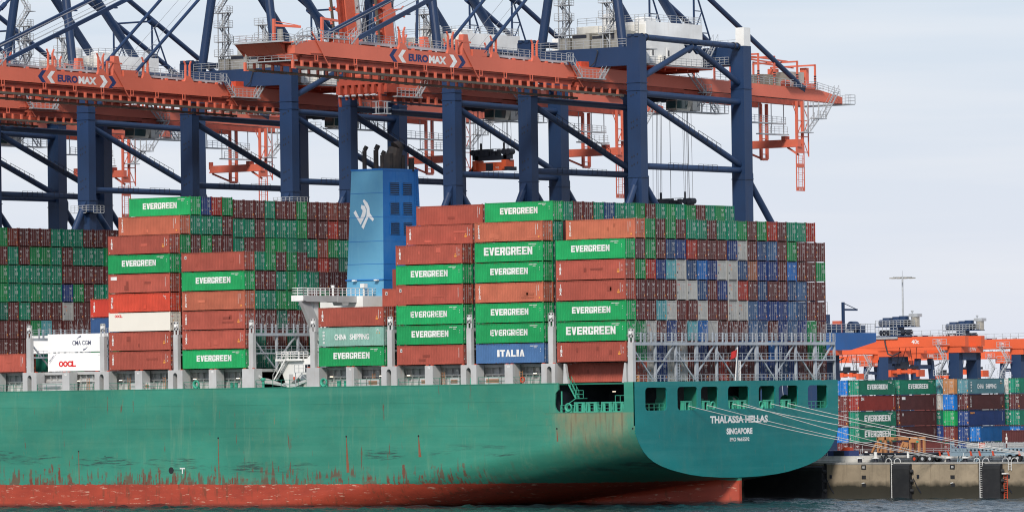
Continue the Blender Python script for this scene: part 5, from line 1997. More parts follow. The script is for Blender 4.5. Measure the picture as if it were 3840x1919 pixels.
# ------------------------------------------------------------------ ship-to-shore cranes
CX = -50.65
def zb(y):
    return 65.03 - .0185 * y
def make_crane():
    cr = thing('ship_to_shore_crane', (CX, 73, 5.3), 'navy gantry crane with lowered orange boom above the sternmost container bay', 'crane', 'ship-to-shore cranes along the quay')
    def P(x, y, z):
        return (CX + x, y, z)
    def B(name, mb, mat, par=None, **k):
        return mb.build(name, M[mat] if isinstance(mat, str) else mat, par or cr, **k)
    # legs
    for sx in (1, -1):
        x = 10.5 * sx
        q = MB(); q.box(CX + x - 1.25, 58, 8, CX + x + 1.25, 59.75, 70.6)
        q.prism([(58, 24), (58, 44.5), (59.75, 47.6), (59.75, 24)], 'X', CX + x - .6, CX + x + .6) if False else None
        leg = B('leg', q, 'navy')
        for z in (63.5, 62.3, 49.0):
            q = MB(); q.box(CX + x - 1.36, 57.9, z, CX + x + 1.36, 59.85, z + .12)
            B('flange', q, 'navy', leg)
        for d in (-.65, .65):
            q = MB(); q.box(CX + x + d - .35, 57.85, 70.6, CX + x + d + .35, 59, 71.05)
            B('lifting_lug', q, 'navy', leg)
        q = MB()
        for z in (61.6, 57.5, 56.6, 52.2, 50.9):
            for d in (-.5, -.1, .55):
                q.box(CX + x + d - .1, 57.97, z + d * .4, CX + x + d + .1, 58, z + .25 + d * .4)
        B('stencil_marks', q, 'dark', leg)
        q = MB(); q.box(CX + x - 1.25, 85.75, 8, CX + x + 1.25, 87.9, 70.25)
        leg = B('leg', q, 'navy')
        for z in (63.5, 49.3):
            q = MB(); q.box(CX + x - 1.36, 85.65, z, CX + x + 1.36, 88.0, z + .12)
            B('flange', q, 'navy', leg)
        # side frame tubes
        tx = x + .2 * sx
        q = MB(); q.tube(P(tx, 59.7, 70.62), P(tx, 86.0, 70.2), .47, n=14)
        t_ = B('top_tie', q, 'navy', smooth=False)
        q = MB()
        for y, dz in ((60.0, 0), (61.0, 0), (85.4, 0), (84.4, 0)):
            q.tube(P(tx, y, 70.62 - .016 * (y - 59.7)), P(tx, y + .12, 70.62 - .016 * (y - 59.7)), .6, n=14)
        for i in range(12):
            y = 63 + i * 1.9
            zc = 70.62 - .016 * (y - 59.7)
            q.bar(P(tx + .47, y, zc + .05), P(tx + .3, y + .9, zc - .38), .08)
        B('cable_clamp', q, 'dark', t_)
        q = MB()
        q.tube(P(tx, 73.2, 69.6), P(tx, 60.4, 64.6), .47, n=14)
        B('v_brace', q, 'navy')
        q = MB()
        q.tube(P(tx, 74.0, 69.6), P(tx, 86.2, 64.3), .47, n=14)
        B('v_brace', q, 'navy')
        q = MB()
        q.prism([(71.4, 69.9), (75.9, 69.8), (74.6, 68.5), (73.6, 69.3), (72.6, 68.6)], 'X', CX + tx - .2, CX + tx + .2)
        B('gusset', q, 'navy')
        q = MB()
        q.tube(P(tx, 59.6, 61.95), P(tx, 86.0, 61.45), .5, n=14)
        B('tie_tube', q, 'navy')
        q = MB()
        q.tube(P(tx, 59.6, 61.3), P(tx, 86.2, 51.5), .5, n=14)
        dg = B('diagonal_tube', q, 'navy')
        q = MB()
        for (ya, za, yb, zb2) in ((66, 59.0, 73, 56.3), (74, 55.9, 80, 53.8)):
            n_ = 5
            for i in range(n_ + 1):
                f = i / n_
                y, z = ya + (yb - ya) * f, za + (zb2 - za) * f
                q.bar(P(tx + .55, y, z - .35 + .0), P(tx + .55, y, z + .75), .05)
            q.bar(P(tx + .55, ya, za + .75), P(tx + .55, yb, zb2 + .75), .06)
            q.bar(P(tx + .55, ya, za - .35), P(tx + .55, yb, zb2 - .35), .06)
        B('cage_rail', q, 'dark', dg)
        q = MB()
        q.tube(P(tx, 59.6, 50.78), P(tx, 86.2, 50.75), .5, n=14)
        lt = B('tie_tube', q, 'navy')
        q = MB()
        for ya, yb in ((66, 71), (74, 79)):
            rail(q, [P(tx + .5, ya, 50.5), P(tx + .5, yb, 50.5)], .9, 1.3, .05, (1.1,))
        B('cage_rail', q, 'dark', lt)
        for (a, b_) in (((60.3, 47.8), (82.0, 25.6)), ((88.0, 49.4), (110.0, 26.0)), ((57.6, 47.6), (45.5, 35.0))):
            if a[0] < 58:
                b_ = (54.5, 42.5)
            q = MB(); q.tube(P(tx, *a), P(tx, *b_), .55, n=14)
            B('knee_tube', q, 'navy')
        q = MB()
        q.prism([(59.7, 50.5), (60.8, 49.2), (60.8, 47.4), (59.7, 44.8)], 'X', CX + tx - .45, CX + tx + .45)
        q.prism([(58.05, 49.0), (57.2, 47.8), (57.3, 46.6), (58.05, 45.0)], 'X', CX + tx - .45, CX + tx + .45)
        q.prism([(87.85, 52.0), (88.9, 50.2), (88.9, 47.8), (87.85, 44)], 'X', CX + tx - .45, CX + tx + .45)
        B('knee_gusset', q, 'navy')
        # lower trolley beam towards the yard
        q = MB()
        q.prism([(59.75, 22.48), (114.8, 22.48), (122.2, 23.8), (122.2, 25.25), (59.75, 25.3)], 'X', CX + x - .9, CX + x + 1.25)
        lb = B('lower_beam', q, 'navy2' if sx > 0 else 'navy')
        q = MB()
        rail(q, [P(x + 1.2, 108, 25.3), P(x + 1.2, 122, 25.3)], 1.4, 1.4, .07, (.4, .75, 1.1))
        rail(q, [P(x + 1.2, 122, 25.3), P(x - 6, 122, 25.3)], 1.4, 1.4, .07, (.4, .75, 1.1))
        B('railing', q, 'steel', lb)
        if sx > 0:
            q = MB()
            q.box(CX + x - 2.2, 112.5, 25.3, CX + x - .2, 114.2, 26.6); q.tube(P(x - 1, 118.2, 26.4), P(x - 1, 119.8, 26.4), .75, n=12)
            q.box(CX + x - 1.5, 119.9, 25.3, CX + x - .2, 121.4, 26.5)
            q.box(CX + x - 2, 109.4, 25.3, CX + x - .4, 111.4, 28.2)
            B('winch_gear', q, 'navy', lb)
            q = MB(); q.bar(P(x - .4, 115.2, 25.3), P(x - .4, 115.2, 30.2), .4); q.bar(P(x - .4, 115.2, 29.0), P(x - .4, 119.2, 29.0), .3); q.bar(P(x - .4, 115.2, 30.1), P(x - .4, 119.0, 29.1), .1)
            B('jib_hoist', q, 'navy', lb)
            q = MB(); q.box(CX + x - 2.0, 114.4, 25.3, CX + x - .5, 115.0, 27.2)
            B('orange_panel', q, 'orange', lb)
            q = MB()
            for s in (-.4, .4):
                q.bar(P(x - 1 + s, 110.0, 28.2), P(x - 1 + s, 110.0, 30.2), .07)
                q.bar(P(x - 1 + s, 111.0, 28.2), P(x - 1 + s, 111.0, 30.2), .07)
            for z in (28.8, 29.5, 30.2):
                q.bar(P(x - 1.4, 110, z), P(x - .6, 110, z), .06); q.bar(P(x - .6, 110, z), P(x - .6, 111, z), .06)
            B('basket', q, 'steel', lb)
        # sill and wheels
    for y in (58.9, 86.8):
        q = MB(); q.box(CX - 13, y - .9, 7.2, CX + 13, y + .9, 9.2)
        s_ = B('sill_beam', q, 'navy')
        for x in (-11, -7.5, 7.5, 11):
            q = MB(); q.box(CX + x - 1.5, y - .5, 5.9, CX + x + 1.5, y + .5, 7.2)
            for d in (-.9, .9):
                q.tube(P(x + d, y - .3, 5.72), P(x + d, y + .3, 5.72), .42, n=12)
            B('bogie', q, 'dark', s_)
    # portal beams across the top
    q = MB(); q.box(CX - 9.2, 58.15, 66.25, CX + 9.2, 59.6, 69.15)
    pb = B('portal_beam', q, 'navy')
    q = MB(); rail(q, [P(-9.0, 58.3, 69.15), P(9.0, 58.3, 69.15)], 1.25, 1.6, .06, (.4, .75, 1.1))
    B('railing', q, 'steel', pb)
    q = MB()
    pts = [P(3.3, 57.9, 67.5 + .0), P(3.7, 57.85, 68.8), P(3.9, 57.85, 68.6), P(3.4, 57.7, 66.9), P(2.6, 57.6, 66.3), P(1.2, 57.6, 66.6)]
    for a, b_ in zip(pts[1:-1], pts[2:]):
        q.tube(a, b_, .09, n=6)
    B('cable_loop', q, 'dark', pb)
    q = MB(); q.box(CX - 9.2, 86.0, 67.2, CX + 9.2, 87.7, 70.2)
    pb = B('portal_beam', q, 'navy')
    q = MB()
    rail(q, [P(5.5, 85.7, 67.4), P(9, 85.7, 67.4)], 1.2, 1.0, .06, (.4, .75, 1.1))
    q.box(CX + 5.2, 84.6, 67.3, CX + 9.2, 85.9, 67.42)
    rail(q, [P(-9, 87.7, 70.2), P(9, 87.7, 70.2)], 1.2, 1.5, .06, (.4, .75, 1.1))
    B('railing', q, 'steel', pb)
    q = MB(); q.box(CX + 10.15, 85.95, 70.26, CX + 11.75, 87.75, 73.15)
    B('electrical_box', q, 'white')
    # back girders (fixed boom), behind the hinge
    for sx in (1, -1):
        xa, xb = CX + sx * 3.75 - .7, CX + sx * 3.75 + .7
        q = MB()
        q.prism([(51.6, zb(51.6)), (51.6, zb(51.6) + 2.05), (117.4, zb(117.4) + 1.9), (124.3, 63.75), (124.3, 62.7), (117.4, zb(117.4))], 'X', xa, xb)
        g_ = B('back_girder', q, 'orange')
        q = MB()
        q.box(xa + .2, 51.6, 62.95, xb - .1, 80, 63.65)
        q.prism([(80, 62.6), (80, 63.4), (112, 62.75), (112, 62.0)], 'X', xa + .2, xb - .1)
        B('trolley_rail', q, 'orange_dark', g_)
        q = MB()
        xo = xb + .05 if sx > 0 else xa - .05
        rail(q, [(xo, 88.2, zb(88) + 2.06), (xo, 117.0, zb(117) + 1.92), (xo, 123.6, 63.8)], 1.15, 1.5, .06, (.4, .75, 1.1))
        q.box(xb - .1 if sx > 0 else xa - .6, 108, zb(108) + 1.9, xb + .7 if sx > 0 else xa + .1, 118, zb(118) + 2.1)
        B('railing', q, 'steel', g_)
    # goal-post frames over the back girder
    for i, (y, zt_) in enumerate(((94.9, 70.4), (100.6, 70.0), (105.1, 69.75), (111.6, 69.2), (116.7, 68.8))):
        z0 = zb(y) + 2.0
        q = MB()
        q.bar(P(4.3, y, z0), P(4.3, y, zt_), .26); q.bar(P(-4.3, y, z0), P(-4.3, y, zt_), .26)
        q.bar(P(-4.4, y, zt_ - .1), P(4.4, y, zt_ - .1), .26)
        fr = B('service_frame', q, 'orange')
        q = MB()
        for k in range(5):
            q.box(CX + 4.15, y - .15, z0 + .3 + k * .4, CX + 4.45, y + .15, z0 + .5 + k * .4)
        B('warning_stripes', q, 'dark', fr)
    q = MB()
    q.bar(P(1.4, 93, 70.1), P(1.4, 113, 69.3), .22); q.bar(P(-1.6, 93, 70.1), P(-1.6, 113, 69.3), .22)
    q.bar(P(-.5, 106, 69.0), P(-.5, 117.5, 68.5), .22)
    B('service_rail', q, 'orange')
    q = MB(); q.box(CX - 4.6, 108.7, 64.8, CX - .5, 112.0, 67.2)
    B('winch_house', q, 'tank')
    q = MB(); q.box(CX - 1.5, 112.5, 64.8, CX + 2.4, 116.3, 67.6)
    wg = B('winch_house', q, 'tank')
    q = MB(); q.box(CX + 1.5, 114.0, 64.8, CX + 3.6, 117.8, 65.8); q.box(CX - 2, 112.3, 67.2, CX - .5, 113.3, 68.2); q.tube(P(2.5, 110.2, 65.6), P(2.5, 111.5, 65.6), .6, n=10); q.box(CX + 1, 117.2, 64.8, CX + 2.2, 118, 68.4)
    B('winch_frame', q, 'orange', wg)
    q = MB()
    q.box(CX - 5, 124.3, 62.55, CX + 5.0, 127.2, 62.72); rail(q, [P(5, 124.3, 62.7), P(5, 127.2, 62.7), P(-5, 127.2, 62.7)], 1.5, 1.2, .06, (.4, .75, 1.1))
    stairs(q, P(4.9, 118.0, 60.2), P(4.9, 122.0, 64.6), (1, 0, 0), .9, 12)
    stairs(q, P(4.9, 113.6, 57.9), P(4.9, 116.2, 60.0), (1, 0, 0), .9, 8)
    q.box(CX + 4.4, 114.8, 59.95, CX + 5.5, 118.2, 60.1); rail(q, [P(5.45, 115.5, 60.1), P(5.45, 118.2, 60.1)], 1.1, 1.0, .06)
    for y in (112.9, 114.0, 115.6, 117.2):
        q.bar(P(4.6, y, 57.8 if y < 115 else 60.0), P(4.6, y, 62.8), .14)
    q.box(CX + 4.0, 111.5, 57.6, CX + 5.4, 114.5, 57.75)
    rail(q, [P(3.0, 98.8, 59.2), P(3.0, 110.0, 58.9)], 1.15, 1.3, .06, (.4, .75, 1.1))
    q.box(CX + 2.0, 98.8, 58.95, CX + 3.1, 110.0, 59.15)
    rail(q, [P(3.0, 103.2, 57.4), P(3.0, 110.5, 57.4)], 1.15, 1.3, .06, (.4, .75, 1.1))
    q.box(CX + 2.0, 103.0, 57.2, CX + 3.1, 110.8, 57.4)
    for y in (99, 103, 106.5, 110):
        q.bar(P(2.6, y, 57.3 if y > 102 else 59), P(2.6, y, 62.6), .1)
    B('rear_platform', q, 'steel')
    # hanging service truss with ladder
    q = MB()
    for y in (111.0, 112.6, 114.3):
        q.bar(P(4.45, y, 62.7), P(4.45, y, 55.4 if y < 114 else 53.8), .38 if y < 114 else .16)
    for y in (113.1, 114.8):
        q.bar(P(-4.05, y, 62.7), P(-4.05, y, 53.7), .42)
    for z in (59.6, 57.0, 54.5):
        q.bar(P(4.45, 111, z), P(4.45, 114.3, z), .14); q.bar(P(-4.05, 113.1, z), P(-4.05, 114.8, z), .14)
    for (ya, za, yb, zb2) in ((111, 57, 112.6, 59.6), (112.6, 57.0, 114.3, 59.6), (112.6, 56.8, 114.3, 54), (112.6, 62.4, 114.3, 59.8), (109.8, 62.3, 111, 60.4)):
        q.bar(P(4.45, ya, za), P(4.45, yb, zb2), .1)
    tr_ = B('service_truss', q, 'orange')
    q = MB()
    q.box(CX - 6.6, 110.6, 55.4, CX + 4.9, 111.5, 56.55); q.box(CX - 6.7, 110.5, 55.3, CX + 5.0, 111.6, 55.5); q.box(CX - 6.9, 110.7, 55.9, CX - 6.3, 111.2, 57.2); q.box(CX + 1.8, 110.4, 56.4, CX + 2.6, 111.6, 57.1)
    q.bar(P(-6.4, 111, 55.2), P(-4.1, 114.0, 53.6), .3); q.bar(P(2.6, 111, 55.3), P(4.4, 111.6, 54.0), .3); q.bar(P(-4.05, 113.1, 53.7), P(-4.05, 114.8, 53.7), .4)
    B('truss_beam', q, 'orange', tr_)
    q = MB()
    for y in (110.4, 112.6):
        q.bar(P(4.7, y, 48.2), P(4.7, y, 55.4), .14)
    q.bar(P(4.7, 111.0, 48.4), P(4.7, 111.0, 54.0), .07); q.bar(P(4.7, 112.1, 48.4), P(4.7, 112.1, 54.0), .07)
    for i in range(14):
        q.bar(P(4.7, 111.0 if i % 3 else 110.4, 48.9 + i * .38), P(4.7, 112.1 if i % 3 else 112.6, 48.9 + i * .38), .06)
    for z0, z1 in ((54.3, 55.4), (52.0, 52.6), (48.2, 48.8)):
        q.box(CX + 4.66, 110.4, z0, CX + 4.8, 112.6, z1)
    B('hanging_ladder', q, 'orange', tr_)
    q = MB(); put_text(q, '011', (CX + 4.81, 110.95, 48.33), (0, .9, 0), (0, 0, .34), .02)
    B('number', q, 'print', tr_, fix=False)
    # machinery house
    q = MB()
    q.box(CX - 6.3, 72.0, 67.0, CX + 6.65, 81.9, 73.55)
    q.box(CX + .4, 66.8, 67.0, CX + 6.65, 72.0, 73.55)
    hs = B('machinery_house', q, 'white')
    q = MB(); q.box(CX - 6.3, 66.2, 67.0, CX + .38, 72.0, 73.2)
    B('corrugated_wing', q, 'cream', hs)
    q = MB()
    for i in range(60):
        x = -6.25 + i * .11 * 1.95
        if x > 6.5: break
        q.box(CX + x, 66.14 if x < .3 else 66.74, 67.1, CX + x + .1, 66.2 if x < .3 else 66.8, 73.1)
    B('wall_ribs', q, 'cream', hs)
    for y in (68.0, 72.2):
        q = MB(); q.box(CX + 6.65, y, 67.1, CX + 6.72, y + 1.05, 69.6)
        d_ = B('door', q, 'white', hs)
        q = MB(); q.box(CX + 6.72, y + .3, 68.3, CX + 6.75, y + .62, 69.2)
        B('door_window', q, 'dark', d_)
    q = MB(); q.box(CX + 6.65, 70.0, 67.2, CX + 7.3, 71.0, 68.3)
    B('cooler', q, 'cream', hs)
    q = MB(); q.box(CX + 7.3, 70.5, 67.25, CX + 7.34, 70.95, 68.2)
    B('fan_opening', q, 'dark', hs)
    q = MB()
    rail(q, [P(6.5, 66.8, 73.55), P(6.5, 81.8, 73.55), P(-6, 81.8, 73.55)], 1.15, 1.6, .06, (.4, .75, 1.1))
    rail(q, [P(-6.2, 66.3, 73.3), P(6.4, 66.8, 73.5)], 1.15, 1.8, .06, (.4, .75, 1.1))
    for s in (-.35, .35):
        q.bar(P(5.0 + s, 66.6, 70.5), P(5.0 + s, 66.6, 74.6), .06)
    for k in range(10):
        q.bar(P(4.65, 66.6, 70.7 + k * .4), P(5.35, 66.6, 70.7 + k * .4), .05)
    B('roof_railing', q, 'steel', hs)
    q = MB()
    for (xc, yc, rx, ry, h_) in ((-1.6, 69.5, 1.3, 1.0, 1.9), (5.0, 69.0, 1.0, 1.4, .9)):
        q = MB()
        ringp = []
        for lev, (s_, dz) in enumerate(((1, 0), (1, h_ * .75), (.86, h_ * .93), (.5, h_))):
            q.v += [(CX + xc + s_ * rx * sx_, yc + s_ * ry * sy_, 73.4 + dz) for sx_, sy_ in ((-1, -1), (1, -1), (1, 1), (-1, 1))]
        b0 = len(q.v) - 16
        for l in range(3):
            for i in range(4):
                q.f.append((b0 + l * 4 + i, b0 + l * 4 + (i + 1) % 4, b0 + (l + 1) * 4 + (i + 1) % 4, b0 + (l + 1) * 4 + i))
        q.f.append((b0 + 12, b0 + 13, b0 + 14, b0 + 15))
        B('roof_hood', q, 'white', hs)
    q = MB(); q.box(CX - 7, 66.0, 66.45, CX + 8.0, 82.6, 66.75)
    pf = B('house_floor', q, 'rust_orange')
    q = MB()
    for y in (68, 71, 74, 77, 80):
        q = MB(); q.box(CX - 6.8, y - .15, 66.0, CX + 7.2, y + .15, 66.44)
        B('floor_beam', q, 'rust_orange', pf)
    q = MB()
    rail(q, [P(7.9, 66.0, 66.75), P(7.9, 82.6, 66.75)], 1.2, 1.35, .06, (.4, .75, 1.1))
    rail(q, [P(7.9, 82.6, 66.75), P(2, 82.6, 66.75)], 1.2, 1.35, .06, (.4, .75, 1.1))
    q.box(CX + 6.7, 65.9, 66.6, CX + 8.05, 82.7, 66.78)
    stairs(q, P(4.9, 84.4, 63.2), P(4.9, 80.9, 66.0), (1, 0, 0), .9, 11)
    stairs(q, P(4.9, 83.4, 60.9), P(4.9, 85.9, 62.9), (1, 0, 0), .9, 8)
    q.box(CX + 4.4, 83.6, 63.05, CX + 5.5, 86.0, 63.2); rail(q, [P(5.45, 83.6, 63.2), P(5.45, 86.0, 63.2)], 1.2, .8, .06)
    stairs(q, P(6.3, 83.4, 68.0), P(6.3, 86.0, 71.3), (1, 0, 0), .9, 9)
    B('walkway', q, 'steel', pf)
    # plant on the waterside deck
    for (x0, x1, y0, y1, h_) in ((-5.6, -3.4, 60.6, 62.4, 2.0), (-3.0, .4, 60.5, 62.8, 2.5), (.8, 3.0, 60.6, 63, 2.2), (4.2, 6.8, 60.4, 62.6, 2.8), (-2.6, 5.6, 63.5, 65.5, 2.8)):
        q = MB(); q.box(CX + x0, y0, 69.15, CX + x1, y1, 69.15 + h_)
        pl = B('air_plant', q, 'tank')
    q = MB()
    q.box(CX - 2.8, 60.4, 71.0, CX - .2, 60.5, 71.5); q.box(CX + .9, 60.5, 70.8, CX + 2.8, 60.6, 71.2); q.box(CX + 4.7, 60.3, 70.5, CX + 5.2, 60.4, 71.7)
    B('louvre', q, 'dark', pl)
    q = MB(); q.box(CX - 9, 59.6, 69.0, CX + 9, 66.5, 69.14)
    B('plant_deck', q, 'steel', pl)
    # A-frame, stays
    for sx in (1, -1):
        q = MB(); q.tube(P(sx * 7.9, 59, 69.1), P(sx * 4.25, 60, 92), .72, n=16)
        af = B('mast_tube', q, 'navy')
        q = MB(); q.tube(P(sx * 4.3, 60.3, 91.4), P(sx * 4.5, 82.4, 69.5), .72, n=16)
        B('back_strut', q, 'navy')
        q = MB(); q.tube(P(sx * 4.3, 60, 92), P(sx * 4.25, 111.7, 65.7), .42, n=12)
        bs = B('back_stay', q, 'navy')
        q = MB(); q.bar(P(sx * 4.25, 111.0, 65.6), P(sx * 4.25, 113.6, 64.7), .5, 1.0)
        B('stay_anchor', q, 'navy', bs)
        q = MB()
        y = 83.0; z = 92 - (y - 60) * .509
        q.bar(P(sx * 4.3, y, 69.6), P(sx * 4.3, y, z), .24); q.bar(P(sx * 4.3, y + .2, z - .5), P(sx * 4.3, 88.2, 70), .2)
        q.bar(P(sx * 4.3, y, 72.6), P(sx * 4.3, 87.0, 72.6), .16); q.bar(P(sx * 4.3, y, 76), P(sx * 4.3, 85.2, 76), .14); q.bar(P(sx * 4.3, y, 72.6), P(sx * 4.3, 85.2, 76), .14)
        B('stay_trestle', q, 'navy', bs)
        q = MB(); q.tube(P(sx * 4.3, 82.3, 80.2), P(sx * 4.3, 84.0, 79.4), .55, n=12)
        B('stay_joint', q, 'navy', bs)
    q = MB(); q.tube(P(-4.3, 83, 80), P(4.3, 83, 80), .16, n=8)
    B('stay_spreader', q, 'navy')
    q = MB(); q.box(CX - 4.6, 59.2, 91.3, CX + 4.6, 60.8, 92.8)
    B('mast_head', q, 'navy')
    # stair towers on the water side
    for (xc, z0, z1, st_) in ((-4.6, 69.15, 79.5, 1), (3.9, 69.15, 76.6, -1)):
        q = MB()
        zz = [69.15 + 2.35 * i for i in range(5 if st_ > 0 else 4)]
        for i, z in enumerate(zz):
            if i:
                q.box(CX + xc - 1.4, 60.0, z, CX + xc + 1.4, 61.4, z + .12)
                rail(q, [P(xc - 1.4, 60.0, z), P(xc + 1.4, 60.0, z), P(xc + 1.4, 61.4, z)], 1.15, .9, .06, (.4, .75, 1.1))
            if i < len(zz) - 1:
                s = 1 if i % 2 else -1
                stairs(q, P(xc - s * .9, 61.2, z), P(xc + s * .9, 61.2, zz[i + 1]), (0, 1, 0), .7, 9)
        for dx in (-.7, .6):
            for y in (60.2, 61.3):
                q.bar(P(xc + dx, y, 69.1), P(xc + dx, y, zz[-1]), .14)
        if st_ > 0:
            z = zz[-1]
            for k in range(4):
                s = 1 if k % 2 == 0 else -1
                xo = -6.2 + .16 * (z - 70)
                stairs(q, P(xo - s * 1.0, 60.6, z), P(xo + s * 1.0 + .2, 60.6, z + 2.5), (0, 1, 0), .7, 10)
                q.box(CX + xo + s * 1.6 - .7, 60, z + 2.45, CX + xo + s * 1.6 + .7, 61.3, z + 2.55)
                rail(q, [P(xo + s * 1.6 - .7, 60, z + 2.5), P(xo + s * 1.6 + .7, 60, z + 2.5)], 1.1, .7, .05)
                z += 2.5
        B('stair_tower', q, 'steel')
    # trolley and operator cab near the land side
    q = MB()
    q.box(CX - 3.0, 79, 62.6, CX + 3.0, 88.6, 63.0); q.box(CX - 3.0, 79.2, 63.0, CX - 2.4, 88.4, 63.9); q.box(CX + 2.4, 79.2, 63.0, CX + 3.0, 88.4, 63.9)
    for y in (79.6, 82, 84.5, 87):
        q.box(CX - 3, y, 61.9, CX + 3, y + .5, 62.6); q.tube(P(-1.5, y + .2, 62.2), P(1.5, y + .2, 62.2), .5, n=10)
    ty = B('trolley', q, 'dark')
    q = MB()
    q.prism([(78.7, 60.3), (82.3, 60.1), (83.3, 61.9), (78.9, 61.9)], 'X', CX + 1.7, CX + 3.7)
    cb = B('operator_cab', q, 'yellow' if False else 'tank', None)
    q = MB()
    q.prism([(78.85, 60.55), (81.6, 60.5), (81.9, 61.8), (79.0, 61.8)], 'X', CX + 3.7, CX + 3.74)
    q.box(CX + 1.8, 78.62, 60.6, CX + 3.6, 78.7, 61.75)
    B('cab_window', q, 'glass', cb)
    q = MB(); q.box(CX + 1.7, 83.3, 60.3, CX + 3.6, 85.4, 61.9)
    B('equipment_cabinet', q, 'cream', cb)
    q = MB(); q.box(CX + 1.4, 78.6, 60.05, CX + 4.0, 92.6, 60.18)
    rail(q, [P(4.0, 85.4, 60.2), P(4.0, 92.6, 60.2)], 1.15, 1.2, .06, (.4, .75, 1.1))
    for y in (86, 88.5, 90.5, 92.4):
        q.bar(P(3.4, y, 60.2), P(3.4, y, 62.8), .1)
    stairs(q, P(3.4, 90.2, 60.2), P(3.4, 88.2, 62.3), (1, 0, 0), .8, 7)
    B('cab_platform', q, 'steel', cb)
    return cr

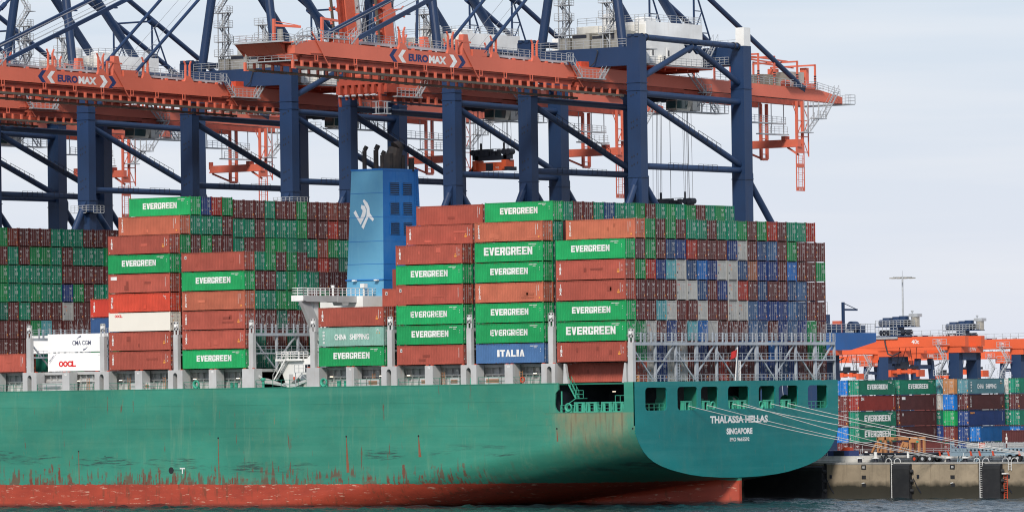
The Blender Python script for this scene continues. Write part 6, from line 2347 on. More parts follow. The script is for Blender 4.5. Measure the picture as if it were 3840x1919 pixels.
def boom_part(cr, cx, raised=False):
    """front boom: twin orange box girders with walkway, track, frames and sign; raised = folded up at the hinge"""
    root = bpy.data.objects.new('boom', None)
    COL.objects.link(root)
    root.parent = cr
    H_ = Vector((cx, 52.0, zb(52) + 1.0))
    if raised:
        Mx = Matrix.Translation(H_) @ Matrix.Rotation(R(-81.5), 4, 'X') @ Matrix.Translation(-H_)
    else:
        Mx = Matrix.Identity(4)
    def B(name, mb, mat, fix=True):
        mb.v = [tuple(Mx @ Vector(p)) for p in mb.v]
        return mb.build(name, M[mat], root, fix=fix)
    for sx in (1, -1):
        xa, xb = cx + sx * 3.75 - .7, cx + sx * 3.75 + .7
        q = MB()
        q.prism([(-16.4, 65.35), (-16.4, 66.55), (-12.4, zb(-12.4) + 2.1), (51.0, zb(51) + 2.1), (51.0, zb(51)), (-12.4, zb(-12.4))], 'X', xa, xb)
        B('girder', q, 'orange')
        q = MB()
        q.prism([(-14.6, 64.3), (-14.6, 65.0), (51, 63.85), (51, 63.15)], 'X', xa + .4, xb - .45)
        q.prism([(-14.6, 65.0), (-14.6, 65.2), (51, 64.05), (51, 63.85)], 'X', xa + .2, xb - .2)
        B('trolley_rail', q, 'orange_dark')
        xo = xb if sx > 0 else xa
        q = MB()
        q.prism([(-16.3, 63.22), (-16.3, 63.58), (63.5 if not raised else 51, 62.12 if not raised else 62.35), (63.5 if not raised else 51, 61.8 if not raised else 62.04)], 'X', xo - .1, xo + .25)
        B('cable_track', q, 'brown_rail')
        y = -16.9
        while y < (63 if not raised else 50):
            q = MB()
            zt_ = 64.35 - .0185 * (y + 14.6)
            q.box(xo - .3, y, zt_ - 1.2, xo + .05, y + .3, zt_ + .05)
            q.box(xo - .3, y + .36, zt_ - 1.2, xo + .15, y + .62, zt_ - 1.08)
            y += 2.08
            B('track_hanger', q, 'orange')
        for y in (-12, -3, 6.5, 13.5, 20, 27, 33, 39.5, 46):
            q = MB()
            zz = zb(y)
            q.bar((xo + .15, y, zz + .05), (xo + .15, y, zz - .75), .09); q.bar((xo + .15, y + .6, zz + .05), (xo + .15, y + .6, zz - .75), .09)
            q.bar((xo + .15, y, zz - .75), (xo + .15, y + .6, zz - .75), .09)
            q.box(xo, y + .05, zz - .9, xo + .3, y + .55, zz - .76)
            B('lamp_bracket', q, 'orange')
        # walkway and railing on top
        q = MB()
        xw = cx + sx * 2.9
        for (ya, yb) in ((-1.0, 50.5),):
            za, zb_ = zb(ya) + 2.75, zb(yb) + 2.75
            q.prism([(ya, za - .35), (ya, za), (yb, zb_), (yb, zb_ - .35)], 'X', xw - .5, xw + .5)
            rail(q, [(xw + .5, ya, za), (xw + .5, yb, zb_)], 1.15, 1.35, .06, (.4, .75, 1.1))
            y = ya + 1
            while y < yb:
                q.bar((xw + .4, y, zb(y) + 2.05), (xw + .4, y, zb(y) + 2.5), .3)
                y += 3.6
        if sx > 0 and not raised:
            rail(q, [(xb, -15.8, 66.7), (xb, -12.4, zb(-12.4) + 2.15), (xb, -2.6, zb(-2.6) + 2.15)], 1.5, 1.2, .07, (.4, .75, 1.1))
            stairs(q, (xb - .4, -16.2, 66.6), (xb - .4, -13.6, 68.1), (1, 0, 0), .8, 6)
            stairs(q, (xb - .4, -3.4, zb(-3) + 2.1), (xb - .4, -1.6, zb(-2) + 3.6), (1, 0, 0), .8, 5)
            q.box(xb - 2, -13.6, 68.0, xb, -11.5, 68.15); q.box(xb - 2.6, -8.5, 67.9, xb - .2, -4.0, 68.05)
            rail(q, [(xb, -13.6, 68.1), (xb, -11.0, 68.1), (xb, -9, 67.4)], 1.1, .9, .06)
        B('walkway', q, 'steel')
        q = MB()
        y = 1.2
        while y < 49:
            q.tube((xw - .3, y, zb(y) + 2.25), (xw - .3, y + 2.6, zb(y) + 2.2), .17, n=8)
            q.box(xw - .6, y + 2.7, zb(y) + 2.05, xw + .7, y + 3.2, zb(y) + 2.4)
            y += 4.1
        B('rope_guides', q, 'orange')
        # hooked latch frames standing on the girder
        for y in (8.6, 20.3, 31.0, 41.2):
            z0 = zb(y) + 2.08
            q = MB()
            for s in (-1, 1):
                q.bar((xo - .2, y + s * .55, z0), (xo - .2, y + s * .5, z0 + 2.7), .22, .3)
                q.bar((xo - .2, y + s * .5, z0 + 2.65), (xo - .2, y + s * .85, z0 + 3.3), .2)
            q.prism([(y - .9, z0), (y - .5, z0 + .9), (y + .5, z0 + .9), (y + 1.3, z0)], 'X', xo - .4, xo)
            B('latch_frame', q, 'orange')
        q = MB()
        q.box(xa, -3.0, zb(-3) + 2.08, xb, -1.7, 68.2); q.prism([(-7.5, zb(-7) + 2.08), (-6.8, 67.9), (-3.0, 68.0), (-3.0, zb(-3) + 2.08)], 'X', xa + .2, xb - .3)
        q.box(xa, 25.6, zb(26) + 2.08, xb, 29.0, zb(26) + 3.1); q.prism([(23.2, zb(23) + 2.05), (23.6, zb(23) + 5.2), (24.6, zb(23) + 5.2), (25.4, zb(23) + 2.05)], 'X', xa + .3, xb - .2)
        q.bar((xo - .3, 22.0, zb(22) + 2), (xo - .3, 22.0, zb(22) + 4.3), .3); q.bar((xo - .3, 22, zb(22) + 4.2), (xo - .3, 25.4, zb(22) + 4.0), .25)
        B('stay_bracket', q, 'orange')
        if sx > 0 and not raised:
            q = MB()
            for y0, z1 in ((-12.6, 68.6), (23.0, 69.0 - 1.2), (49.4, 66.6)):
                q.bar((xo + .12, y0, z1), (xo + .12, y0 + 3.6, zb(y0) - 1.2), .14)
                q.bar((xo + .12, y0 - .3, zb(y0) + .3), (xo + .12, y0 + 2.4, zb(y0) + .35), .1)
            B('support_strut', q, 'orange')
            X_ = xb + .012
            zc = lambda y: zb(y) + 1.02
            def chev(y0, d, hw, mb):
                z0, z1, zm = zb(y0) + .1, zb(y0) + 1.98, zc(y0)
                p = [(y0, zm), (y0 + d * .95, z1), (y0 + d * (.95 + hw), z1), (y0 + d * hw, zm), (y0 + d * (.95 + hw), z0), (y0 + d * .95, z0)]
                mb.add([(X_, a, b_) for a, b_ in p], [(0, 1, 2, 3), (0, 3, 4, 5)])
            nv = MB(); wh = MB()
            chev(5.45, 1, .95, nv); chev(7.55, 1, .95, wh); chev(23.75, -1, .95, nv); chev(21.7, -1, .95, wh)
            sl = -.0185
            put_text(nv, 'EURO', (X_, 10.0, zb(10) + .42), (0, 4.7, 4.7 * sl), (0, 0, 1.12), .05)
            put_text(wh, 'MAX', (X_, 14.85, zb(14.85) + .4), (0, 4.2, 4.2 * sl), (0, 0, 1.15), .055)
            B('sign_lettering', nv, 'navy_print', fix=False)
            B('sign_lettering', wh, 'print', fix=False)
        # stays
        if not raised:
            q = MB(); q.bar((cx + sx * 4.2, -2.2, 67.9), (cx + sx * 4.25, 60, 91.3), .4, .62)
            B('fore_stay', q, 'navy')
            q = MB()
            for f in (.2, .42, .6):
                y, z = -2.2 + 62.2 * f, 67.9 + 23.4 * f
                q.box(cx + sx * 4.2 - .25, y - .3, z - .5, cx + sx * 4.2 + .25, y + .4, z - .28)
            q.tube((cx + sx * 4.2 - .3, 40.5, 84.05), (cx + sx * 4.2 + .3, 40.5, 84.05), .6, n=12)
            B('stay_lug', q, 'navy')
            q = MB(); q.tube((cx + sx * 4.2, 28.4, 67.2), (cx + sx * 4.25, 60, 92), .27, n=10)
            B('inner_stay', q, 'navy')
            q = MB()
            for f in (.55, .62):
                y, z = 28.4 + 31.6 * f, 67.2 + 24.8 * f
                q.tube((cx + sx * 4.2, y - .5, z - .4), (cx + sx * 4.2, y + .5, z + .4), .42, n=10)
            B('stay_joint', q, 'navy')
    # cross ties and tip platform
    q = MB()
    for y in (-15.4, -3, 10, 22, 34, 46, 50.4):
        q.box(cx - 3.05, y - .4, zb(y) + .2, cx + 3.05, y + .4, zb(y) + 1.8)
    B('cross_tie', q, 'orange')
    if not raised:
        q = MB()
        q.box(cx - 5.2, -18.4, 66.9, cx + 3.6, -13.0, 67.05)
        q.prism([(cx - 5.2, 66.85), (cx + 4.4, 66.85), (cx + 4.4, 65.4), (cx - 3.4, 65.4)], 'Y', -16.6, -16.3) if False else None
        q.add([(cx - 5.2, -18.3, 66.88), (cx + 3.0, -18.3, 66.88), (cx + 3.0, -16.45, 65.4), (cx - 4.4, -16.45, 65.4)], [(0, 1, 2, 3)])
        for x in (-5.0, -2.5, 0, 2.5):
            q.prism([(-18.3, 66.85), (-16.4, 66.85), (-16.4, 65.3)], 'X', cx + x - .12, cx + x + .12)
        B('tip_bracket', q, 'orange')
        q = MB()
        q.box(cx - 5.4, -18.6, 66.98, cx + 4.2, -18.35, 67.22); rail(q, [(cx - 5.3, -13, 67.05), (cx - 5.3, -18.4, 67.05), (cx + 4.2, -18.4, 67.05), (cx + 4.4, -16.4, 66.9)], 1.15, 1.2, .06, (.4, .75, 1.1))
        q.box(cx - 5.2, -16.3, 64.35, cx + 4.0, -15.2, 64.5); rail(q, [(cx - 5.2, -16.3, 64.5), (cx + 4.0, -16.3, 64.5)], .7, 1.4, .06)
        B('tip_platform', q, 'steel')
        q = MB()
        q.bar((cx + 1.6, -17.6, 67), (cx + 1.6, -17.6, 70.4), .36); q.bar((cx + 1.6, -17.6, 69.5), (cx + 3.8, -14.2, 69.3), .34); q.bar((cx + 1.6, -17.6, 70.1), (cx + 3.6, -14.5, 69.5), .1)
        q.bar((cx + 3.2, -8.6, 67.1), (cx + 3.2, -8.6, 71.0), .36); q.bar((cx + 3.2, -8.6, 70.8), (cx + 3.2, -5.0, 70.6), .32)
        B('tip_hoist', q, 'orange')
        q = MB(); q.tube((cx + 2.5, -17.3, 67.2), (cx + 2.5, -17.3, 68.9), .42, n=12)
        B('hoist_drum', q, 'tank')
        q = MB()
        for i, (x, dz) in enumerate(((-3.2, 0), (-2.6, .25), (-2.0, .5), (2.0, 0), (2.6, .3), (1.4, .55))):
            q.tube((cx + x, -1.0, 68.6 + dz), (cx + x, 60, 91.0 + dz), .035, n=5, cap=False)
        for x in (-1.4, 1.4):
            q.tube((cx + x, 30.0, 67.5), (cx + x, 60, 91.0), .03, n=5, cap=False)
        B('hoist_wires', q, 'wire')
        # hinge details: service platform and stair by the portal
        q = MB()
        xb = cx + 4.45
        q.box(xb, 51.5, 64.2, xb + .9, 58.0, 64.35); rail(q, [(xb + .9, 51.5, 64.35), (xb + .9, 57.6, 64.35)], 1.25, 1.1, .06, (.4, .75, 1.1))
        stairs(q, (xb + .5, 51.8, 64.35), (xb + .5, 49.4, 66.8), (1, 0, 0), .8, 8)
        stairs(q, (xb + .5, 57.2, 64.3), (xb + .5, 59.2, 66.4), (1, 0, 0), .8, 8)
        q.box(xb, 47.9, 66.6, xb + .9, 49.6, 66.75); rail(q, [(xb + .9, 47.9, 66.75), (xb + .9, 49.6, 66.75)], 1.2, .8, .06)
        B('hinge_platform', q, 'steel')
        q = MB()
        q.box(cx + 3.1, 51.2, 64.0, cx + 4.4, 54.4, 66.0); q.box(cx - 4.4, 51.2, 64.0, cx - 3.1, 54.4, 66.0); q.tube((cx - 4.6, 51.4, zb(52) + 1.5), (cx + 4.6, 51.4, zb(52) + 1.5), .3, n=10)
        q.box(cx + 3.3, 53.0, 65.9, cx + 4.3, 55.0, 66.9)
        B('hinge_block', q, 'rust_orange')
    else:
        for i, x in enumerate((-1.9, -1.1, 1.1, 1.7)):
            q = MB()
            q.tube((cx + x, 54.6, 70.4 + (i % 2)), (cx + x + .15, 56.2, 92), .26, n=10)
            q.build('folded_stay', M['navy'], root)
        q = MB()
        q.tube((cx - 2.6, 54.6, 70.4), (cx - 2.45, 56.2, 92), .26, n=10)
        q.tube((cx - 2.6, 54.6, 70.4), (cx - .6, 54.2, 69.2), .26, n=10)
        q.build('folded_stay', M['navy'], root)
        q = MB(); q.tube((cx + 6.6, 55, 69.9), (cx + 6.7, 56, 92), .24, n=10)
        qq = q
        o = qq.build('folded_stay', M['navy'], root)
        q = MB()
        q.box(cx - 5.2, 49.4, 63.6, cx + 5.0, 52.6, 64.9); q.box(cx - 4.6, 48.9, 64.9, cx + 4.6, 49.6, 66.2)
        for i in range(7):
            x = -4.2 + i * 1.35
            q.box(cx + x, 48.6, 63.3, cx + x + .5, 49.5, 64.9); q.bar((cx + x + .25, 48.7, 63.6), (cx + x + .25, 48.9, 62.6 - (i % 3 == 0) * 1.0), .35)
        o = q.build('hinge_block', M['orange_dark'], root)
        for i in range(6):
            x = -3.9 + i * 1.35
            q = MB().tube((cx + x, 48.4, 63.2), (cx + x + .7, 48.4, 63.2), .17, n=10)
            q.build('sheave', M['steel'], root)
        q = MB()
        q.box(cx + 4.45, 51.5, 62.9, cx + 5.4, 58, 63.05); rail(q, [(cx + 5.4, 51.5, 63.05), (cx + 5.4, 57.6, 63.05)], 1.25, 1.1, .06, (.4, .75, 1.1))
        stairs(q, (cx + 5, 57.2, 63.1), (cx + 5, 59.2, 65.2), (1, 0, 0), .8, 8)
        q.build('hinge_platform', M['steel'], root)
        q = MB()
        y = 52.0
        q.prism([(51, 61.9), (51, 62.2), (64, 61.95), (64, 61.65)], 'X', cx + 4.3, cx + 4.7)
        q.build('cable_track', M['dark'], root)
        while y < 64:
            q = MB()
            q.box(cx + 4.3, y, 61.7, cx + 4.65, y + .42, 63.2)
            y += 2.08
            q.build('track_hanger', M['orange'], root)
        q = MB(); 
        for s in (0, 1.6):
            q.box(cx + 3.4 + s * .1, 48.6 + s, 60.2, cx + 5.2, 48.75 + s, 60.3)
        q.box(cx + 3.4, 47.6, 60.1, cx + 5.2, 50.2, 60.2); rail(q, [(cx + 5.2, 47.6, 60.2), (cx + 5.2, 50.2, 60.2), (cx + 3.4, 50.2, 60.2), (cx + 3.4, 47.6, 60.2), (cx + 5.2, 47.6, 60.2)], 1.9, .9, .06)
        q.build('hanging_basket', M['steel'], root)
    return root

craneA = make_crane()
OFF = [(-86.6, 'navy gantry crane with its orange boom raised upright beside the blue funnel', True), (-119.7, 'navy gantry crane with lowered orange boom crossing left of the funnel', False),
       (-163.1, 'navy gantry crane second from the left edge, boom tip out of frame', False), (-194.5, 'navy gantry crane at far left showing only its landward part', False)]
cranes = [(craneA, CX)]
for x, lb, up_ in OFF:
    c = copy_tree(craneA)
    c.location.x = x
    ORG[c.name] = Vector((x, 73, 5.3))
    c['label'] = lb
    cranes.append((c, x))
first_boom = boom_part(craneA, CX)
for (c, x), (ox, lb, up_) in zip(cranes[1:], OFF):
    if up_:
        boom_part(c, x, True)
    else:
        copy_tree(first_boom, c)
# leg platforms on the two cranes left of the funnel
for (c, x) in (cranes[2], cranes[3]):
    for y, zz in ((58, 46.9), (87, 45.4)):
        q = MB()
        xl = x + 10.5
        q.box(xl - 2.0, y - .9, zz, xl + 2.2, y - .05, zz + .12)
        q.box(xl + 1.3, y - .9, zz, xl + 2.2, y + 2.6, zz + .12)
        rail(q, [(xl - 2.0, y - .9, zz + .1), (xl + 2.2, y - .9, zz + .1), (xl + 2.2, y + 2.6, zz + .1)], 1.15, .9, .07, (.4, .75, 1.1))
        q.build('leg_platform', M['steel'], c)

# spreaders hanging on wires
def headblock(x, y, z, name, label, full):
    t = thing(name, (x, y, z), label, 'spreader')
    q = MB()
    q.box(x - 3.2, y - .5, z + .8, x + 3.2, y + .5, z + 1.5); q.box(x - 2.4, y - .7, z + 1.5, x - .3, y + .7, z + 2.6); q.box(x - .2, y - .5, z + 1.5, x + .9, y + .5, z + 2.3); q.box(x + 1.1, y - .4, z + 1.5, x + 1.5, y + .4, z + 2.5)
    for s in (-1, 1):
        q.bar((x + s * 2.35, y, z + 1.4), (x + s * 2.35, y, z + 3.6), .25)
    rail(q, [(x + .2, y - .6, z + 1.5), (x + 2.6, y - .6, z + 1.5)], 1.1, .7, .06)
    q.build('head_block', M['dark'], t)
    q = MB()
    for s in (-1, 1):
        for d in (-.45, .45):
            q.tube((x + s * 3.15 + d, y - .7, z + 2.1), (x + s * 3.15 + d, y + .7, z + 2.1), .48, n=14)
        q.box(x + s * 3.15 - .6, y - .5, z + .9, x + s * 3.15 + .6, y + .5, z + 2.0)
    q.build('sheaves', M['dark'], t)
    q = MB()
    for sx in (-3.5, -2.75, -2.5, 2.55, 2.85, 3.5):
        q.tube((x + sx, y - .5, z + 2.2), (x + sx * .95, y - .5, 62.3), .035, n=5, cap=False)
        q.tube((x + sx, y + .5, z + 2.2), (x + sx * .95, y + .5, 62.3), .035, n=5, cap=False)
    q.tube((x - .4, y, z + 1.6), (x - .4, y, 62.3), .05, n=5, cap=False)
    q.build('hoist_ropes', M['wire'], t)
    q = MB()
    if full:
        q.box(x - 3.3, y - .6, z - .9, x + 3.2, y + .6, z + .45); q.prism([(x - 3.9, z - .8), (x - 3.2, z + .2), (x - 3.2, z - 1.0)], 'Y', y - 1.0, y + 1.0); q.box(x + 2.6, y - 1.1, z - .7, x + 3.5, y + 1.1, z + .8); q.box(x - 3.4, y - 1.0, z - .7, x - 2.6, y + 1.0, z + .8)
        b_ = q.build('spreader_beam', M['orange2'], t)
        q = MB(); q.box(x - .9, y - .66, z - .85, x + .5, y - .6, z + .3); q.box(x - 3.9, y - 1.2, z - 1.2, x - 3.3, y + 1.2, z - .6); q.box(x + 3.3, y - 1.25, z - .95, x + 3.9, y + 1.25, z - .35)
        q.build('end_gear', M['dark'], b_)
        q = MB(); q.bar((x - 2.3, y - 1.0, z - .9), (x - 1.9, y - 1.3, z - 1.9), .35); q.bar((x - 3.7, y - 1.2, z - .7), (x - 3.8, y - 1.3, z - 1.9), .35)
        q.build('flipper', M['rust_orange'], b_)
        q = MB(); put_text(q, 'WZ', (x + 1.0, y - .61, z - .6), (.75, 0, 0), (0, 0, .3), .02)
        q.build('number', M['print'], b_, fix=False)
    else:
        q.box(x + 2.5, y - .9, z - .2, x + 3.6, y + .9, z + .9); q.box(x - 3.3, y - .9, z - .2, x - 2.5, y + .9, z + .6)
        q.build('lock_frame', M['rust_orange'], t)
headblock(-86.6, 83.0, 53.1, 'container_spreader', 'orange container spreader under a black head block hanging right of the funnel', True)
headblock(-50.9, 83.0, 44.0, 'container_spreader', 'black head block lowered on wires just behind the stern container wall', False)
# ------------------------------------------------------------------ trailers and boxes on the quay
t = thing('terminal_trailer', (9.7, 55.6, 5.3), 'black flatbed terminal trailer parked on the quay carrying an orange-yellow frame', 'trailer', 'trailers parked at the quay edge')
q = MB(); q.box(3.2, 54.9, 6.35, 16.3, 56.6, 6.7); q.box(3.2, 54.5, 6.5, 16.3, 57.0, 6.72)
ch = q.build('chassis', M['dark'], t)
q = MB(); put_text(q, 'ect', (4.55, 54.48, 6.36), (.62, 0, 0), (0, 0, .26), .02); q.box(3.7, 54.46, 6.75, 4.2, 54.5, 6.95)
q.build('side_lettering', M['print'], ch, fix=False)
for x in (12.4, 13.8, 15.1):
    for y in (54.75, 56.75):
        q = MB(); q.tube((x, y - .25, 5.82), (x, y + .25, 5.82), .52, n=18)
        w_ = q.build('wheel', M['rubber'], t)
        q = MB(); q.tube((x, y - .27, 5.82), (x, y + .27, 5.82), .24, n=12)
        q.build('rim', M['rust_orange'] if x < 13 else M['steel'], w_)
q = MB()
q.bar((6.3, 55, 6.4), (6.6, 55, 5.35), .14); q.bar((7.0, 55, 6.4), (6.6, 55, 5.35), .14); q.bar((7.1, 55, 5.4), (8.6, 55, 6.35), .12); q.bar((6.3, 56.4, 6.4), (6.6, 56.4, 5.3), .14)
q.build('landing_leg', M['dark'], t)
q = MB(); q.box(5.35, 54.4, 5.95, 5.85, 54.6, 6.85); q.box(11.2, 54.4, 5.95, 11.5, 54.6, 6.85); q.box(6.6, 54.46, 6.35, 6.7, 54.5, 6.6); q.box(9.0, 54.46, 6.35, 9.1, 54.5, 6.6)
q.build('white_stake', M['print'], t)
f = thing('steel_frame', (9, 55.7, 6.72), 'weathered orange-yellow portal frame with striped end plates standing on the black trailer', 'frame')
q = MB()
q.box(5.6, 55.0, 8.58, 12.9, 55.5, 9.02); q.box(5.6, 56.3, 8.6, 12.9, 56.7, 9.0)
fb = q.build('top_beam', M['yellow'], f)
q = MB(); put_text(q, 'sdab', (7.2, 54.985, 8.7), (.55, 0, 0), (0, 0, .16), .02); q.box(8.6, 54.98, 8.7, 9.3, 55, 8.86)
q.build('beam_print', M['dark'], fb, fix=False)
q = MB()
for x in (5.65, 7.0, 11.3, 12.85):
    q.box(x - .14, 55.0, 6.72, x + .14, 55.35, 9.05); q.box(x - .14, 56.35, 6.72, x + .14, 56.7, 9.05)
q.build('post', M['yellow'], f)
q = MB()
q.bar((5.4, 55.1, 8.15), (4.6, 55.1, 6.75), .3); q.bar((10.2, 55.1, 8.3), (9.35, 55.1, 6.75), .3)
q.prism([(5.4, 6.75), (6.3, 6.75), (6.3, 8.0), (5.5, 8.2)], 'Y', 55.15, 55.3); q.prism([(9.6, 6.75), (10.9, 6.75), (10.9, 8.2), (10.2, 8.3)], 'Y', 55.15, 55.3)
pt = q.build('end_plate', M['yellow'], f)
q = MB()
for x in (5.7, 9.8, 10.2, 10.6):
    q.bar((x, 55.13, 6.8), (x + .45, 55.13, 7.6), .05, .14)
q.build('stripes', M['dark'], pt)
q = MB(); q.box(11.4, 54.95, 8.2, 13.0, 55.05, 8.6)
pl = q.build('control_plate', M['yellow'], f)
MB().box(12.5, 54.93, 8.2, 12.9, 54.96, 8.45).build('green_label', M['fairgreen'], pl)
# second trailer: grey-blue, with a castellated rack beam and caged goods
t = thing('terminal_trailer', (26, 55.6, 5.3), 'grey-blue trailer with a perforated rack beam and orange locks', 'trailer', 'trailers parked at the quay edge')
q = MB(); q.box(17.2, 55.0, 6.3, 34.5, 56.8, 6.72); q.box(17.2, 54.8, 6.45, 21, 55.0, 6.7); q.box(18.5, 54.6, 5.95 + .2, 34.5, 55.0, 6.45)
ch = q.build('chassis', M['tblue'], t)
q = MB(); put_text(q, '526', (30.6, 54.59, 6.2), (.8, 0, 0), (0, 0, .3), .02); put_text(q, 'MAX LOAD 50 T', (26.2, 54.59, 6.3), (1.9, 0, 0), (0, 0, .13), .01); q.box(20.9, 54.58, 6.2, 20.96, 54.6, 6.65)
q.build('side_lettering', M['print'], ch, fix=False)
hole = [[(19.4 + i * .66 + .2 * math.cos(R(a)), 7.02 + .19 * math.sin(R(a))) for a in range(0, 360, 60)] for i in range(23)]
rk = plate('rack_beam', [(18.6, 6.74), (34.5, 6.74), (34.5, 7.32), (18.6, 7.32)], hole, M['tblue'], t, lambda u, v, w: (u, 54.9 + w, v), .1)
q = MB(); q.box(18.5, 55.6, 6.74, 34.5, 55.7, 7.3); q.bar((18.55, 54.95, 6.7), (18.55, 54.95, 8.2), .22); q.bar((18.55, 55.6, 6.7), (18.55, 55.6, 8.2), .22); q.bar((18.6, 54.95, 7.9), (19.6, 54.95, 7.3), .1); q.bar((19.4, 54.95, 7.3), (19.9, 54.95, 8.0), .12); q.bar((20.3, 54.95, 7.3), (19.9, 54.95, 8.0), .12)
q.build('rack_end', M['tblue'], rk)
for x in (16.9, 18.4, 22.3, 23.8, 26.1, 30.6):
    q = MB(); q.prism([(x - .2, 6.9), (x - .02, 6.9), (x + .2, 6.25), (x - .05, 6.2)], 'Y', 54.4, 54.6)
    q.build('twist_lock', M['rust_orange'], t)
for x in (28.9, 30.2):
    q = MB(); q.tube((x, 54.6, 5.85), (x, 55.2, 5.85), .55, n=18)
    w_ = q.build('wheel', M['rubber'], t)
    MB().tube((x, 54.56, 5.85), (x, 55, 5.85), .22, n=12).build('rim', M['steel'], w_)
q = MB()
for x in (19.9, 22.8):
    q.bar((x, 55, 6.3), (x - .3, 55, 5.3), .16); q.bar((x + .5, 55, 6.3), (x + .1, 55, 5.3), .16); q.bar((x, 55, 5.4), (x + 1.8, 55, 6.3), .13)
q.build('landing_leg', M['tblue'], t)
q = MB()
for x in (25.6, 27.6, 28.5):
    for s in (-.22, .22):
        q.bar((x + s, 54.6, 5.45), (x + s, 54.6, 6.3), .06)
    for z in (5.5, 5.8, 6.1):
        q.bar((x - .22, 54.6, z), (x + .22, 54.6, z), .06)
q.build('step', M['dark'], t)
for i, (x0, x1, mt, lb) in enumerate(((21.3, 23.3, 'steel', 'grey wire cage pallet, leftmost on the grey-blue trailer rack'), (23.35, 24.5, 'rust_orange', 'red slatted crate between grey cages on the trailer rack'), (24.55, 25.5, 'steel', 'grey crate beside the red slatted crate on the trailer rack'),
                                      (25.6, 26.8, 'steel', 'grey cage pallet third from the left on the trailer rack'), (26.85, 27.6, 'steel', 'narrow grey cage left of the gap on the trailer rack'), (28.3, 29.5, 'steel', 'grey cage pallet just right of the gap on the trailer rack'), (29.55, 31.0, 'steel', 'grey cage pallet near the picture edge on the trailer rack'), (31.05, 33, 'tank', 'beige cage pallet cut by the right picture edge'))):
    c = thing('cage_pallet', ((x0 + x1) / 2, 55.3, 7.33), lb, 'crate', 'cage pallets on the trailer rack')
    q = MB(); q.box(x0 + .06, 54.98, 7.42, x1 - .06, 55.6, 8.08)
    q.build('load', paint('bundled_tubes', (.42, .43, .43), .6, dirt=.3) if mt == 'steel' and i == 0 else M['rust_orange'] if mt == 'rust_orange' else bpy.data.materials['bundled_tubes'], c)
    q = MB()
    for z in (7.35, 7.6, 7.85, 8.1):
        q.bar((x0, 54.95, z), (x1, 54.95, z), .05)
    n_ = max(2, int((x1 - x0) / .3))
    for k in range(n_ + 1):
        x = x0 + (x1 - x0) * k / n_
        q.bar((x, 54.95, 7.33), (x, 54.95, 8.14 if k % n_ else 8.2), .05)
    q.bar((x0, 55.6, 7.33), (x0, 55.6, 8.2), .06); q.bar((x1, 55.6, 7.33), (x1, 55.6, 8.2), .06); q.box(x0, 54.98, 7.33, x1, 55.6, 7.4)
    q.build('cage', M['steel'] if mt != 'rust_orange' else M['white'], c)
# a dark box standing behind the trailer, and one low navy vehicle by the stern
_l = 'long maroon container with stacked white letters directly behind the grey-blue trailer'
container(32.6, 66.0, 6.95, 'n', _l, 'containers at the quay edge', 'tex', 'tex')
q = MB(); q.box(20.5, 66.2, 6.55, 32.6, 68.3, 6.93)
for x in (22, 23.4, 30, 31.4):
    q.tube((x, 66.1, 5.85), (x, 68.4, 5.85), .55, n=14)
q.box(21, 66.8, 5.85, 32, 67.8, 6.6)
tag(q.build('container_chassis', M['dark'], None, (26.5, 67.2, 5.3)), 'dark chassis carrying the maroon container behind the grey-blue trailer', 'trailer', 'trailers parked at the quay edge')
t = thing('guided_vehicle', (-7.5, 61, 5.3), 'low navy automated container carrier with white numbers beside the ship stern', 'vehicle')
q = MB(); q.box(-14.5, 59.9, 5.75, -2.75, 62.6, 7.0)
bd = q.build('body', paint('navy_vehicle_paint', (.03, .05, .17), .5), t)
q = MB(); put_text(q, '303', (-7.85, 59.88, 6.15), (1.35, 0, 0), (0, 0, .62), .0)
q.build('number', M['print'], bd, fix=False)
q = MB(); q.box(-5.5, 59.86, 6.0, -3.6, 59.9, 6.95)
q.build('wheel_arch', M['dark'], bd)
for x in (-12.6, -4.5):
    for y in (60.1, 62.4):
        q = MB(); q.tube((x, y - .22, 5.85), (x, y + .22, 5.85), .55, n=16)
        q.build('wheel', M['rubber'], t)
q = MB(); q.prism([(-9.6, 7.0), (-7.6, 7.75), (-7.4, 7.0)], 'Y', 60.5, 61.5); q.prism([(-4.4, 7.0), (-3.9, 7.5), (-2.8, 7.5), (-2.8, 7.0)], 'Y', 60.2, 61.2)
q.build('corner_guide', M['rust_orange'], t)

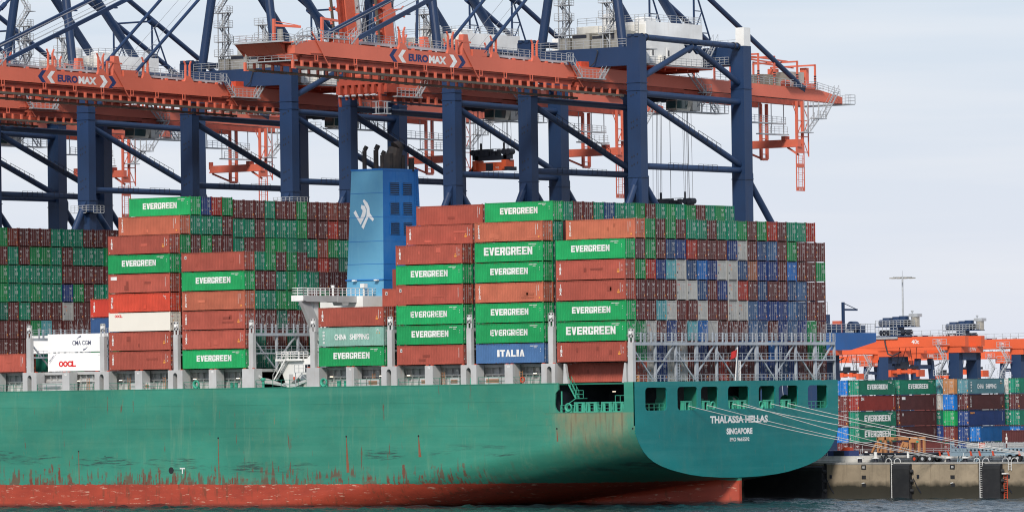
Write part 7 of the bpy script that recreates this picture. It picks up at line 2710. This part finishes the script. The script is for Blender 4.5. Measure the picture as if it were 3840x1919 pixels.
# ------------------------------------------------------------------ container blocks in the yard
YG = 'containers stacked in the yard'
YF = 229.0
ZY = 3.47
YSPEC = [
 # x of door left corner, first Y, phrase, tiers bottom up: (colour, end, side)
 (-118.7, 229, 'in the leftmost yard stack', [('m', 'logo', None), ('B', 'logo', None), ('m', 'logo', None), ('m', 'tex', None), ('B', 'logo', None)]),
 (-116.1, 229, 'in the front lettered yard stack', [('n', 'tex', 'tex'), ('e', 'plain', 'everbig'), ('e', 'plain', 'everbig'), ('k', 'dn', 'dn'), ('e', 'ring', 'ever')]),
 (-116.1, 242.8, 'in the second yard stack inland', [('n', 'logo', 'plain'), ('n', 'logo', 'plain'), ('n', 'logo', 'square'), ('n', 'logo', 'label'), ('e', 'ring', 'ever')]),
 (-116.1, 256.6, 'in the third yard stack deep', [('d', None, None), ('b', None, None), ('d', None, None), ('w', None, None), ('t', None, None)]),
 (-95.3, 229, 'in the tan topped yard stack', [('m', 'dn', None), ('m', 'logo', None), ('g', 'plain', None), ('B', 'box', None), ('O', 'box', None)]),
 (-92.2, 229, 'in the turquoise topped yard stack', [('u', 'logo', 'plain'), ('u', 'logo', 'plain'), ('u', 'box', 'seaco'), ('n', 'box', 'triton'), ('c', 'box', 'china')]),
 (-92.2, 242.8, 'behind the turquoise topped yard stack', [('', None, None), ('', None, None), ('d', None, None), ('d', None, None), ('w', None, None)]),
 (-89.2, 228.2, 'low behind the cage trailer', [('u', 'logo', 'plain'), ('v', 'box', 'plain')]),
 (-81.2, 229, 'in the rightmost yard stack', [('n', 'logo', 'plain'), ('v', 'box', 'plain'), ('e', 'ring', 'ever'), ('n', 'logo', 'plain'), ('e', 'ring', 'ever')]),
 (-110.2, 236, 'behind the orange-yellow frame', [('m', 'dn', 'plain')]),
 (-105.2, 262, 'deep in the yard left of the tan box', [('d', None, None), ('m', None, None), ('s', None, None), ('w', None, None), ('t', None, None)]),
 (-98.6, 239, 'behind the tan topped yard stack', [('', None, None), ('', None, None), ('d', None, None), ('s', None, None), ('', None, None)]),
]
for x, y, ph, tiers in YSPEC:
    for i, (c, e, s) in enumerate(tiers):
        if not c:
            continue
        lab = f'{CNAME[c]} container, {"topmost" if i == len(tiers) - 1 else ORD[len(tiers) - 1 - i] + " from the top"} {ph}'
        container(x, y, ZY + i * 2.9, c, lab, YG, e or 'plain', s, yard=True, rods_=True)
container(-130.6, 292, ZY + 4 * 2.9 + .2, 'm', 'maroon container glimpsed under the yard crane spreader at upper right', YG, 'plain', 'plain', yard=False)
q = MB()
for i in range(4):
    q.box(-130.6 - LC, 292, ZY + i * 2.9, -130.6, 292 + WC, ZY + i * 2.9 + HC)
q.build('shipping_container_mass', paint('steel_box_yard', COLR['m'], .6), None, fix=False)['kind'] = 'stuff'

# ------------------------------------------------------------------ yard gantry cranes
def yard_crane(x, y, z, label, num, L_=32.0, can=6.0, trol=-16.0, slim=False):
    """x,y: centre of the near right-hand portal foot; girders run to -X along the yard face"""
    t = thing('yard_crane', (x, y, ZY), label, 'yard crane', 'orange yard gantry cranes')
    zg = 24.05
    D_ = 5.6
    def girder(yy):
        q = MB()
        q.prism([(x + 2.6, zg), (x + 2.6, zg + 1.95), (x - L_ - can, zg + 1.95), (x - L_ - can, zg + .7), (x - L_ - can + 5, zg)], 'Y', yy, yy + 1.2)
        return q
    for k, yy in enumerate((y - 1.2, y + D_ - 1.2)):
        g_ = girder(yy).build('girder', M['orange2'], t)
        if k == 0:
            q = MB()
            put_text(q, '40t', (x - 9.4, yy - .01, zg + .6), (1.7, 0, 0), (0, 0, .8), .015)
            for d, w_ in ((0, .75), (.1, .6)):
                q.box(x - 3.6 + d, yy - .012, zg + .9 + d * 2.3, x - 3.6 + d + w_, yy, zg + .98 + d * 2.3)
            q.box(x - 3.4, yy - .012, zg + .55, x - 2.8, yy, zg + .66)
            q.build('lettering', M['print'], g_, fix=False)
            q = MB()
            rail(q, [(x - L_ - can, yy, zg + 1.95), (x + 2.6, yy, zg + 1.95)], 1.1, 1.9, .08, (.55, 1.1))
            for i in range(14):
                q.box(x - L_ + i * 2.4, yy, zg + 1.96, x - L_ + i * 2.4 + .8, yy + .5, zg + 2.25)
            q.build('railing', M['steel'], g_)
    for sx, nm in ((0, 1), (-L_, 0)):
        xx = x + sx
        if slim:
            for a_, b_ in ((y - 2.4, y + .3), (y + D_ + 2.4, y + D_ - .3)):
                q = MB(); q.bar((xx, a_, 5.6), (xx, b_, zg - 1.2), 1.1, 1.0, (0, 1, 0))
                q.build('leg', M['navy'], t)
            q = MB(); q.bar((xx, y - .6, zg - 3.0), (xx, y + D_ + .6, zg - 3.0), .9, .9); q.bar((xx, y - 1.2, zg - 7.5), (xx, y + D_ + 1.6, zg - 14.0), .4)
            q.build('portal_tie', M['navy'], t)
            q = MB(); q.box(xx - 1.0, y - 2.6, ZY, xx + 1.0, y + D_ + 2.6, 5.6)
            q.build('end_carriage', M['navy'], t)
            q = MB(); q.box(xx - 1.5, y - 1.0, zg - 1.2, xx + 1.6, y + D_ + 1.0, zg - .02)
            hd = q.build('girder_seat', M['orange2'], t)
            if nm:
                q = MB(); put_text(q, num, (xx + 1.615, y + 1.6, zg - .95), (0, 2.6, 0), (0, 0, .7), .01)
                q.build('number', M['print'], hd, fix=False)
            continue
        q = MB()
        q.prism([(y - 1.5, 5.6), (y - .2, 5.6), (y + .5, zg - 1.2), (y - .9, zg - 1.2)], 'X', xx - 1.3, xx + 1.0)
        q.build('leg', M['navy'], t)
        q = MB()
        q.prism([(y + D_ + .2, 5.6), (y + D_ + 1.5, 5.6), (y + D_ + .9, zg - 1.2), (y + D_ - .5, zg - 1.2)], 'X', xx - 1.3, xx + 1.0)
        q.build('leg', M['navy'], t)
        q = MB(); q.box(xx - 1.3, y - .9, zg - 2.6, xx + 1.0, y + D_ + .9, zg - 1.2)
        q.build('portal_head', M['navy'], t)
        q = MB(); q.box(xx - 1.4, y - 1.6, ZY + .5, xx + 1.2, y + D_ + 1.6, 5.6); q.box(xx - .6, y - 1.3, ZY, xx + .6, y + D_ + 1.3, ZY + .5)
        q.build('end_carriage', M['navy'], t)
        q = MB(); q.box(xx - 1.5, y - 1.0, zg - 1.2, xx + 1.6, y + D_ + 1.0, zg - .02)
        hd = q.build('girder_seat', M['orange2'], t)
        if nm:
            q = MB(); put_text(q, num, (xx + 1.615, y + 1.6, zg - .95), (0, 2.6, 0), (0, 0, .7), .01)
            q.build('number', M['print'], hd, fix=False)
    # trolley with machinery
    tx = x + trol
    z1, z2 = zg + 2.0, zg + 3.9
    q = MB(); q.box(tx - 4, y - 1.4, z1, tx + 4, y + D_ + .2, z1 + .2)
    tr_ = q.build('trolley', M['navy'], t)
    MB().box(tx - 1.0, y - 1.2, z1 + .2, tx + .8, y + 1, z2).build('column', M['navy'], tr_)
    MB().box(tx - 4.3, y - 1.2, z2 - .1, tx + 4.5, y + .9, z2 + .08).build('upper_deck', M['navy'], tr_)
    for d in (-2.3, -.1, 1.4):
        MB().tube((tx + d, y, z2), (tx + d, y, z2 + 1.9 + .08 * d), .95, n=14).build('motor', M['navy'], tr_)
    for d in (-3.7, 2.0):
        MB().tube((tx + d, y - .5, z2 + .75), (tx + d + 1.0, y - .5, z2 + .75), .62, n=12).build('winch_drum', M['dark' if d > 0 else 'navy'], tr_)
    for d in (-3.2, -1.9, 1.6, 2.8):
        MB().tube((tx + d, y - 1.0, z1 + .8), (tx + d + .9, y - 1.0, z1 + .8), .56, n=12).build('motor', M['dark'], tr_)
    q = MB(); q.tube((tx + 4.0, y, z2), (tx + 4.0, y, z2 + 1.9), .8, n=14)
    cb = q.build('cable_tower', M['tank'], tr_)
    q = MB(); q.box(tx + 3.0, y - .8, z2 + 1.8, tx + 5.0, y + .8, z2 + 2.4); q.tube((tx + 3.3, y, z2 + 2.4), (tx + 3.3, y, z2 + 3.0), .1, n=6); q.tube((tx + 3.3, y, z2 + 2.7), (tx + 3.3, y, z2 + 3.0), .25, n=8)
    q.build('tower_cap', M['steel'], cb)
    q = MB()
    rail(q, [(tx - 4.3, y - 1.2, z2 + .05), (tx + 4.6, y - 1.2, z2 + .05)], 1.15, .8, .09, (.4, .75, 1.1))
    rail(q, [(tx - 4.2, y - 1.45, z1 + .2), (tx + .8, y - 1.45, z1 + .2)], 1.6, .9, .09, (.4, .75, 1.1))
    q.box(tx - 4.2, y - 1.5, zg + 1.6, tx + .8, y - 1.2, zg + 2.0)
    q.build('railing', M['steel'], tr_)
    # spreader under the trolley
    q = MB(); q.box(tx - 2.2, y + 2, 20.0, tx + 2.2, y + 3.6, 20.5); q.box(tx - 1, y + 2.2, 20.5, tx + .2, y + 3.4, 21.3)
    hb = q.build('head_block', M['dark'], tr_)
    q = MB(); q.box(tx - 3.1, y + 2.1, 19.2, tx + 3.1, y + 3.5, 19.75)
    for s in (-1, 1):
        q.box(tx + s * 3.1 - .3, y + 1.7, 18.5, tx + s * 3.1 + .3, y + 3.9, 19.8)
        q.box(tx + s * 1.2 - .4, y + 1.9, 19.0, tx + s * 1.2 + .4, y + 3.7, 20.0)
    q.build('spreader', M['orange2'], tr_)
    q = MB()
    for s in (-1, 1):
        for s2 in (-1, 1):
            q.tube((tx + s * 1.8, y + 2.8 + s2 * .5, 20.5), (tx + s * .8 + .6, y + 2.8 + s2 * 1.5, zg + 2), .06, n=5, cap=False)
    pts = [(tx - 2.2, y - 1.3, zg + 1.8), (tx - 2.0, y - 1.35, zg + .6), (tx - 1.5, y - 1.3, zg - 1.2), (tx - .6, y - 1.0, zg - 1.6), (tx + .4, y + .4, zg - .8)]
    for a, b in zip(pts[:-1], pts[1:]):
        q.tube(a, b, .14, n=6)
    q.build('ropes', M['dark'], tr_)
    # stair tower on the near leg
    q = MB()
    zz = [ZY + .6 + 2.9 * i for i in range(8)]
    for i in range(4, 7):
        s = 1 if i % 2 else -1
        stairs(q, (x - 2.1 - s * .9, y - 2.2, zz[i]), (x - 2.1 + s * .9, y - 2.2, zz[i + 1]), (0, 1, 0), .8, 8)
        q.box(x - 3.6, y - 2.7, zz[i + 1], x - .6, y - 1.6, zz[i + 1] + .1)
        rail(q, [(x - 3.6, y - 2.7, zz[i + 1]), (x - .6, y - 2.7, zz[i + 1])], 1.1, 1.0, .07)
    q.build('stair_tower', M['steel'], t)
    return t
y1 = yard_crane(-109.5, 256.0, 0, 'orange yard crane with stair tower nearest the ship stern', '137W', trol=-13.2)
def clone(x, y, lb, num, src=None):
    c = copy_tree(src or y1)
    c.location = (x, y, ZY)
    c['label'] = lb
    for ch in c.children:
        if ch.name.startswith('girder_seat'):
            for g_ in ch.children:
                q = MB()
                put_text(q, num, (-109.5 + 1.615, 256 + 1.6, 24.05 - .95), (0, 2.6, 0), (0, 0, .7), .01)
                g_.data = q.mesh('number', M['print'], (-109.5, 256, ZY), fix=False)
clone(-142.9 + 0, 331.0, 'orange yard crane at the right picture edge behind the tan topped stack', '136W')
y2 = yard_crane(-109.5, 256.0, 0, 'slim legged orange yard crane further back, its splayed legs left of centre girder', '130L', trol=-20.0, slim=True)
y2.location = (-213.2, 401.0, ZY)

clone(-343.0, 641.0, 'distant orange yard crane low behind the turquoise topped stack', '139L', y2)
clone(-426.5, 701.0, 'most distant orange yard crane, lowest behind the blue crane beam', '140L', y2)
clone(-236.0, 421.0, 'orange yard crane mostly hidden behind the blue crane beam end', '138L', y2)

# tall light mast
t = thing('light_mast', (-281.6, 500, ZY), 'tall slim grey light mast with a ring of floodlights against the sky', 'light mast')
MB().tube((-281.7, 500, ZY), (-281.7, 500, 43.3), .36, .2, 12).build('mast', M['steel'], t, smooth=False)
q = MB()
for i in range(12):
    a, b = 2 * math.pi * i / 12, 2 * math.pi * (i + 1) / 12
    q.bar((-281.7 + 2.2 * math.cos(a), 500 + 2.2 * math.sin(a), 43.1), (-281.7 + 2.2 * math.cos(b), 500 + 2.2 * math.sin(b), 43.1), .16)
    if i % 3 == 0:
        q.bar((-281.7, 500, 43.2), (-281.7 + 2.2 * math.cos(a), 500 + 2.2 * math.sin(a), 43.1), .14)
q.bar((-281.7, 500, 43.3), (-281.7, 500, 44.6), .07)
q.build('ring', M['steel'], t)
for i in range(10):
    a = 2 * math.pi * i / 10
    q = MB(); q.box(-281.7 + 2.6 * math.cos(a) - .4, 500 + 2.6 * math.sin(a) - .4, 42.75, -281.7 + 2.6 * math.cos(a) + .4, 500 + 2.6 * math.sin(a) + .4, 43.0)
    q.build('floodlight', M['tank'], t)

# ------------------------------------------------------------------ mooring ropes, sagging from the stern fairleads to the bollards
def rope(a, b, sag, label, n=24):
    a = Vector(a); b = Vector(b)
    q = MB()
    pts = []
    for i in range(n + 1):
        f = i / n
        p = a.lerp(b, f)
        p.z -= sag * 4 * f * (1 - f)
        pts.append(p)
    for p, r_ in zip(pts[:-1], pts[1:]):
        q.tube(p, r_, .055, n=6, cap=False)
    o = q.build('mooring_rope', M['rope'], None, tuple(a), smooth=True)
    tag(o, label, 'rope', 'mooring ropes at the stern')
XR = XS + .1
rope((XR, 12.55, 14.05), (18.2, 54.2, 5.75), .45, 'white mooring rope from the second stern window, lowest of the six')
rope((XR, 17.1, 14.12), (18.45, 54.2, 5.8), .45, 'white mooring rope from the third stern window beside the round chock')
rope((XR, 23.45, 14.25), (36.1, 54.2, 5.85), .5, 'white mooring rope from the left fairlead of the fourth stern window')
rope((XR, 26.2, 14.25), (18.5, 54.3, 5.85), .4, 'white mooring rope from the right fairlead of the fourth stern window')
rope((XR, 33.1, 14.2), (36.2, 54.2, 5.9), .45, 'white mooring rope from the fifth stern window')
rope((XR, 37.5, 14.2), (36.3, 54.3, 5.95), .42, 'white mooring rope from the sixth stern window, highest of the six')
